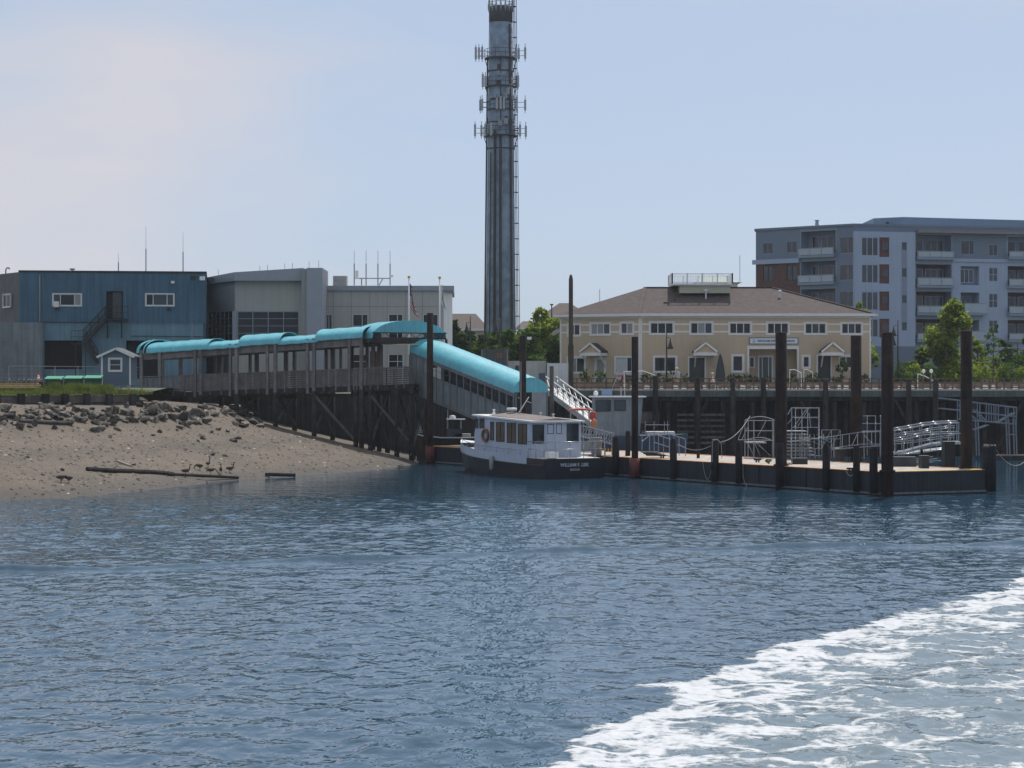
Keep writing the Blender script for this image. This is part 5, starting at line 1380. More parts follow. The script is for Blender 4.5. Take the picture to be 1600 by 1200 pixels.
for i, px in enumerate((341, 406, 418, 445, 457, 483, 498)):
    ytop = 424 - (px-341)*.09; MB().tube(at(px, ytop+12, 186), at(px, ytop-3, 186), .02).build('lightning_rod', m_grey, None, False, 'thin lightning rod on the lobby roof edge, ' + ['first', 'second', 'third', 'fourth', 'fifth', 'sixth', 'last'][i] + ' counted from the left', 'rod', 'lightning rods on the lobby roof')

# flagpoles
def flag_thing(px, yt, Y, lab, kind):
    t = thing('flagpole', lab, 'flagpole', (XX(px, Y), Y, GZ0))
    MB().tube((XX(px, Y), Y, GZ0), (XX(px, Y), Y, ZZ(yt+3, Y)), .08, .05, 8).build('pole', m_whitepaint, t, True)
    MB().lathe((XX(px, Y), Y, ZZ(yt+3, Y)), [(.03, 0), (.12, .07), (.12, .17), (.03, .24)], 10).build('finial', m_yellow, t, True)
    return t
t = flag_thing(639, 432, 176, 'white flagpole flying a limp striped flag behind the landing canopy', 0)
red, wht, blu_ = mat('flag_red', (.42, .03, .05), .8, var=.1), mat('flag_white', (.7, .7, .7), .8, var=.05), mat('flag_blue', (.04, .06, .2), .8, var=.1)
def limp_flag(px, y0, y1, Y, w, mats, parent, stripes=13):
    mb = MB(); X0 = XX(px, Y); za, zb = ZZ(y0, Y), ZZ(y1, Y); nu, nv = 26, 26
    def P(i, j):
        a, b_ = i/nu, j/nv      # a across the fly, b down the hoist
        fold = .12*math.sin(a*9 + b_*2.2)*a + .05*math.sin(a*17+b_*3)
        return (X0 + .06 + a*w*(.35 + .65*b_**1.3) + .08*math.sin(b_*5+a*3)*a, Y - .05 + fold, za + (zb-za)*(b_*(.62+.38*a**.8) + a*.16*(1-b_)) )
    for j in range(nv):
        for i in range(nu):
            s_ = int(j/nv*stripes)
            mb.k = (2 if (i < nu*.4 and s_ < 7) else s_ % 2) if stripes > 1 else 1
            mb.add([Vector(P(i, j)), Vector(P(i+1, j)), Vector(P(i+1, j+1)), Vector(P(i, j+1))], [(0, 1, 2, 3)])
    return mb.build('flag', mats, parent, True)
limp_flag(639, 442, 497, 176, .62, [red, wht, blu_], t)
t = flag_thing(687, 433, 176, 'white flagpole flying a limp plain white flag at the end of the civic building', 1)
limp_flag(687.5, 444, 487, 176, .45, [red, wht, blu_], t, 1)
# ================================================================== YELLOW HOUSE
HB = 5.42
hP0 = at(875, 0, 193.5); hP1 = at(1000.5, 0, 190.0); hP2 = at(1361, 0, 190.0)
FL = Fr((hP0.x, hP0.y), (hP1.x, hP1.y)); FH = Fr((hP1.x, hP1.y), (hP2.x, hP2.y))
ho = thing('yellow_house', 'long two storey yellow clapboard house with hipped brown roof behind the wharf', 'house', (20, 196, HB))
m_yel = mat('yellow_clapboard', (.51, .415, .30), .7, var=.06, scale=.4, streak=.05, clap=.16)
m_roof = mat('brown_shingles', (.092, .071, .068), .9, var=.25, scale=2.0, col2=(.072, .056, .055), bump=.3, bscale=8)
zE = ZZ(491.5, 190)
up_r = [(1016, 504, 1052, 521.5), (1079, 504, 1113, 521.5), (1140, 504.5, 1173, 521.5), (1199, 504.5, 1232, 521.5), (1258, 505, 1290.5, 521.5), (1315, 505, 1346.5, 521.5)]
lo_r = [(1022.5, 558, 1056, 580.5), (1145, 556, 1160.5, 580), (1255, 557, 1264.5, 574), (1313, 557, 1331, 575)]
UH = [FH.rect(*r) for r in up_r]; LH = [FH.rect(*r) for r in lo_r]
en = FH.rect(1170.5, 545.5, 1245.5, 600); en = (en[0], en[1], HB, en[3], 1.6)
d1 = FH.rect(1077, 559, 1101, 588); d1 = (d1[0], d1[1], HB, d1[3], .25); d2 = FH.rect(1278, 556, 1298, 588); d2 = (d2[0], d2[1], HB, d2[3], .25)
wall(FH, ho, 'front_wall', m_yel, 0, FH.L, HB-.2, zE, UH + LH + [en, d1, d2])
pv = [[m_glass, m_glass, m_glass], [m_glass, m_blind, m_glassb], [m_glass, m_glass, m_glass], [m_glass, m_glass, m_glass], [m_glass, m_glassb, m_glass], [m_glass, m_glassb, m_glass]]
for h, p_ in zip(UH, pv): window(FH, ho, *h, cols=3, trim=.12, fw=.07, panes=p_)
for h, c_ in zip(LH, (2, 1, 1, 2)): window(FH, ho, *h, cols=c_, trim=.14, fw=.06, mg=m_glass)
MB(FH).face((en[0], 1.6, en[2]), (en[1], 1.6, en[2]), (en[1], 1.6, en[3]), (en[0], 1.6, en[3])).build('recess_wall', m_yel, ho)
mb = MB(FH); mb.box(en[0]-.16, en[0], -.04, -.001, HB, en[3]+.28); mb.box(en[1], en[1]+.16, -.04, -.001, HB, en[3]+.28); mb.box(en[0], en[1], -.04, -.001, en[3], en[3]+.28)
mb.build('entry_trim', m_white, ho)
a_ = FH.rect(1185, 557, 1206.5, 590, 1.6); window(FH, ho, a_[0], a_[1], HB, a_[3], cols=3, colw=[.27, .46, .27], rows=1, v=1.45, trim=.08, fw=.06, mg=m_glassb, name='entry_door')
a_ = FH.rect(1171, 558, 1174.5, 574, 1.6); window(FH, ho, a_[0], a_[1]+.2, a_[2], a_[3], v=1.45, trim=.08, fw=.05)
for d in (d1, d2):
    MB(FH).face((d[0], .24, d[2]), (d[1], .24, d[2]), (d[1], .24, d[3]), (d[0], .24, d[3])).build('door', mat('dark_door', (.04, .045, .045), .4, var=.2), ho)
    mb = MB(FH); mb.box(d[0]-.12, d[0], -.03, -.001, HB, d[3]+.12); mb.box(d[1], d[1]+.12, -.03, -.001, HB, d[3]+.12); mb.box(d[0], d[1], -.03, -.001, d[3], d[3]+.12); mb.build('door_trim', m_white, ho)
# left wing
up_l = [(888, 507, 906, 524), (923, 505.5, 953, 522.5), (970, 504.5, 989, 521.5)]
lo_l = [(888, 559, 913.5, 582), (962, 558.5, 987, 583)]
ULh = [FL.rect(*r) for r in up_l]; LLh = [FL.rect(*r) for r in lo_l]; dl = FL.rect(931, 560, 945, 592); dl = (dl[0], dl[1], HB, dl[3], .2)
wall(FL, ho, 'wing_wall', m_yel, 0, FL.L, HB-.2, zE, ULh + LLh + [dl])
window(FL, ho, *ULh[0], cols=2, trim=.12, fw=.07, panes=[m_glass, m_glass]); window(FL, ho, *ULh[1], cols=3, trim=.12, fw=.07, panes=[m_blind, m_blind, m_glassb]); window(FL, ho, *ULh[2], cols=2, trim=.12, fw=.07, panes=[m_glassb, m_blind])
window(FL, ho, *LLh[0], cols=2, trim=.14, fw=.07, panes=[m_blind, m_glass]); window(FL, ho, *LLh[1], cols=2, colw=[.7, .3], trim=.12, fw=.05, panes=[mat('pale_blind', (.42, .47, .47), .4, var=.06), m_glassb])
window(FL, ho, *dl[:4], cols=1, rows=2, trim=.12, fw=.1, mg=m_blind, name='door')
# white belts, corner boards, frieze and gutter
def belts(fr, rects, L):
    mb = MB(fr)
    for py in (506.8, 518.5):
        z = ZZ(py, 190.5); cuts = [0.16] + sorted(sum([[r[0]-.121, r[1]+.121] for r in rects], [])) + [L-.16]
        for a, b_ in zip(cuts[::2], cuts[1::2]): mb.box(a, b_, -.022, -.001, z-.07, z+.07)
    mb.build('belt_course', m_white, ho)
    mb = MB(fr); mb.box(0.0, .15, -.03, -.001, HB-.1, zE-.3); mb.box(L-.15, L, -.03, -.001, HB-.1, zE-.3); mb.build('corner_board', m_white, ho)
    MB(fr).box(-.0, L, -.035, -.002, zE-.3, zE-.005).build('frieze', m_white, ho)
belts(FL, ULh, FL.L); belts(FH, UH, FH.L)
ov = .45
def roofpt(x, y, z): return Vector((x, y, z))
e0 = FL.p(-ov, -ov, zE); e1 = Vector((hP1.x - .13, hP1.y - ov, zE)); e2 = FH.p(FH.L+ov, -ov, zE)
e3 = Vector((e2.x, 202.5, zE)); e4 = Vector((e0.x + 1.0, 204.5, zE))
R1 = at(1008, 449.3, 196.0); R2 = at(1206, 450.3, 196.0); R2.z = R1.z
mb = MB()
mb.face(e1, e2, R2, R1); mb.face(e0, e1, R1); mb.face(e2, e3, R2); mb.face(e3, e4, R1, R2); mb.face(e4, e0, R1)
rf = mb.build('roof', m_roof, ho)
mb = MB(); mb.face(e0, e4, e3, e2, e1); mb.build('soffit', m_white, ho)
mb = MB()
for a, b_ in ((e0, e1), (e1, e2), (e2, e3)):
    d = (b_-a).normalized(); mb.bar(a + Vector((0, 0, -.03)), b_ + Vector((0, 0, -.03)), .12, .22)
mb.build('gutter', m_white, ho)
for a, b_, nm in ((e1, R1, 'hip_cap'), (R1, R2, 'ridge_cap'), (R2, e2, 'hip_cap')):
    MB().bar(a + Vector((0, 0, .03)), b_ + Vector((0, 0, .03)), .3, .06).build(nm, m_roof, rf)
MB().box(hP2.x-.02, hP2.x+.0, 190.02, 202, HB, zE-.01).build('side_wall', m_yel, ho)
MB().box(hP0.x+.9, hP0.x+1.1, 193.9, 204, HB, zE-.01).build('side_wall', m_yel, ho)
# porticoes
def portico(fr, px0, px1, ytop, yeave, parent):
    v = -1.3
    a, b_ = fr.uz(px0, yeave, v)[0], fr.uz(px1, yeave, v)[0]; zt_ = fr.uz(px0, ytop, v)[1]; zb = fr.uz(px0, yeave, v)[1]; m_ = (a+b_)/2
    mb = MB(fr)
    for (ua, za), (ub, zb2) in (((a-.15, zb-.02), (m_, zt_)), ((b_+.15, zb-.02), (m_, zt_))):
        mb.hexa([(ua, v-.15, za), (ub, v-.15, zb2), (ub, -.003, zb2), (ua, -.003, za), (ua, v-.15, za+.12), (ub, v-.15, zb2+.12), (ub, -.003, zb2+.12), (ua, -.003, za+.12)])
    po = mb.build('portico_roof', mat('charcoal_shingles', (.035, .036, .04), .9, var=.25, scale=4), parent)
    mb = MB(fr); mb.face((a, v, zb), (b_, v, zb), (m_, v, zt_)); mb.build('gable', m_yel, po)
    mb = MB(fr); mb.box(a-.1, b_+.1, v-.06, v+.14, zb-.28, zb); mb.box(a-.1, a+.1, v+.141, -.004, zb-.28, zb); mb.box(b_-.1, b_+.1, v+.141, -.004, zb-.28, zb)
    mb.build('portico_beam', m_white, po)
    for ua, ub in ((a-.1, m_), (b_+.1, m_)):
        MB(fr).bar((ua, v-.17, zb+.03), (ub, v-.17, zt_+.07), .05, .16).build('barge_board', m_white, po)
    for u in (a+.08, b_-.08): MB(fr).bar((u, v+.2, zb-.28), (u, -.02, zb-1.25), .1).build('bracket', m_white, po)
portico(FL, 908, 938, 538, 551, ho)
portico(FH, 1086, 1119, 537, 550.5, ho)
portico(FH, 1285, 1317, 536.5, 550.5, ho)
# sign
sg = thing('house_sign', 'long white name board with blue lettering over the recessed entry of the yellow house', 'sign', tuple(FH.p(FH.uz(1208, 533)[0], -.1, FH.uz(1208, 538)[1])))
u0, u1, z0, z1 = FH.rect(1171.5, 528.5, 1246, 536.8)
MB(FH).box(u0, u1, -.09, -.004, z0, z1).build('board', mat('sign_white', (.60, .64, .68), .5, var=.05), sg)
m_navy = mat('sign_navy', (.05, .09, .2), .5, var=.05)
mb = MB(FH); mb.box(u0-.05, u0, -.1, -.004, z0-.05, z1+.05); mb.box(u1, u1+.05, -.1, -.004, z0-.05, z1+.05); mb.box(u0, u1, -.1, -.004, z1, z1+.05); mb.box(u0, u1, -.1, -.004, z0-.05, z0); mb.build('border', m_navy, sg)
uc = FH.uz(1212.5, 0)[0]; lettering('HINGHAM SHIPYARD MARINAS', .275, FH, uc, (z0+z1)/2-.01, -.096, m_navy, sg, bold=.008, xscale=.84)
ua = FH.uz(1178, 0)[0]; zc = (z0+z1)/2        # anchor emblem
mb = MB(FH); mb.bar((ua, -.094, zc-.15), (ua, -.094, zc+.1), .03); mb.bar((ua-.09, -.094, zc+.06), (ua+.09, -.094, zc+.06), .025)
for s_ in (-1, 1):
    mb.bar((ua, -.094, zc-.15), (ua+s_*.1, -.094, zc-.1), .03); mb.bar((ua+s_*.1, -.094, zc-.1), (ua+s_*.13, -.094, zc-.02), .028)
for k in range(8): a1, a2 = k*math.pi/4, (k+1)*math.pi/4; mb.bar((ua+.04*math.cos(a1), -.094, zc+.135+.04*math.sin(a1)), (ua+.04*math.cos(a2), -.094, zc+.135+.04*math.sin(a2)), .02)
mb.build('anchor_emblem', mat('sign_teal', (.10, .3, .36), .5), sg)
# roof terrace
rt = thing('roof_terrace', 'white railed widow\'s walk with a small pavilion roof on the house roof', 'terrace', tuple(at(1097, 449, 195)))
ya = 193.6
MB().box(XX(1062, ya), XX(1141, ya), ya, ya+4, ZZ(458, ya), ZZ(446, ya)).build('base', mat('olive_siding', (.52, .50, .38), .7, var=.08, clap=.2), rt)
MB().box(XX(1050, ya), XX(1144, ya), ya-.25, ya+4.3, ZZ(446, ya)+.002, ZZ(443, ya)).build('deck', m_white, rt)
zr0, zr1 = ZZ(443, ya), ZZ(428, ya)
for (xa, y_a, xb, y_b) in ((1050, ya-.2, 1144, ya-.2), (1050, ya-.2, 1050, ya+4.2), (1144, ya-.2, 1144, ya+4.2), (1050, ya+4.2, 1144, ya+4.2)):
    P, Q = Vector((XX(xa, ya), y_a, 0)), Vector((XX(xb, ya), y_b, 0)); L = (Q-P).length
    for z in (zr1, zr0+.1): MB().bar(P + Vector((0, 0, z)), Q + Vector((0, 0, z)), .07).build('rail', mat('bright_white_rail', (.85, .85, .85), .4, var=.03), rt)
    mb = MB(); k = int(L/.14)
    for i in range(k): p = P.lerp(Q, (i+.5)/k); mb.bar(p + Vector((0, 0, zr0)), p + Vector((0, 0, zr1)), .028)
    mb.build('balusters', mat('bright_white_rail', (.85, .85, .85), .4, var=.03), rt)
    for i in range(5): p = P.lerp(Q, i/4); MB().bar(p + Vector((0, 0, zr0)), p + Vector((0, 0, zr1+.06)), .11).build('newel', m_white, rt)
mb = MB(); px0, px1, yb = 1086, 1160, ya + 4.6
q = [(XX(px0, yb), yb, ZZ(441, yb)), (XX(px1, yb), yb, ZZ(441, yb)), (XX(px1, yb), yb+4, ZZ(441, yb)), (XX(px0, yb), yb+4, ZZ(441, yb))]; ap = (XX(1112, yb), yb+2, ZZ(431, yb)); ap2 = (XX(1134, yb), yb+2, ZZ(431, yb))
mb.face(q[0], q[1], ap2, ap); mb.face(q[1], q[2], ap2); mb.face(q[2], q[3], ap, ap2); mb.face(q[3], q[0], ap); mb.build('pavilion_roof', mat('copper_green', (.25, .33, .25), .6, var=.15), rt)
MB().box(XX(1090, yb), XX(1153, yb), yb+.3, yb+3.7, ZZ(452, yb), ZZ(441.2, yb)).build('pavilion_wall', m_white, rt)
MB().tube(at(1156, 440, yb+1), at(1156, 399, yb+1), .025).build('antenna', m_grey, rt)
def on_roof(px, Y): return Y
for px, py, Y, kind, lab in ((1054.5, 475, 192.6, 'pipe', 'thin dark vent pipe on the house roof left of the roof terrace'), (1103, 462.5, 193.3, 'cap', 'white capped vent on the house roof below the roof terrace'), (1218.5, 464, 193.6, 'cap', 'white capped vent on the house roof right of the roof terrace'), (1040, 475, 192.4, 'box', 'small dark roof vent box on the left of the front roof slope')):
    P = at(px, py, Y); t = thing('roof_vent', lab, 'vent', tuple(P))
    if kind == 'pipe': MB().tube(P - Vector((0, 0, .3)), P + Vector((0, 0, .55)), .05).build('pipe', m_black, t); MB().lathe(tuple(P), [(.16, 0), (.06, .1)], 8).build('flashing', m_grey, t)
    elif kind == 'cap': MB().tube(P - Vector((0, 0, .3)), P + Vector((0, 0, .45)), .07).build('pipe', m_white, t); MB().lathe(tuple(P + Vector((0, 0, .42))), [(.16, 0), (.15, .16), (.05, .2)], 8).build('cap', m_white, t)
    else: MB().box(P.x-.15, P.x+.15, P.y-.2, P.y+.3, P.z-.3, P.z+.12).build('body', m_black, t); MB().box(P.x-.18, P.x+.18, P.y-.24, P.y+.3, P.z+.122, P.z+.16).build('lid', m_black, t)
P = at(937, 480, 198); MB().tube(P, at(937, 452, 198), .025).build('roof_aerial', m_grey, None, False, 'thin aerial rising from the left wing roof of the yellow house', 'aerial')

# ================================================================== APARTMENT BLOCK
aA, aB, aC = at(1181, 0, 243), at(1335, 0, 235), at(1640, 0, 240.5)
FA, FB = Fr((aA.x, aA.y), (aB.x, aB.y)), Fr((aB.x, aB.y), (aC.x, aC.y))
ap_ = thing('apartment_block', 'five storey grey, white and brick apartment block with balconies beyond the house', 'building', tuple(at(1390, 600, 245)))
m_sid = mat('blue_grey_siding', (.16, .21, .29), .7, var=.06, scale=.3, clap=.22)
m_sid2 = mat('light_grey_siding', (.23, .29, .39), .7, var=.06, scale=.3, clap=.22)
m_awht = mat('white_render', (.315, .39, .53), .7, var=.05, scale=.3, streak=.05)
m_brk = mat('red_brick', (.115, .065, .06), .85, var=.25, scale=2.0, col2=(.085, .05, .047))
m_brkp = mat('brick_panel', (.11, .05, .05), .8, var=.15)
m_aglass = mat('apartment_glass', (.035, .045, .06), .08, var=.5, scale=.5, spec=.5)
AB = 5.4
def zone(fr, x0, y0, x1, y1, m, name, holes=(), v=0.0, toground=False):
    u0, u1, z0, z1 = fr.rect(x0, y0, x1, y1, v)
    if toground: z0 = AB
    hs = []
    for h in holes:
        r = fr.rect(*h[:4], v); hs.append((*r, h[4] if len(h) > 4 else .12))
    wall(fr, ap_, name, m, u0, u1, z0, z1, hs, v=v); return hs
def wins(fr, hs, v=0.0, **k):
    for h in hs: window(fr, ap_, *h[:4], v=v, **{**dict(fw=.07, mf=m_awht, mg=m_aglass, deep=.1, cols=2, rows=1), **k})
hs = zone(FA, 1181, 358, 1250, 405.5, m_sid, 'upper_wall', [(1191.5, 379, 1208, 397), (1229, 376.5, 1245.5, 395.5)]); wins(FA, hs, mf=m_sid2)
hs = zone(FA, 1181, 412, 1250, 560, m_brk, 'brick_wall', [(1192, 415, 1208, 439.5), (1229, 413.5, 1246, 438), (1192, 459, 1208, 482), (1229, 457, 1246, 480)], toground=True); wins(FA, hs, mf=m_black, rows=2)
u0, u1, z0, z1 = FA.rect(1179.5, 405, 1250, 412); MB(FA).box(u0-.2, u1, -.25, .0, z0, z1).build('belt_course', m_awht, ap_)
# balcony bays
def balcony_bay(fr, x0, x1, rows, m_wall, backs, ytop, ybot):
    hs = zone(fr, x0, ytop, x1, ybot, m_wall, 'balcony_bay_wall', [(x0+1.5, a, x1-1.5, b_, 1.5) for a, b_, c_ in rows], toground=ybot > 530)
    for (a, b_, rail_), h, mback in zip(rows, hs, backs):
        MB(fr).face((h[0], 1.5, h[2]), (h[1], 1.5, h[2]), (h[1], 1.5, h[3]), (h[0], 1.5, h[3])).build('balcony_back_wall', mback, ap_)
        w_ = (h[1]-h[0]); hh = h[3]-h[2]
        window(fr, ap_, h[0]+w_*.12, h[0]+w_*.34, h[2]+.1, h[2]+hh*.82, cols=1, rows=1, v=1.38, fw=.08, mf=m_awht if mback is not m_dark else m_black, mg=m_aglass, deep=.1, name='balcony_door')
        window(fr, ap_, h[0]+w_*.40, h[0]+w_*.92, h[2]+.3, h[2]+hh*.82, cols=3, rows=1, v=1.38, fw=.07, mf=m_awht, mg=m_aglass, deep=.1)
        zr = fr.uz(x0, rail_)[1]
        slab = MB(fr).box(h[0]-.1, h[1]+.1, -.55, 0.0, h[2]-.28, h[2]-.03).build('balcony_slab', m_sid2, ap_)
        r_ = MB(fr); r_.box(h[0]-.08, h[1]+.08, -.54, -.50, h[2]+.02, zr-.06); r_.build('balcony_panel', mat('frosted_panel', (.33, .40, .47), .35, var=.06), slab)
        MB(fr).bar((h[0]-.08, -.52, zr), (h[1]+.08, -.52, zr), .06).build('balcony_rail', m_grey, slab)
        for k in range(4):
            u = h[0] + (h[1]-h[0])*k/3; MB(fr).box(u-.025, u+.025, -.57, -.541, h[2]-.02, zr+.02).build('rail_post', m_grey, slab)
balcony_bay(FA, 1250, 1307, [(361, 398.5, 389), (408, 441, 431), (451.5, 484, 474), (494, 527, 517)], m_sid2, [m_sid2, m_sid, m_sid, m_sid], 353, 560)
hs = zone(FA, 1307, 351, 1335.2, 560, m_sid, 'bay_wall', [(1312, 370, 1333.5, 396), (1312, 413, 1333.5, 438), (1312, 455, 1333.5, 480), (1312, 498, 1333.5, 522)], toground=True); wins(FA, hs, cols=2, colw=[.6, .4], mf=m_sid2)
# white block
V = -.5
trip = [(1346, 370.5, 1372.5, 400), (1346, 413, 1372.5, 442.5), (1346, 455.5, 1372.5, 485), (1346, 498, 1372.5, 527)]
pan = [(1374, 371, 1389.5, 401.5), (1374, 413, 1389.5, 443), (1374, 455.5, 1389.5, 485.5), (1374, 498, 1389.5, 527)]
nar = [(1409, 378.5, 1417, 391), (1409, 419, 1417, 433), (1409, 461, 1417, 474), (1409, 503.5, 1417, 516.5)]
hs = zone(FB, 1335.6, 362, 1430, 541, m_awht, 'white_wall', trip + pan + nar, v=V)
wins(FB, hs[:4], v=V, cols=3, rows=1, fw=.09)
for h in hs[4:8]:
    MB(FB).face((h[0], V+.1, h[2]), (h[1], V+.1, h[2]), (h[1], V+.1, h[3]), (h[0], V+.1, h[3])).build('brick_panel', m_brkp, ap_)
    w_, q = h[1]-h[0], h[3]-h[2]; window(FB, ap_, h[0]+w_*.25, h[1]-.03, h[2]+q*.35, h[3]-q*.22, v=V+.03, deep=.06, fw=.06, mf=m_brkp, mg=m_aglass)
wins(FB, hs[8:], v=V, cols=1, fw=.05, mf=m_sid)
u0, u1, z0, z1 = FB.rect(1409, 391, 1417, 503, V); MB(FB).box(u0, u1, V-.03, V-.001, nar and FB.rect(1409, 419, 1417, 433, V)[3]+.001, FB.rect(1409, 378, 1417, 391, V)[2]-.001).build('strip_panel', m_sid2, ap_)
MB(FB).box(u0, u1, V-.03, V-.001, FB.rect(1409, 461, 1417, 474, V)[3]+.001, FB.rect(1409, 419, 1417, 433, V)[2]-.001).build('strip_panel', m_sid2, ap_)
MB(FB).box(u0, u1, V-.03, V-.001, FB.rect(1409, 503.5, 1417, 516, V)[3]+.001, FB.rect(1409, 461, 1417, 474, V)[2]-.001).build('strip_panel', m_sid2, ap_)
u0, u1, z0, z1 = FB.rect(1335.6, 362, 1430, 541, V); MB(FB).box(u0, u1, V+.001, 0, AB, z0).build('ground_storey', m_sid, ap_)
mb = MB(FB); mb.face((u0, V, z0), (u0, 0, z0), (u0, 0, z1), (u0, V, z1)); mb.face((u1, V, z0), (u1, 0, z0), (u1, 0, z1), (u1, V, z1)); mb.face((u0, V, z1), (u1, V, z1), (u1, 0, z1), (u0, 0, z1)); mb.build('block_return', m_awht, ap_)
zone(FB, 1335, 351.5, 1431, 362, m_sid, 'parapet', v=-.02)
balcony_bay(FB, 1430, 1488, [(367, 402, 392.5), (413, 446, 434), (455.5, 489, 478), (498.5, 531, 521)], m_sid2, [m_sid2, m_brk, m_brk, m_brk], 364, 600)
hs = zone(FB, 1488, 364, 1573, 408, m_sid, 'upper_wall', [(1501, 375.5, 1522, 398), (1545, 382, 1559, 400)]); wins(FB, hs[:1], colw=[.65, .35], mf=m_sid2); wins(FB, hs[1:], mf=m_sid2)
hs = zone(FB, 1488, 408, 1573, 600, m_awht, 'white_wall', [(1501, 416, 1530, 445.5, .5), (1501, 457, 1530, 489, 1.2), (1501, 500, 1530, 532, 1.2), (1545, 418, 1559, 440), (1545, 458.5, 1559, 481), (1545, 500, 1559, 521)], toground=True)
wins(FB, hs[3:], rows=2, mf=m_awht)
for i, h in enumerate(hs[:3]):
    dd = h[4]; MB(FB).face((h[0], dd, h[2]), (h[1], dd, h[2]), (h[1], dd, h[3]), (h[0], dd, h[3])).build('balcony_back_wall', m_sid, ap_)
    window(FB, ap_, h[0]+.1, h[1]-.5, h[2]+.25, h[3]-.3, cols=3, v=dd-.12, fw=.08, mf=m_awht, mg=m_aglass)
    if i:
        slab = MB(FB).box(h[0]-.05, h[1]+.5, -1.0, 0.0, h[2]-.28, h[2]-.03).build('balcony_slab', m_sid2, ap_)
        MB(FB).box(h[0], h[1]+.45, -1.0, -.96, h[2], h[2]+.95).build('balcony_panel', MATS['frosted_panel'], slab); MB(FB).bar((h[0], -.98, h[2]+1.0), (h[1]+.45, -.98, h[2]+1.0), .06).build('balcony_rail', m_grey, slab)
balcony_bay(FB, 1573, 1638, [(370, 402, 393), (416, 447, 436), (457, 490, 479), (500, 531, 521)], m_awht, [m_sid2, m_brk, m_brk, m_brk], 365, 600)
u0, u1, z0, z1 = FB.rect(1488, 405, 1638, 410); MB(FB).box(u0, u1, -.12, -.001, z0, z1).build('belt_course', m_awht, ap_)
# roofs
zA = FA.uz(1181, 358)[1]; zB = FA.uz(1335, 351)[1]; zC = FB.uz(1600, 365)[1]
mb = MB(); a, b_, c_ = FA.p(-.1, -.15, zB), FA.p(FA.L, -.15, zB), FB.p(FB.L, -.15, zB)
poly = [a, b_, c_, Vector((c_.x, 262, zB)), Vector((XX(1196, 262), 262, zB))]
mb.add([p - Vector((0, 0, .12)) for p in poly] + [p + Vector((0, 0, .12)) for p in poly], [(0, 1, 2, 3, 4)[::-1], (5, 6, 7, 8, 9)] + [(i, (i+1) % 5, 5+(i+1) % 5, 5+i) for i in range(5)])
mb.build('roof', m_sid, ap_)
MB(FA).box(.0, .2, .05, 18, AB, zB-.13).build('end_wall', m_brk, ap_)
MB(FA).box(0, FA.L, -.001, .1, FA.uz(1181, 358)[1]-.3, zB-.121).build('parapet', m_sid, ap_)
u0 = FB.uz(1431, 364)[0]; MB(FB).box(u0, FB.L, -.9, .0, zC-.15, zC+.1).build('eave_overhang', mat('brown_soffit', (.22, .20, .2), .7, var=.1), ap_)
MB(FB).box(u0, FB.L, -.05, .1, zC+.101, zB-.122).build('parapet', m_sid, ap_)
pa, pb, pc = at(1365, 341, 252), at(1411, 339, 250), at(1640, 346, 256)
mb = MB(); z0 = zB; bt = [(pa.x, 252, z0), (pb.x, 250, z0), (pc.x, 256, z0), (pc.x, 261, z0), (pa.x, 261, z0)]; zz_ = pb.z
mb.add([Vector(q) for q in bt] + [Vector((q[0], q[1], zz_)) for q in bt], [(4, 3, 2, 1, 0), (5, 6, 7, 8, 9)] + [(i, (i+1) % 5, 5+(i+1) % 5, 5+i) for i in range(5)])
mb.build('penthouse', mat('slate_blue_metal', (.15, .22, .31), .6, var=.08), ap_)
P = at(1386, 353, 250.6); MB().box(P.x-.12, P.x+.12, 250.2, 250.8, P.z, ZZ(347, 250.6)).build('penthouse_door', m_black, ap_)
P = at(1276.5, 352, 243); MB().tube(P, at(1276.5, 344, 243), .22, .16, 8).build('flue', m_grey, ap_); MB().lathe(tuple(at(1276.5, 345, 243)), [(.28, 0), (.28, .08)], 8).build('flue_cap', m_grey, ap_)
MB().box(at(1330, 0, 240).x, at(1345, 0, 240).x, 240, 242, zB+.12, zB+.3).build('roof_hatch', m_grey, ap_)

# ================================================================== CHIMNEY STACK WITH ANTENNAS
CY = 262.0; CX = XX(782.5, CY); sc_ = F / CY
ch = thing('chimney_stack', 'tall round concrete chimney stack crowded with cell antennas', 'chimney', (CX, CY, 5.4))
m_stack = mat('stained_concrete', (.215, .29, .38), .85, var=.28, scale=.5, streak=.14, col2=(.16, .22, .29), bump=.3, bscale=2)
rb_, rt_ = 24.5/sc_, 18.5/sc_
zt_ = ZZ(36, CY)
rr = lambda z: rb_ + (rt_-rb_)*(z-5.4)/(zt_-5.4)
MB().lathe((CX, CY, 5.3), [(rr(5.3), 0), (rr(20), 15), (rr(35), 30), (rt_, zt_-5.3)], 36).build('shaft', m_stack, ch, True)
MB().lathe((CX, CY, zt_), [(rt_*1.0, 0), (rt_*1.0, ZZ(11, CY)-zt_), (rt_*.9, ZZ(11, CY)-zt_+.05)], 36).build('dark_crown', mat('sooty_crown', (.045, .05, .06), .85, var=.3, streak=.2), ch, True)
zc_ = ZZ(11, CY)
for k in range(16):
    a = 2*math.pi*k/16; x, y = CX + rt_*1.02*math.cos(a), CY + rt_*1.02*math.sin(a); h_ = random.uniform(1.1, 2.6)
    MB().tube((x, y, zc_-.6), (x, y, zc_+h_), .05).build('crown_mast', m_grey, ch); MB().box(x-.11, x+.11, y-.06, y+.06, zc_-.3, zc_+.35).build('crown_antenna', m_grey, ch)
for z in (zc_+.5, zc_+1.2):
    MB().path([(CX + rt_*1.04*math.cos(a*.3927), CY + rt_*1.04*math.sin(a*.3927), z) for a in range(17)], .04).build('crown_ring', m_black, ch)
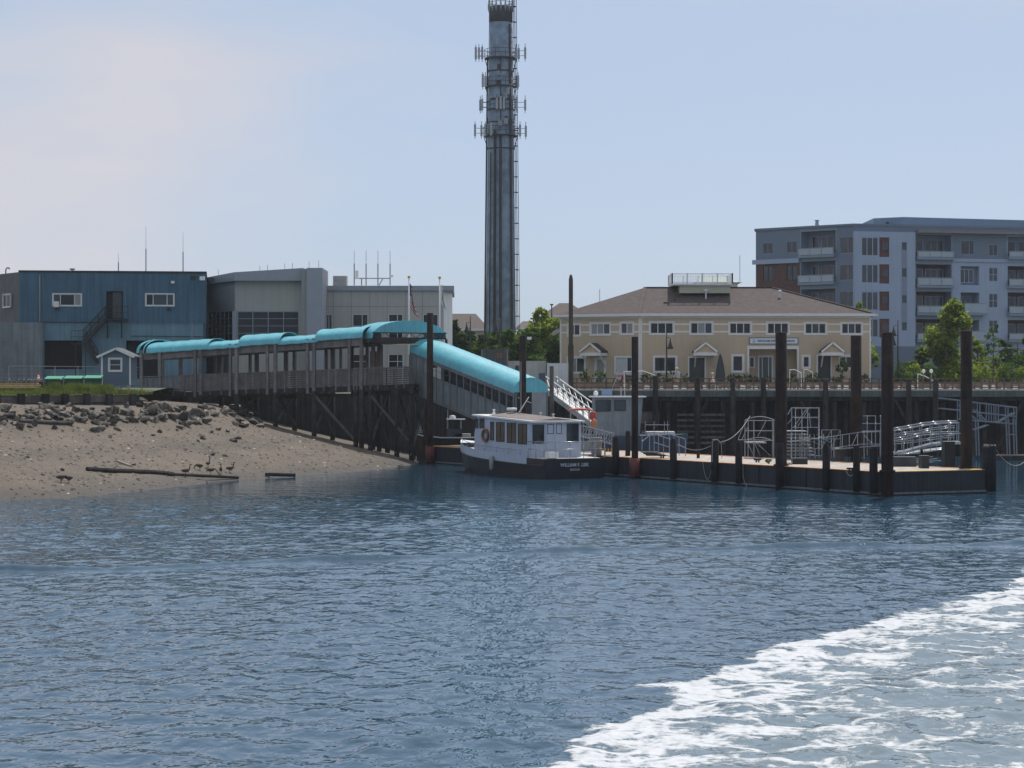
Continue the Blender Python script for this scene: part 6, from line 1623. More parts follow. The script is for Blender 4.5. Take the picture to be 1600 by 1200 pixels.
# ring platforms (pixel y of the deck, reach)
for y_, R_, panels in ((91, 32, [(-39, -1), (-34, -1), (-29, 0), (24, 0), (28, 0), (38, 0)]), (135, 30, [(-28, 0), (-24, 0), (25, 0), (27, 0)]), (171, 28, [(-32, 0), (-29, 0), (25, 0), (38, 0), (-6, 1), (0, 1), (5, 1)]), (212, 34, [(-40, 0), (-30, 0), (-24, 0), (20, 0), (30, 0), (39, 0), (-15, 1)])):
    z = ZZ(y_, CY); R_p = R_/sc_ * .93
    n_ = 20
    mb = MB(); r0 = rr(z)+.02
    ring = lambda R, zz: [(CX + R*math.cos(2*math.pi*i/n_), CY + R*math.sin(2*math.pi*i/n_), zz) for i in range(n_+1)]
    mb.sheet([ring(r0, z), ring(R_p*.86, z)]); mb.sheet([ring(r0, z-.12), ring(R_p*.86, z-.12)]); mb.sheet([ring(R_p*.86, z-.12), ring(R_p*.86, z)]); mb.build('ring_platform', m_black, ch)
    for hz in (.5, 1.0): MB().path(ring(R_p*.86, z+hz), .03).build('platform_rail', m_black, ch)
    MB().path(ring(r0+.05, z-1.6), .07).build('clamp_ring', m_black, ch)
    for i in range(n_):
        a = 2*math.pi*i/n_
        if i % 2 == 0: MB().tube((CX+R_p*.86*math.cos(a), CY+R_p*.86*math.sin(a), z), (CX+R_p*.86*math.cos(a), CY+R_p*.86*math.sin(a), z+1.0), .025).build('rail_post', m_black, ch)
        if i % 5 == 0: MB().tube((CX+R_p*.84*math.cos(a), CY+R_p*.84*math.sin(a), z-.1), (CX+r0*math.cos(a), CY+r0*math.sin(a), z-1.5), .05).build('platform_strut', m_black, ch)
    for dx, fr_ in panels:
        x = CX + dx/sc_; y = CY - (rr(z)+.5 if fr_ == 1 else random.uniform(.2, 1.2)); hgt_ = random.uniform(1.25, 1.6)
        o = MB().box(x-.13, x+.13, y-.08, y+.08, z-.2, z-.2+hgt_).build('panel_antenna', mat('antenna_grey', (.34, .36, .39), .6, var=.1), ch)
        MB().tube((x+.0, y+.15, z-.5), (x+.0, y+.15, z+1.6), .035).build('antenna_pipe', m_black, o)
        if fr_ != 1:
            for zz in (z+.2, z+.8): MB().tube((x, y+.15, zz), (CX + (rr(z)*.98 if dx > 0 else -rr(z)*.98), CY-.2, zz), .03).build('standoff', m_black, o)
for k in range(14):       # equipment strapped to the shaft between the platforms
    a = random.uniform(-2.6, -.5); z = ZZ(random.uniform(110, 200), CY); r = rr(z)+.1
    x, y = CX + r*math.cos(a), CY + r*math.sin(a); s_ = random.uniform(.12, .28)
    MB().box(x-s_, x+s_, y-.12, y+.12, z, z+random.uniform(.4, .9)).build('equipment_box', random.choice((m_black, m_grey, m_grey)), ch)
# cable runs
for px, y0_, w_ in ((755.5, 92, .22), (759, 98, .10), (764, 240, .12), (771.5, 205, .28), (782, 212, .30), (773.5, 225, .1), (801, 40, .26)):
    dx = (px-782.5)/sc_
    def pos(z, dx=dx):
        r = rr(z) + .12; d = max(-r, min(r, dx * (rr(z)/rb_) if abs(dx) < rb_*.9 else dx))
        return Vector((CX + d, CY - math.sqrt(max(r*r - d*d, 0)), z))
    z0, z1 = 5.4, ZZ(y0_, CY)
    mb = MB(); mb.path([pos(z0 + (z1-z0)*k/8) for k in range(9)], w_/2, 6); mb.build('cable_run', mat('black_cable', (.03, .034, .042), .6, var=.2), ch)
# caged ladder
lx = lambda z: CX + (rr(z) + .12)
for dy, dx in ((0, 0), (-.22, .15), (.22, .15), (0, .34)):
    mb = MB(); zs_ = [5.6, 18, 30, ZZ(0, CY)+2]; mb.path([(lx(z)+dx, CY-.4+dy, z) for z in zs_], .04); mb.build('ladder_rail', m_black, ch)
z = 6.5
while z < ZZ(0, CY)+2:
    MB().path([(lx(z)-.2, CY-.4, z), (lx(z)+.05, CY-.68, z), (lx(z)+.34, CY-.4, z), (lx(z)+.05, CY-.12, z)], .055).build('ladder_hoop', m_black, ch); z += 1.85
# ================================================================== FAR ROOFS
def far_house(px0, px1, yr, ye, Y, lab, hip=2.0):
    x0, x1 = XX(px0, Y), XX(px1, Y); zr, ze_ = ZZ(yr, Y), ZZ(ye, Y)
    t = thing('far_house', lab, 'house', ((x0+x1)/2, Y+5, 5.4))
    MB().box(x0+.4, x1-.4, Y+.4, Y+11.6, 5.4, ze_).build('wall', mat('far_wall', (.42, .38, .33), .8, var=.1), t)
    mb = MB(); a = [(x0, Y, ze_), (x1, Y, ze_), (x1, Y+12, ze_), (x0, Y+12, ze_)]; r0, r1 = (x0+hip, Y+6, zr), (x1-hip, Y+6, zr)
    mb.face(a[0], a[1], r1, r0); mb.face(a[1], a[2], r1); mb.face(a[2], a[3], r0, r1); mb.face(a[3], a[0], r0)
    mb.build('roof', mat('far_shingles', (.10, .082, .073), .9, var=.12), t)
    MB().box(x0-.05, x1+.05, Y-.05, Y+.05, ze_-.25, ze_+.03).build('gutter', m_white, t)
    for k in range(int((x1-x0)/3.2)):
        u = x0 + 1.5 + 3.2*k
        w_ = MB().box(u-.55, u+.55, Y+.33, Y+.395, ze_-2.3, ze_-.8).build('window', m_white, t); MB().box(u-.45, u+.45, Y+.3, Y+.329, ze_-2.2, ze_-.9).build('pane', m_glassb, w_)
far_house(640, 765, 488, 514, 300, 'low house with long brown roof left of the chimney stack', 2)
far_house(806, 850, 500, 512, 310, 'small brown roofed house just right of the chimney stack', 1)
far_house(838, 930, 471, 498, 292, 'brown roofed house rising behind the left end of the yellow house', 3.2)
# ================================================================== SHORE, LEFT: shed, bins, grass, rocks, birds
SY = 157.0; SZ = ZZ(604.5, SY)
sh = thing('shed', 'small blue gabled shed with white trim and square window on the grass', 'shed', (XX(181, SY), SY+1, SZ))
m_shed = mat('shed_blue', (.105, .155, .215), .7, var=.08, clap=.2)
x0, x1 = XX(158, SY), XX(204.5, SY); ze_, zp = ZZ(555, SY), ZZ(544.5, SY); xm = (x0+x1)/2
sf = Fr((x0, SY), (x1, SY)); Ls = sf.L
r = sf.rect(171, 561, 189, 579)
wall(sf, sh, 'front_wall', m_shed, 0, Ls, SZ+.12, ze_, [r]); MB().face((x0, SY, ze_), (x1, SY, ze_), (xm, SY, zp)).build('gable', m_shed, sh)
window(sf, sh, *r, cols=1, rows=2, trim=.1, fw=.05, mg=m_glassb)
for a, b_ in ((x0, x0+.05), (x1-.05, x1)): MB().box(a, b_, SY+.002, SY+2.6, SZ+.12, ze_).build('side_wall', m_shed, sh)
for a in (0, Ls-.12): MB(sf).box(a, a+.12, -.025, -.001, SZ+.12, ze_).build('corner_board', m_white, sh)
mb = MB()
for xa in (x0-.28, x1+.28):
    s_ = (zp-ze_)/(xm-x0); zl_ = zp - s_*abs(xm-xa)
    mb.hexa([(xa, SY-.2, zl_), (xm, SY-.2, zp), (xm, SY+2.8, zp), (xa, SY+2.8, zl_), (xa, SY-.2, zl_+.07), (xm, SY-.2, zp+.07), (xm, SY+2.8, zp+.07), (xa, SY+2.8, zl_+.07)])
    MB().bar((xa, SY-.23, zl_-.02), (xm, SY-.23, zp-.02), .04, .15).build('barge_board', m_white, sh)
mb.build('roof', mat('shed_shingles', (.10, .11, .12), .9, var=.2, scale=5), sh)
for xx in (x0+.2, xm, x1-.2): MB().box(xx-.1, xx+.1, SY+.1, SY+.4, SZ-.25, SZ+.115).build('foundation_block', m_conc, sh)
# green bins
for i, (pa, pb, lab) in enumerate(((70, 96, 'green lidded bin furthest from the shed'), (100, 127, 'green lidded bin in the middle of the row of three'), (131, 157, 'green lidded bin next to the shed'))):
    Y = 154.0; a, b_ = XX(pa, Y), XX(pb, Y); yt = 590 - i*.6
    t = thing('waste_bin', lab, 'bin', ((a+b_)/2, Y, ZZ(606, Y)), 0, 'green bins by the shed')
    zb, zt_ = ZZ(607, Y), ZZ(yt+3, Y)
    MB().hexa([(a+.12, Y+.05, zb), (b_-.12, Y+.05, zb), (b_-.12, Y+.9, zb), (a+.12, Y+.9, zb), (a+.03, Y, zt_), (b_-.03, Y, zt_), (b_-.03, Y+.95, zt_+.18), (a+.03, Y+.95, zt_+.18)]).build('body', mat('bin_green', (.02, .085, .055), .6, var=.2), t)
    MB().hexa([(a-.03, Y-.08, zt_+.003), (b_+.03, Y-.08, zt_+.003), (b_+.03, Y+1, zt_+.19), (a-.03, Y+1, zt_+.19), (a-.03, Y-.08, zt_+.06), (b_+.03, Y-.08, zt_+.06), (b_+.03, Y+1, zt_+.25), (a-.03, Y+1, zt_+.25)]).build('lid', mat('lid_green', (.05, .30, .17), .45, var=.1), t)
# traffic cone tip, timber stack and row of cart handles
P = at(60, 603, 152)
t = thing('traffic_cone', 'orange and white traffic cone beside the timber stack', 'cone', tuple(P)); zt_ = ZZ(585.5, 152)
MB().lathe(tuple(P), [(.2, 0), (.05, zt_-P.z)], 10).build('cone', mat('cone_orange', (.75, .22, .12), .5, var=.05), t, True); MB().lathe((P.x, P.y, P.z+.42), [(.128, 0), (.085, .2)], 10).build('band', m_white, t, True); MB().box(P.x-.25, P.x+.25, P.y-.25, P.y+.25, P.z-.05, P.z-.001).build('foot', m_black, t)
t = thing('timber_stack', 'stack of pale yellow boards lying at the far left of the grass', 'timber', tuple(at(25, 606, 150)))
m_new = mat('new_lumber', (.52, .36, .16), .75, var=.2, scale=3, objvar=.2)
for j in range(3):
    for k in range(3):
        z = ZZ(606, 150) + .125*j; MB().box(XX(-40, 150) + random.uniform(0, .3), XX(66, 150) - random.uniform(0, .5), 149.6+.2*k, 149.78+.2*k, z, z+.1).build('board', m_new, t)
for i, px in enumerate((2, 18, 33, 41, 48, 52, 57, 68, 99)):
    P = at(px, 603, 151.5); z = ZZ(592.5, 151.5)
    t = thing('dock_cart', 'folded grey dock cart with curved handle, ' + ['first', 'second', 'third', 'fourth', 'fifth', 'sixth', 'seventh', 'eighth', 'ninth'][i] + ' from the left edge', 'cart', (P.x, P.y, P.z), 0, 'dock carts behind the timber stack')
    MB().path([(P.x, P.y, P.z), (P.x, P.y, z-.1), (P.x-.06, P.y-.1, z), (P.x-.16, P.y-.2, z-.04)], .03).build('handle', m_grey, t)
    MB().box(P.x-.2, P.x+.25, P.y+.02, P.y+.5, P.z+.02, P.z+.3).build('tray', m_black, t); MB().lathe((P.x+.0, P.y+.2, P.z-.02), [(.02, 0), (.14, .03), (.14, .1), (.02, .13)], 10).build('wheel', m_black, t)
# wire fence
t = thing('wire_fence', 'thin wire fence with a pale top rail between the warehouse and the walkway', 'fence', (XX(120, 160), 160, 5.3))
MB().tube(at(14, 572, 160), at(86, 572.5, 160), .035).build('top_rail', m_grey, t); MB().tube(at(86, 572.5, 160), at(222, 574, 160), .03).build('top_rail', m_grey, t)
for px in (-40, 14, 50, 86, 122, 158, 190, 222): MB().tube((XX(px, 160), 160, 5.2), (XX(px, 160), 160, ZZ(571.5, 160)), .035).build('post', m_grey, t)
for py in (578, 584, 590, 596): MB().tube(at(-40, py, 160), at(222, py, 160), .006, .006, 4).build('wire', m_grey, t)
# grass
m_grass = leaf_mat('grass_blade', (.085, .11, .034), (.14, .18, .04), .4)
def grass_patch(n_, fx, fy, zfun, hmin, hmax, name, lab=None):
    V, Fc = [], []
    xs_, ys_ = fx(n_), fy(n_)
    for x, y in zip(xs_, ys_):
        z = zfun(x, y); h_ = random.uniform(hmin, hmax) * (.45 if x < XX(70, 150) else 1); a = random.uniform(0, 6.28); w_ = .03
        dx, dy = math.cos(a)*w_, math.sin(a)*w_; lx_, ly_ = random.gauss(0, .12), random.gauss(0, .12); k = len(V)
        V += [(x-dx, y-dy, z), (x+dx, y+dy, z), (x+lx_*.5+dx*.6, y+ly_*.5, z+h_*.6), (x+lx_, y+ly_, z+h_)]; Fc += [(k, k+1, k+2), (k, k+2, k+3)]
    me = bpy.data.meshes.new(name); me.from_pydata(V, [], Fc); me.materials.append(m_grass); o = bpy.data.objects.new(name, me); COL.objects.link(o); o['kind'] = 'stuff'; WM[o] = Matrix()
    return o
def upz(x, y):
    e = np.interp(x, [-60, -35.5, -26, -20], [137, 139.6, 152, 156]) if x > -60 else 137
    return 5.03 + min(max((y-e)/13, -.5), 1)*.45 - (3 if y < e+.1 else 0)
grass_patch(17000, lambda n_: rng.uniform(XX(-30, 150), XX(222, 150), n_), lambda n_: 139.6 + 15*rng.random(n_)**1.1, upz, .12, .42, 'grass')
grass_patch(5000, lambda n_: rng.uniform(XX(60, 150), XX(165, 150), n_), lambda n_: 150 + 3.5*rng.random(n_), upz, .3, .75, 'tall_grass')
mb = MB()
mb.sheet([[(x, y, upz(x, y)+.02 + .03*math.sin(x*3)*math.cos(y*2)) for x in np.linspace(-48, XX(205, 150), 40)] for y in np.linspace(139.7, 157, 18)])
tag(mb.build('lawn', mat('lawn_ground', (.07, .10, .028), .95, var=.35, scale=1.2, col2=(.16, .13, .08)), None, True), kind='structure')
RAY_Y = np.arange(104.0, 176.0, .1)
def ray_beach(px, py):
    """where the line of sight through a pixel meets the beach or the water"""
    zz = np.maximum(beach_z((px-800)/F*RAY_Y, RAY_Y), 0.0)
    hit = np.nonzero(H - (py-600)/F*RAY_Y <= zz)[0]
    Y = float(RAY_Y[hit[0]]) if len(hit) else 170.0
    x = (px-800)/F*Y
    return Vector((x, Y, max(bz(x, Y), 0.0)))
# rocks
def rock_mesh(seed, flat=1.0):
    r_ = np.random.default_rng(seed)
    bm_v, bm_f = [], []
    import bmesh
    bm = bmesh.new(); bmesh.ops.create_icosphere(bm, subdivisions=2, radius=1.0)
    cuts = r_.normal(0, 1, (10, 3)); cuts /= np.linalg.norm(cuts, axis=1)[:, None]; lim = r_.uniform(.3, .72, 10)
    for v_ in bm.verts:
        p = np.array(v_.co)
        for c_, l_ in zip(cuts, lim):
            d = p @ c_
            if d > l_: p = p - c_*(d-l_)
        p *= np.array((1.1, .9, .95*flat)); p *= 1.3; p += r_.normal(0, .025, 3); v_.co = p
    me = bpy.data.meshes.new('rock'); bm.to_mesh(me); bm.free(); return me
m_rock = mat('shore_rock', (.17, .15, .125), .9, var=.4, scale=2.5, col2=(.055, .052, .047), bump=.5, bscale=9, objvar=.45)
rmesh = [rock_mesh(k, .8) for k in range(7)]
for me in rmesh: me.materials.append(m_rock)
big = [(212, 632, .85), (232, 640, .7), (246, 637, .6), (242, 648, .95), (262, 641, .7), (290, 658, .8), (303, 652, .8), (270, 655, .55), (305, 663, .5), (318, 660, .6), (283, 640, .5), (340, 672, .35), (330, 676, .3), (365, 640, .75), (378, 650, .8), (395, 662, .6), (350, 632, .5), (408, 668, .5), (388, 640, .5), (55, 650, .6), (35, 654, .5), (20, 648, .45), (150, 652, .5), (170, 645, .5), (195, 648, .6), (205, 658, .5), (225, 660, .55), (130, 660, .45)]
cnt = 0
def place_rock(px, py, s, lab, grp, sink=.05):
    # march along the view ray to the beach surface
    p = ray_beach(px, py); z = bz(p.x, p.y)
    o = bpy.data.objects.new('rock', random.choice(rmesh)); COL.objects.link(o)
    o.location = (p.x, p.y, z + s*(.35-sink)); o.rotation_euler = (random.uniform(-.3, .3), random.uniform(-.3, .3), random.uniform(0, 6.28)); o.scale = (s, s*random.uniform(.7, 1.1), s*random.uniform(.7, 1.1))
    tag(o, lab, 'rock', grp); return o
for px, py, s in big: place_rock(px, py, s*.78, 'large grey boulder in the rock heap at the head of the beach', 'boulders at the head of the beach')
for k in range(190):
    px = random.uniform(-20, 405); base_ = 650 + 4*math.sin(px*.05) + max(px-300, 0)*.08
    place_rock(px, min(random.gauss(base_, 8.5), 676), random.uniform(.15, .42), 'jagged grey stone in the rock heap at the head of the beach', 'stones at the head of the beach')
for px, py, s in ((331, 711, .28), (352, 713, .26), (364, 690, .3), (372, 686, .26), (310, 690, .2), (316, 683, .25), (318, 687, .25), (183, 672, .3), (239, 681, .22), (44, 715, .24), (97, 735, .2), (68, 742, .22), (173, 684, .2), (355, 675, .3), (208, 727, .2)):
    place_rock(px, py, s*.8, 'lone dark weedy stone lying on the open beach gravel', 'lone stones on the gravel', .15)
# gravel and shells: too many to count
V, Fc = [], []
octa = np.array([(1,0,0),(0,1,0),(-1,0,0),(0,-1,0),(0,0,.7),(0,0,-.5)]); of = [(0,1,4),(1,2,4),(2,3,4),(3,0,4),(1,0,5),(2,1,5),(3,2,5),(0,3,5)]
NP = 11000
py_ = rng.uniform(106, 160, NP); px_ = np.array([rng.uniform(-.30*y, -.05*y) for y in py_])
zz_ = beach_z(px_, py_)
keep = (zz_ > .03) & (py_ < 141 + (px_+25)*1.0*(px_ > -25)*1.0 + 18*(px_ > -25))
for x, y, z in zip(px_[keep], py_[keep], zz_[keep]):
    s = .03 + .11*random.random()**3; a = random.uniform(0, 6.28); c_, s_ = math.cos(a), math.sin(a); k = len(V)
    for q in octa*s*np.array((1.3, .8, .8)): V.append((x + q[0]*c_ - q[1]*s_, y + q[0]*s_ + q[1]*c_, z + q[2]))
    Fc += [tuple(k+i for i in f) for f in of]
me = bpy.data.meshes.new('pebbles'); me.from_pydata(V, [], Fc)
for m_ in (mat('pebble_dark', (.07, .065, .058), .9, var=.4), mat('pebble_grey', (.19, .17, .145), .9, var=.3), mat('shell', (.48, .45, .40), .7, var=.2)): me.materials.append(m_)
mi = np.repeat(rng.choice(3, len(Fc)//8, p=(.56, .39, .05)), 8); me.polygons.foreach_set('material_index', mi.astype(np.int32))
o = bpy.data.objects.new('pebbles', me); COL.objects.link(o); o['kind'] = 'stuff'; WM[o] = Matrix()
# driftwood
def beam(pa, pb, w, h, name, lab, m, lift=.02):
    A_, B_ = ray_beach(*pa), ray_beach(*pb); mb = MB(); k = 10; pts_ = []
    for i in range(k+1):
        p = A_.lerp(B_, i/k); p.z = max(p.z, bz(p.x, p.y)) + h*.35 + lift; pts_.append(p)
    for a, b_ in zip(pts_[:-1], pts_[1:]): mb.tube(a, b_, w*random.uniform(.9, 1.05), w*random.uniform(.9, 1.05), 7)
    return mb.build(name, m, None, False, lab, 'driftwood')
beam((136, 736), (270, 743.5), .13, .26, 'driftwood_log', 'long dark driftwood log lying on the gravel behind the birds', m_timberd)
beam((262, 743.5), (372, 748.5), .09, .2, 'driftwood_log', 'thin tapering driftwood pole at the wet edge below the birds', m_timberd)
beam((415, 744.5), (461, 745.5), .12, .2, 'driftwood_log', 'short dark balk of timber at the waterline right of the birds', m_timberd, .05)
beam((184, 722), (204, 729.5), .07, .1, 'driftwood_stick', 'pale short stick lying on the gravel above the long log', mat('bleached_wood', (.36, .32, .26), .9, var=.2))
beam((30, 660), (112, 664), .12, .2, 'driftwood_log', 'old log lying along the foot of the rock heap at left', m_timber)
for pa, pb, w_, lab in (((66, 637), (79, 652), .42, 'tilted brown plank sticking out of the rock heap'), ((4, 641), (58, 638), .3, 'long pale plank lying below the retaining wall')):
    A_, B_ = at(*pa, 140.6), at(*pb, 139.0 if pa[0] == 66 else 138.2); MB().bar(A_, B_, w_, .07).build('plank', mat('tan_plank', (.27, .19, .13), .85, var=.25), None, False, lab, 'plank')

m_goose = mat('goose_brown', (.085, .062, .045), .85, var=.35, scale=8, col2=(.05, .04, .032))
m_gneck = mat('goose_dark_neck', (.03, .026, .024), .8, var=.2)
def goose(px, py, rz, up, lab, s=1.0):
    p = ray_beach(px, py)
    t = thing('goose', lab, 'bird', (p.x, p.y, p.z), 0, 'geese on the beach')
    bv = [(-.36, 0, .40), (-.22, 0, .38), (0, 0, .36), (.2, 0, .40), (.30, 0, .48)]
    body = skinned('body', bv, [(i, i+1) for i in range(4)], [.03, .10, .15, .13, .07], m_goose, t, 2, 2, p, rz, s)
    hx = .36 if up else .55; hz = .86 if up else .20
    nv = [(.27, 0, .46), (.34, 0, .60 if up else .46), ((.33 if up else .47), 0, (.74 if up else .32)), (hx, 0, hz), (hx+.10, 0, hz-.03), (hx+.17, 0, hz-.05)]
    skinned('neck', nv, [(i, i+1) for i in range(5)], [.07, .045, .035, .05, .035, .012], m_gneck, t, 2, 0, p, rz, s)
    for sy in (-.06, .06):
        skinned('leg', [(.0, sy, .30), (-.02, sy, .14), (.0, sy, .02), (.10, sy, .01)], [(0, 1), (1, 2), (2, 3)], [.03, .014, .014, .02], m_black, t, 1, 0, p, rz, s)
for px, py, rz, up, lab in ((290, 743, 0.3, True, 'goose with neck upright, leftmost of the flock beside the log'), (312, 735, 2.6, False, 'goose feeding head down behind the log'), (325, 731, 1.3, True, 'small looking goose furthest from the water'),
                            (329, 742, .2, False, 'goose bending low at the end of the log'), (345, 741, -1.4, True, 'goose facing the water between the bending and the rightmost ones'), (359, 739, .5, True, 'rightmost goose of the flock with raised neck'),
                            (95, 754, .1, False, 'goose resting alone far left near the waterline'), (107, 755.5, 2.8, False, 'second lone goose far left near the waterline')):
    goose(px, py, rz, up, lab, .76)

# ================================================================== PROMENADE: trees, lamps, people, small things
m_leafA = leaf_mat('leaf_light', (.12, .165, .03), (.36, .46, .07))
m_leafB = leaf_mat('leaf_mid', (.05, .09, .025), (.11, .19, .04))
m_leafC = leaf_mat('leaf_dark', (.03, .06, .02), (.06, .11, .025))
m_bark = mat('bark', (.10, .085, .07), .9, var=.3, scale=6, bump=.3)
def crown_mesh(name, centre, blobs, n_, leaf, m, parent):
    pts_ = []
    for (dx, dy, dz, rx, ry, rz_), share in blobs:
        k = max(6, int(n_*share)); ncl = max(5, int(k/26))
        u = rng.normal(0, 1, (ncl, 3)); u /= np.linalg.norm(u, axis=1)[:, None]; rad = rng.uniform(.35, 1.0, (ncl, 1))**.6
        cl = u*rad*np.array((rx, ry, rz_)) + np.array((dx, dy, dz))
        pick = rng.integers(0, ncl, k)
        pts_.append(cl[pick] + rng.normal(0, 1, (k, 3))*np.array((rx, ry, rz_))*.16)
    P = np.concatenate(pts_) + np.array(centre); k = len(P)
    a = rng.normal(0, 1, (k, 3)); a /= np.linalg.norm(a, axis=1)[:, None]; b_ = rng.normal(0, 1, (k, 3)); b_ -= (a*b_).sum(1)[:, None]*a; b_ /= np.linalg.norm(b_, axis=1)[:, None]
    s = rng.uniform(.6, 1.25, (k, 1))*leaf
    quad = np.stack([P - a*s, P + b_*s*.55, P + a*s, P - b_*s*.55], 1).reshape(-1, 3)
    c = np.array(centre)
    me = bpy.data.meshes.new(name); me.from_pydata([tuple(q) for q in quad - c], [], [(4*i, 4*i+1, 4*i+2, 4*i+3) for i in range(k)]); me.materials.append(m)
    return link_mesh(name, me, parent, Vector(centre))
def tree(px, Y, ytop, half_w, lab, m, n_=2600, leaf=.17, name='tree', trunk=.13, low=.22, group=None, zb=5.45, cat='tree'):
    x = XX(px, Y); ht = ZZ(ytop, Y) - zb
    t = thing(name, lab, cat, (x, Y, zb), 0, group)
    mb = MB(); lean = random.uniform(-.1, .1)*ht*.3
    mb.tube((x, Y, zb-.1), (x+lean*.4, Y, zb+ht*.45), trunk, trunk*.7, 8); mb.tube((x+lean*.4, Y, zb+ht*.45), (x+lean, Y, zb+ht*.85), trunk*.7, trunk*.2, 6)
    for k in range(9):
        f = random.uniform(.25, .75); a = random.uniform(0, 6.28); l_ = half_w*random.uniform(.5, .9)
        mb.tube((x+lean*f, Y, zb+ht*f), (x+lean*f+l_*math.cos(a), Y+l_*math.sin(a), zb+ht*f+l_*.55), trunk*.32, trunk*.08, 5)
    mb.build('trunk', m_bark, t, True)
    blobs = []; nb_ = 9
    for k in range(nb_):
        f = low + (1-low)*(k+.5)/nb_; w_ = half_w*(math.sin(math.pi*(.12+.83*(f-low)/(1-low))))**.7; a = random.uniform(0, 6.28); off = w_*random.uniform(.15, .6)
        r_ = max(w_*random.uniform(.5, .72), half_w*.22)
        blobs.append(((lean*f + off*math.cos(a), off*math.sin(a)*.8, ht*f - ht*.02, r_, r_, ht*(1-low)/nb_*random.uniform(.9, 1.35)), 1/nb_))
    crown_mesh('crown', (x, Y, zb), blobs, n_, leaf, m, t)
    return t
G = 'trees behind the gangway'
tree(713, 216, 504, 1.69, 'narrow dark tree against the end of the civic building', m_leafC, 3740, .19, group=G)
tree(729, 222, 521, 2.60, 'dark rounded tree behind the left street lamp', m_leafC, 4420, .19, group=G)
tree(748, 218, 524, 2.60, 'dark tree at the left foot of the chimney stack', m_leafB, 4420, .19, group=G)
tree(768, 224, 522, 2.73, 'dark tree in front of the chimney stack foot', m_leafC, 4420, .19, group=G)
tree(788, 216, 518, 2.47, 'mid green tree at the right foot of the chimney stack', m_leafB, 4420, .19, group=G)
tree(806, 222, 524, 2.34, 'mid green tree between the chimney ladder and the thin steel pile', m_leafC, 4080, .19, group=G)
tree(832, 217, 515, 2.60, 'bushy green tree behind the white trailer', m_leafB, 4760, .19, group=G)
tree(856, 221, 488, 3.25, 'tall yellow green tree close to the left wing of the house', m_leafA, 7820, .19, group=G)
tree(868, 212, 532, 2.08, 'low dark tree against the left corner of the house', m_leafC, 3740, .19, group=G)
G = 'trees right of the house'
tree(1478, 201, 471, 2.5, 'largest bright green tree in front of the apartment block', m_leafA, 9500, .19, trunk=.16, low=.12, group=G)
tree(1441, 203, 548, 2.0, 'low spreading green tree left of the largest tree', m_leafB, 2600, group=G, low=.1)
tree(1345, 206, 475, 1.5, 'slender light green tree peeping over the right corner of the house', m_leafA, 2000, group=G)
tree(1360, 204, 532, 1.2, 'small light green tree at the right corner of the house', m_leafA, 1200, group=G)
tree(1527, 205, 527, 1.6, 'small light green tree right of the rightmost steel pile', m_leafA, 1700, group=G)
tree(1551, 196, 506, 1.3, 'thin sparse sapling with pale trunk', m_leafB, 500, .14, trunk=.06, low=.35, group=G)
tree(1572, 206, 532, 1.9, 'grey green small tree in front of the apartment base', m_leafB, 1800, group=G)
tree(1608, 203, 528, 2.0, 'green tree cut by the right edge of the picture', m_leafB, 2200, group=G)
def shrub(px, Y, ytop, hw, lab, m, n_=420, group=None, zb=5.4, leaf=.10):
    x = XX(px, Y); ht = max(ZZ(ytop, Y) - zb, .3)
    t = thing('shrub', lab, 'shrub', (x, Y, zb), 0, group)
    mb = MB()
    for k in range(5): a = k*1.26; mb.tube((x, Y, zb-.05), (x+hw*.5*math.cos(a), Y+hw*.5*math.sin(a), zb+ht*.6), .03, .012, 5)
    mb.build('stem', m_bark, t)
    crown_mesh('foliage', (x, Y, zb), [((0, 0, ht*.5, hw, hw, ht*.48), .6), ((hw*.4, 0, ht*.6, hw*.6, hw*.6, ht*.36), .2), ((-hw*.45, 0, ht*.55, hw*.6, hw*.6, ht*.36), .2)], n_, leaf, m, t)
ORD = 'first second third fourth fifth sixth seventh eighth ninth tenth eleventh twelfth thirteenth fourteenth fifteenth sixteenth'.split()
for i, px in enumerate(range(1398, 1625, 15)):
    shrub(px, 197 + (i % 3)*.8, 566 + (i*37 % 9) - (4 if i % 4 == 0 else 0), .95 + .1*(i % 3), 'hedge shrub below the apartment block trees, ' + ORD[i] + ' from the left', random.choice((m_leafA, m_leafB, m_leafB)), 900, 'hedge shrubs right of the house')
sl = [(915, 'left of the wing door'), (937, 'before the wing door'), (975, 'below the pale window of the wing'), (1010, 'at the corner between the wing and the front'), (1041, 'below the double window, the largest by the front wall'), (1068, 'beside the man in the blue shirt'), (1147, 'left below the square window'), (1162, 'right below the square window'), (1176, 'left of the recessed entry door'), (1194, 'in front of the recessed entry door'),
      (1236, 'right of the sign pile by the handrail'), (1262, 'below the narrow window'), (1275, 'left of the right portico door'), (1309, 'right of the right portico door'), (1350, 'at the right corner of the house')]
for i, (px, where) in enumerate(sl):
    shrub(px, 187.3, (578, 580, 582, 583, 579.5, 583, 584, 582.5, 585, 585, 584, 584, 582, 583, 584)[i], .62 if px != 1041 else .85, 'clipped shrub by the yellow house, ' + where, m_leafB if i % 2 else m_leafC, 520, 'shrubs along the house front', leaf=.08)
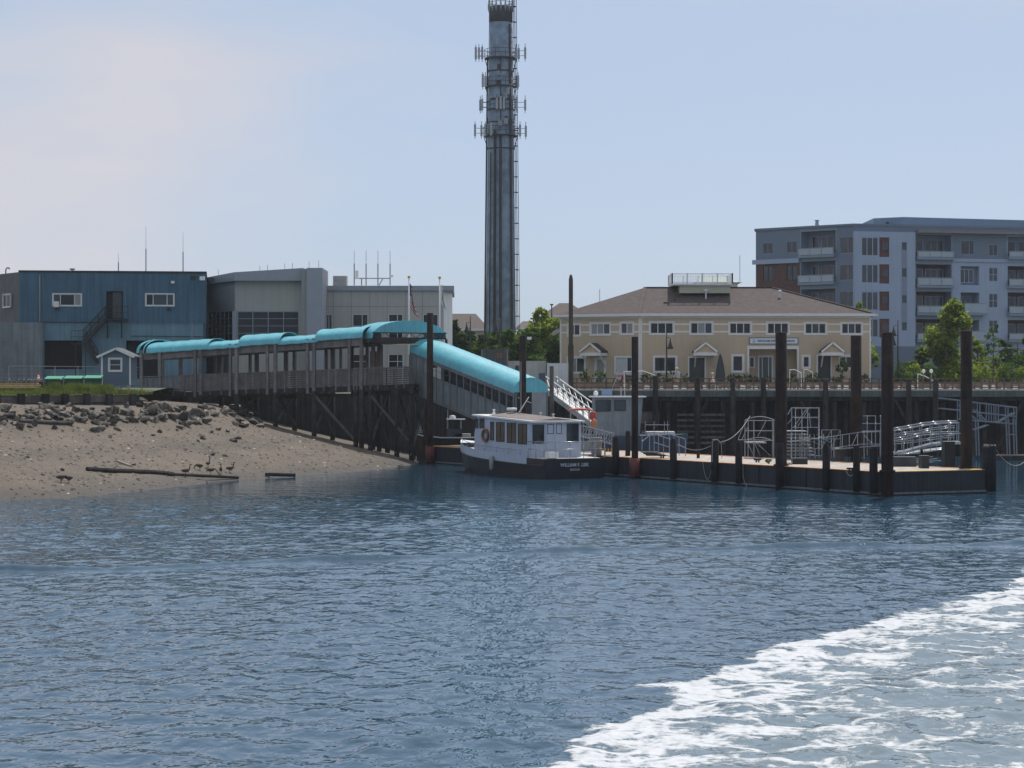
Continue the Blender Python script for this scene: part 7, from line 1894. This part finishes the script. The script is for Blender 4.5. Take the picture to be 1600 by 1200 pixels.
# planting bed of red brown mulch and pale stones behind the railing
mb = MB(); mb.box(XX(905, 186), XX(1620, 186), 185.8, 186.0, 5.3, ZZ(597, 186)); mb.build('planter_wall', mat('brown_block', (.20, .15, .12), .85, var=.3, scale=3), None, False, 'low brown block planter wall running behind the wharf railing', 'wall')
k = 0; px = 985
rb2 = random.Random(5)
while px < 1618:
    w_ = rb2.uniform(5, 10); P = at(px, 606, 182.6); hgt_ = rb2.uniform(.16, .34)
    mb = MB(); a, b_ = P.x, P.x + w_/18.7
    mb.hexa([(a, 182.6, ZD), (b_, 182.6, ZD), (b_, 183.1, ZD), (a, 183.1, ZD), (a+.06, 182.65, ZD+hgt_), (b_-.07, 182.65, ZD+hgt_*.9), (b_-.07, 183.05, ZD+hgt_*.9), (a+.06, 183.05, ZD+hgt_)])
    mb.build('edging_stone', mat('white_granite', (.66, .65, .62), .8, var=.12), None, False, 'white edging stone glimpsed through the wharf railing', 'stone', 'white edging stones on the promenade')
    px += w_ + rb2.uniform(4, 16)
# lamps
def lamp(px, Y, ytop, yb, arms, lab):
    x = XX(px, Y); t = thing('street_lamp', lab, 'street lamp', (x, Y, 5.4), 0, 'black street lamps')
    MB().tube((x, Y, 5.4), (x, Y, ZZ(ytop, Y)), .075, .05, 8).build('pole', m_black, t, True); MB().lathe((x, Y, 5.4), [(.2, 0), (.18, .3), (.09, .6)], 10).build('base', m_black, t, True)
    for d, ya in arms:
        z = ZZ(ya, Y); xe = x + d
        MB().path([(x, Y, z), (x+d*.5, Y, z+.04), (xe, Y, z)], .03).build('arm', m_black, t)
        MB().lathe((xe, Y, z-.95), [(.26, 0), (.26, .06), (.12, .45), (.06, .7), (.03, .95)], 10).build('lantern', m_black, t, True)
lamp(735, 209, 494, 550, [(-.36, 504)], 'black street lamp with one lantern left of the chimney stack')
lamp(759, 211, 512, 550, [(.0, 516)], 'plain black lamp post in front of the left edge of the chimney')
lamp(780.5, 209, 497, 550, [(-.38, 501)], 'black street lamp in front of the middle of the chimney')
lamp(1041.5, 186.8, 520, 590, [(.32, 528)], 'black street lamp in front of the house left of the middle portico')
lamp(1403, 204, 500, 560, [(-.4, 509), (-.4, 524)], 'black street lamp with two lanterns left of the largest tree')
lamp(1590, 205, 536, 570, [(.3, 545)], 'black street lamp at the far right below the apartments')
P = at(862, 482, 240); t = thing('street_lamp', 'tall thin twin headed lamp behind the tree left of the house', 'street lamp', (P.x, P.y, 5.4), 0, 'black street lamps')
MB().tube((P.x, P.y, 5.4), (P.x, P.y, ZZ(477, 240)), .06).build('pole', m_black, t); MB().box(P.x-.18, P.x+.18, P.y-.1, P.y+.1, ZZ(477, 240), ZZ(475, 240)).build('head', m_black, t)
# container, trailer, fence, handrails
Y = 198.0
t = thing('storage_container', 'grey storage container marked with an orange number ten behind the gangway', 'container', (XX(773, Y), Y, 5.4)); cf = Fr((XX(752, Y), Y), (XX(794, Y), Y))
MB(cf).box(0, cf.L, 0, 2.4, 5.45, ZZ(545.5, Y)).build('box', mat('container_grey', (.10, .115, .125), .6, var=.15, streak=.2, corr=(.12, 1, 0)), t)
for u in (.06, cf.L-.06): MB(cf).box(u-.06, u+.06, -.03, -.001, 5.45, ZZ(545.5, Y)).build('corner_post', m_grey, t)
u, z = cf.uz(780, 556); lettering('10', .62, cf, u, z, -.02, mat('faded_orange_number', (.38, .16, .07), .6), t, bold=.01)
Y = 200.0
t = thing('box_trailer', 'white box trailer with dark door parked behind the gangway', 'trailer', (XX(824, Y), Y, 5.4)); cf = Fr((XX(794, Y), Y), (XX(853, Y), Y))
MB(cf).box(0, cf.L, 0, 2.3, 6.0, ZZ(565.5, Y)).build('body', m_whitepaint, t); MB(cf).box(-.03, cf.L+.03, -.03, 2.33, ZZ(565.5, Y)+.002, ZZ(564, Y)).build('roof', m_whitepaint, t)
for r in ((805, 571, 811, 590), (839, 568, 856, 582)):
    u0, u1, z0, z1 = cf.rect(*r); u1 = min(u1, cf.L-.05); MB(cf).box(u0, u1, -.03, -.001, max(z0, 6.05), z1).build('door' if r[0] == 805 else 'hatch', mat('dark_trim', (.07, .075, .085), .5) if r[0] == 805 else m_white, t)
for u in (cf.L*.35, cf.L*.62): MB().lathe((cf.p(u, .0, 0).x, Y+.1, 5.62), [(.05, -.22), (.3, -.18), (.3, .18), (.05, .22)], 12).build('wheel', m_black, t)
MB(cf).box(cf.L*.2, cf.L*.8, .2, 2.1, 5.6, 5.99).build('chassis', m_black, t)
t = thing('panel_fence', 'white panel fence between the trailer and the left wing of the house', 'fence', (XX(875, 194), 192.5, 5.4)); Y = 192.5
for k, (a, b_) in enumerate(((856, 876.2), (876.8, 889))):
    MB().box(XX(a, Y), XX(b_, Y), Y, Y+.06, 5.45, ZZ(567.5, Y)).build('panel', m_whitepaint, t)
for a in (855.6, 876.5, 889.3): MB().box(XX(a, Y)-.06, XX(a, Y)+.06, Y-.06, Y+.12, 5.4, ZZ(566.5, Y)).build('post', m_whitepaint, t)
MB().box(XX(842, 196), XX(852, 196), 196, 197.2, 5.45, ZZ(583, 196)).build('equipment_cabinet', mat('cabinet_blue', (.10, .17, .26), .6), None, False, 'low blue cabinet between the white trailer and the panel fence', 'cabinet')
def handrail(pts, lab):
    t = thing('hand_rail', lab, 'handrail', (pts[0].x, pts[0].y, 5.4), 0, 'white pipe handrails by the house')
    MB().path(pts, .035).build('rail', m_whitepaint, t)
    for p in (pts[0], pts[-1]): MB().tube((p.x, p.y, 5.38), p, .03).build('post', m_whitepaint, t)
Yh = 185.4
handrail([at(975, 581, Yh), at(1005, 579.5, Yh), at(1023, 586, Yh)], 'white pipe handrail at the corner of the left wing')
handrail([at(1234, 577.5, Yh), at(1242, 577.5, Yh), at(1252, 582.5, Yh)], 'white pipe handrail right of the recessed entry')
handrail([at(1256, 577.5, Yh+1), at(1262, 577.5, Yh+1), at(1270, 582, Yh+1)], 'shorter white pipe handrail left of the right portico')
handrail([at(1434, 584, 184), at(1446, 588, 184), at(1469, 601, 184)], 'white pipe handrail descending beside the globe lamps')
for px, lab in ((1443, 'left one of two white globe lamps on the promenade'), (1455, 'right one of two white globe lamps on the promenade')):
    P = at(px, 583, 184); t = thing('globe_lamp', lab, 'lamp', (P.x, P.y, ZD), 0, 'globe lamps'); MB().tube((P.x, P.y, ZD), P, .04).build('post', m_grey, t)
    MB().lathe(tuple(P), [(.04, 0), (.13, .05), (.16, .16), (.13, .27), (.04, .32)], 12).build('globe', m_whitepaint, t, True)
# closed umbrella and clipped ball tree
P = at(1125.5, 596, 186.6); t = thing('closed_umbrella', 'closed dark patio umbrella in front of the house right of the middle portico', 'umbrella', tuple(P)); zt_ = ZZ(553, 186.6)
MB().tube((P.x, P.y, 5.4), (P.x, P.y, zt_), .03).build('pole', m_black, t)
mb = MB(); n_ = 16; rows = []
for f, r in ((0, .03), (.12, .14), (.5, .3), (.85, .4), (1, .38)):
    z = zt_ - f*(zt_-6.0); rows.append([(P.x + r*(1 + .28*(i % 2))*math.cos(i*2*math.pi/n_)*.9, P.y + r*(1+.28*(i % 2))*math.sin(i*2*math.pi/n_)*.9, z) for i in range(n_+1)])
mb.sheet(rows); mb.build('canopy', mat('umbrella_cloth', (.035, .045, .055), .85, var=.2), t)
shrub(1316, 187, 560, .5, 'dark clipped ball tree right of the right portico', m_leafC, 500, zb=6.6)
bt = MB().tube((XX(1316, 187), 187, 5.4), (XX(1316, 187), 187, 7.0), .05).build('planter_stem', m_bark, [o for o in COL.objects if o.get('label', '').startswith('dark clipped ball')][0])
# people
def person(px, Y, zfoot, lab, shirt, trousers, hat, rz, sit=False, lean=.0):
    x = XX(px, Y); t = thing('person', lab, 'person', (x, Y, zfoot)); L_ = (x, Y, zfoot)
    hip = .48 if sit else .92; d = hip - .92
    fx = .38 if sit else .0
    bv = [(0, 0, hip), (0.02, 0, hip+.22), (.05+lean*.5, 0, hip+.45), (.06+lean, 0, hip+.56), (.08+lean, 0, hip+.68), (.09+lean, 0, hip+.80),
          (fx, .1, hip-.02 if sit else .50), (fx, .1, .07), (fx+.14, .1, .04), (fx, -.1, hip-.02 if sit else .50), (fx, -.1, .07), (fx+.14, -.1, .04),
          (.05+lean*.5, .2, hip+.46), (.1+lean*.5, .26, hip+.2), (.26+lean*.5, .2, hip+.1), (.32+lean*.5, .18, hip+.1), (.05+lean*.5, -.2, hip+.46), (.1+lean*.5, -.26, hip+.2), (.26+lean*.5, -.2, hip+.1), (.32+lean*.5, -.18, hip+.1)]
    ed = [(0, 1), (1, 2), (2, 3), (3, 4), (4, 5), (0, 6), (6, 7), (7, 8), (0, 9), (9, 10), (10, 11), (2, 12), (12, 13), (13, 14), (14, 15), (2, 16), (16, 17), (17, 18), (18, 19)]
    rad = [.14, .13, .14, .05, .095, .07, .075, .045, .04, .075, .045, .04, .06, .045, .035, .035, .06, .045, .035, .035]
    skinned('body', bv, ed, rad, m_skin, t, 2, 0, L_, rz)
    skinned('shirt', [bv[0], bv[1], bv[2], bv[12], bv[13], bv[16], bv[17]], [(0, 1), (1, 2), (2, 3), (3, 4), (2, 5), (5, 6)], [.16, .15, .165, .08, .06, .08, .06], shirt, t, 2, 0, L_, rz)
    skinned('trousers', [(0, 0, hip+.05), (0, 0, hip-.02), bv[6], (bv[7][0], .1, .12), bv[9], (bv[10][0], -.1, .12)], [(0, 1), (1, 2), (2, 3), (1, 4), (4, 5)], [.155, .15, .09, .065, .09, .065], trousers, t, 2, 1, L_, rz)
    if hat is not None:
        q = Matrix.Rotation(rz, 3, 'Z') @ Vector((.09+lean, 0, hip+.84)); MB().lathe((x+q.x, Y+q.y, zfoot+q.z-.04), [(.17, 0), (.17, .015), (.105, .03), (.10, .10), (.06, .13)], 14).build('hat', hat, t, True)
person(1060, 185.2, ZD, 'man in light blue shirt and pale sun hat bending over the planting beside the house', mat('blue_shirt', (.24, .40, .62), .8), mat('khaki', (.2, .18, .14), .8), mat('straw_hat', (.62, .55, .42), .8), -2.4, lean=.1)
P = thing('patio_chair', 'patio chair under the seated person near the closed umbrella', 'chair', (XX(1115, 184.6), 184.6, ZD)); xx = XX(1115, 184.6)
MB().box(xx-.24, xx+.24, 184.4, 184.85, ZD+.36, ZD+.4).build('seat', m_grey, P); MB().box(xx+.2, xx+.24, 184.4, 184.85, ZD+.41, ZD+.85).build('backrest', m_grey, P)
for a in (-.21, .21):
    for b_ in (184.43, 184.82): MB().box(xx+a-.02, xx+a+.02, b_-.02, b_+.02, ZD, ZD+.36).build('leg', m_grey, P)
person(1115, 184.6, ZD, 'seated person in pale shirt near the closed umbrella behind the railing', mat('pale_shirt', (.62, .62, .6), .8), mat('dark_trousers', (.05, .055, .07), .8), mat('grey_cap', (.5, .5, .5), .8), math.pi, True)
# small flag on a leaning staff at the wharf edge
t = thing('small_flag', 'small red and white striped flag on a leaning staff at the wharf edge', 'flag', tuple(at(958, 606, 177.6)))
A_, B_ = at(957, 606, 177.6), at(968, 579, 177.6); MB().tube(A_, B_, .02).build('staff', m_white, t)
mb = MB()
for j in range(7):
    mb.k = j % 2
    for i in range(8):
        f = lambda i, j: B_.lerp(A_, .04 + j/7*.05 + i/8*.42) + Vector((.08 + j/7*.38 - i*.012, .05*math.sin(i*1.1+j*.4), -.06*j/7))
        mb.add([f(i, j), f(i+1, j), f(i+1, j+1), f(i, j+1)], [(0, 1, 2, 3)])
mb.build('flag_cloth', [red, wht], t, True)
# weed clump on the barge
P = gnd(1201, 724, BZ+.03); shrub(1201, P.y, 719.5, .2, 'tuft of green weed growing on the barge edge', m_leafB, 160, zb=BZ+.02, leaf=.06)

# ================================================================== AIR
HZ = bpy.data.materials.new('haze_air'); HZ.use_nodes = True
n, l = HZ.node_tree.nodes, HZ.node_tree.links
n.remove(n['Principled BSDF']); pv_ = n.new('ShaderNodeVolumePrincipled')
pv_.inputs['Color'].default_value = (.92, .95, 1.0, 1); pv_.inputs['Density'].default_value = 0.00012; pv_.inputs['Anisotropy'].default_value = 0.35
l.new(pv_.outputs[0], n['Material Output'].inputs['Volume'])
hb = MB().box(-445, 445, -320, 960, -2.7, 62).build('haze', HZ); tag(hb, kind='stuff')
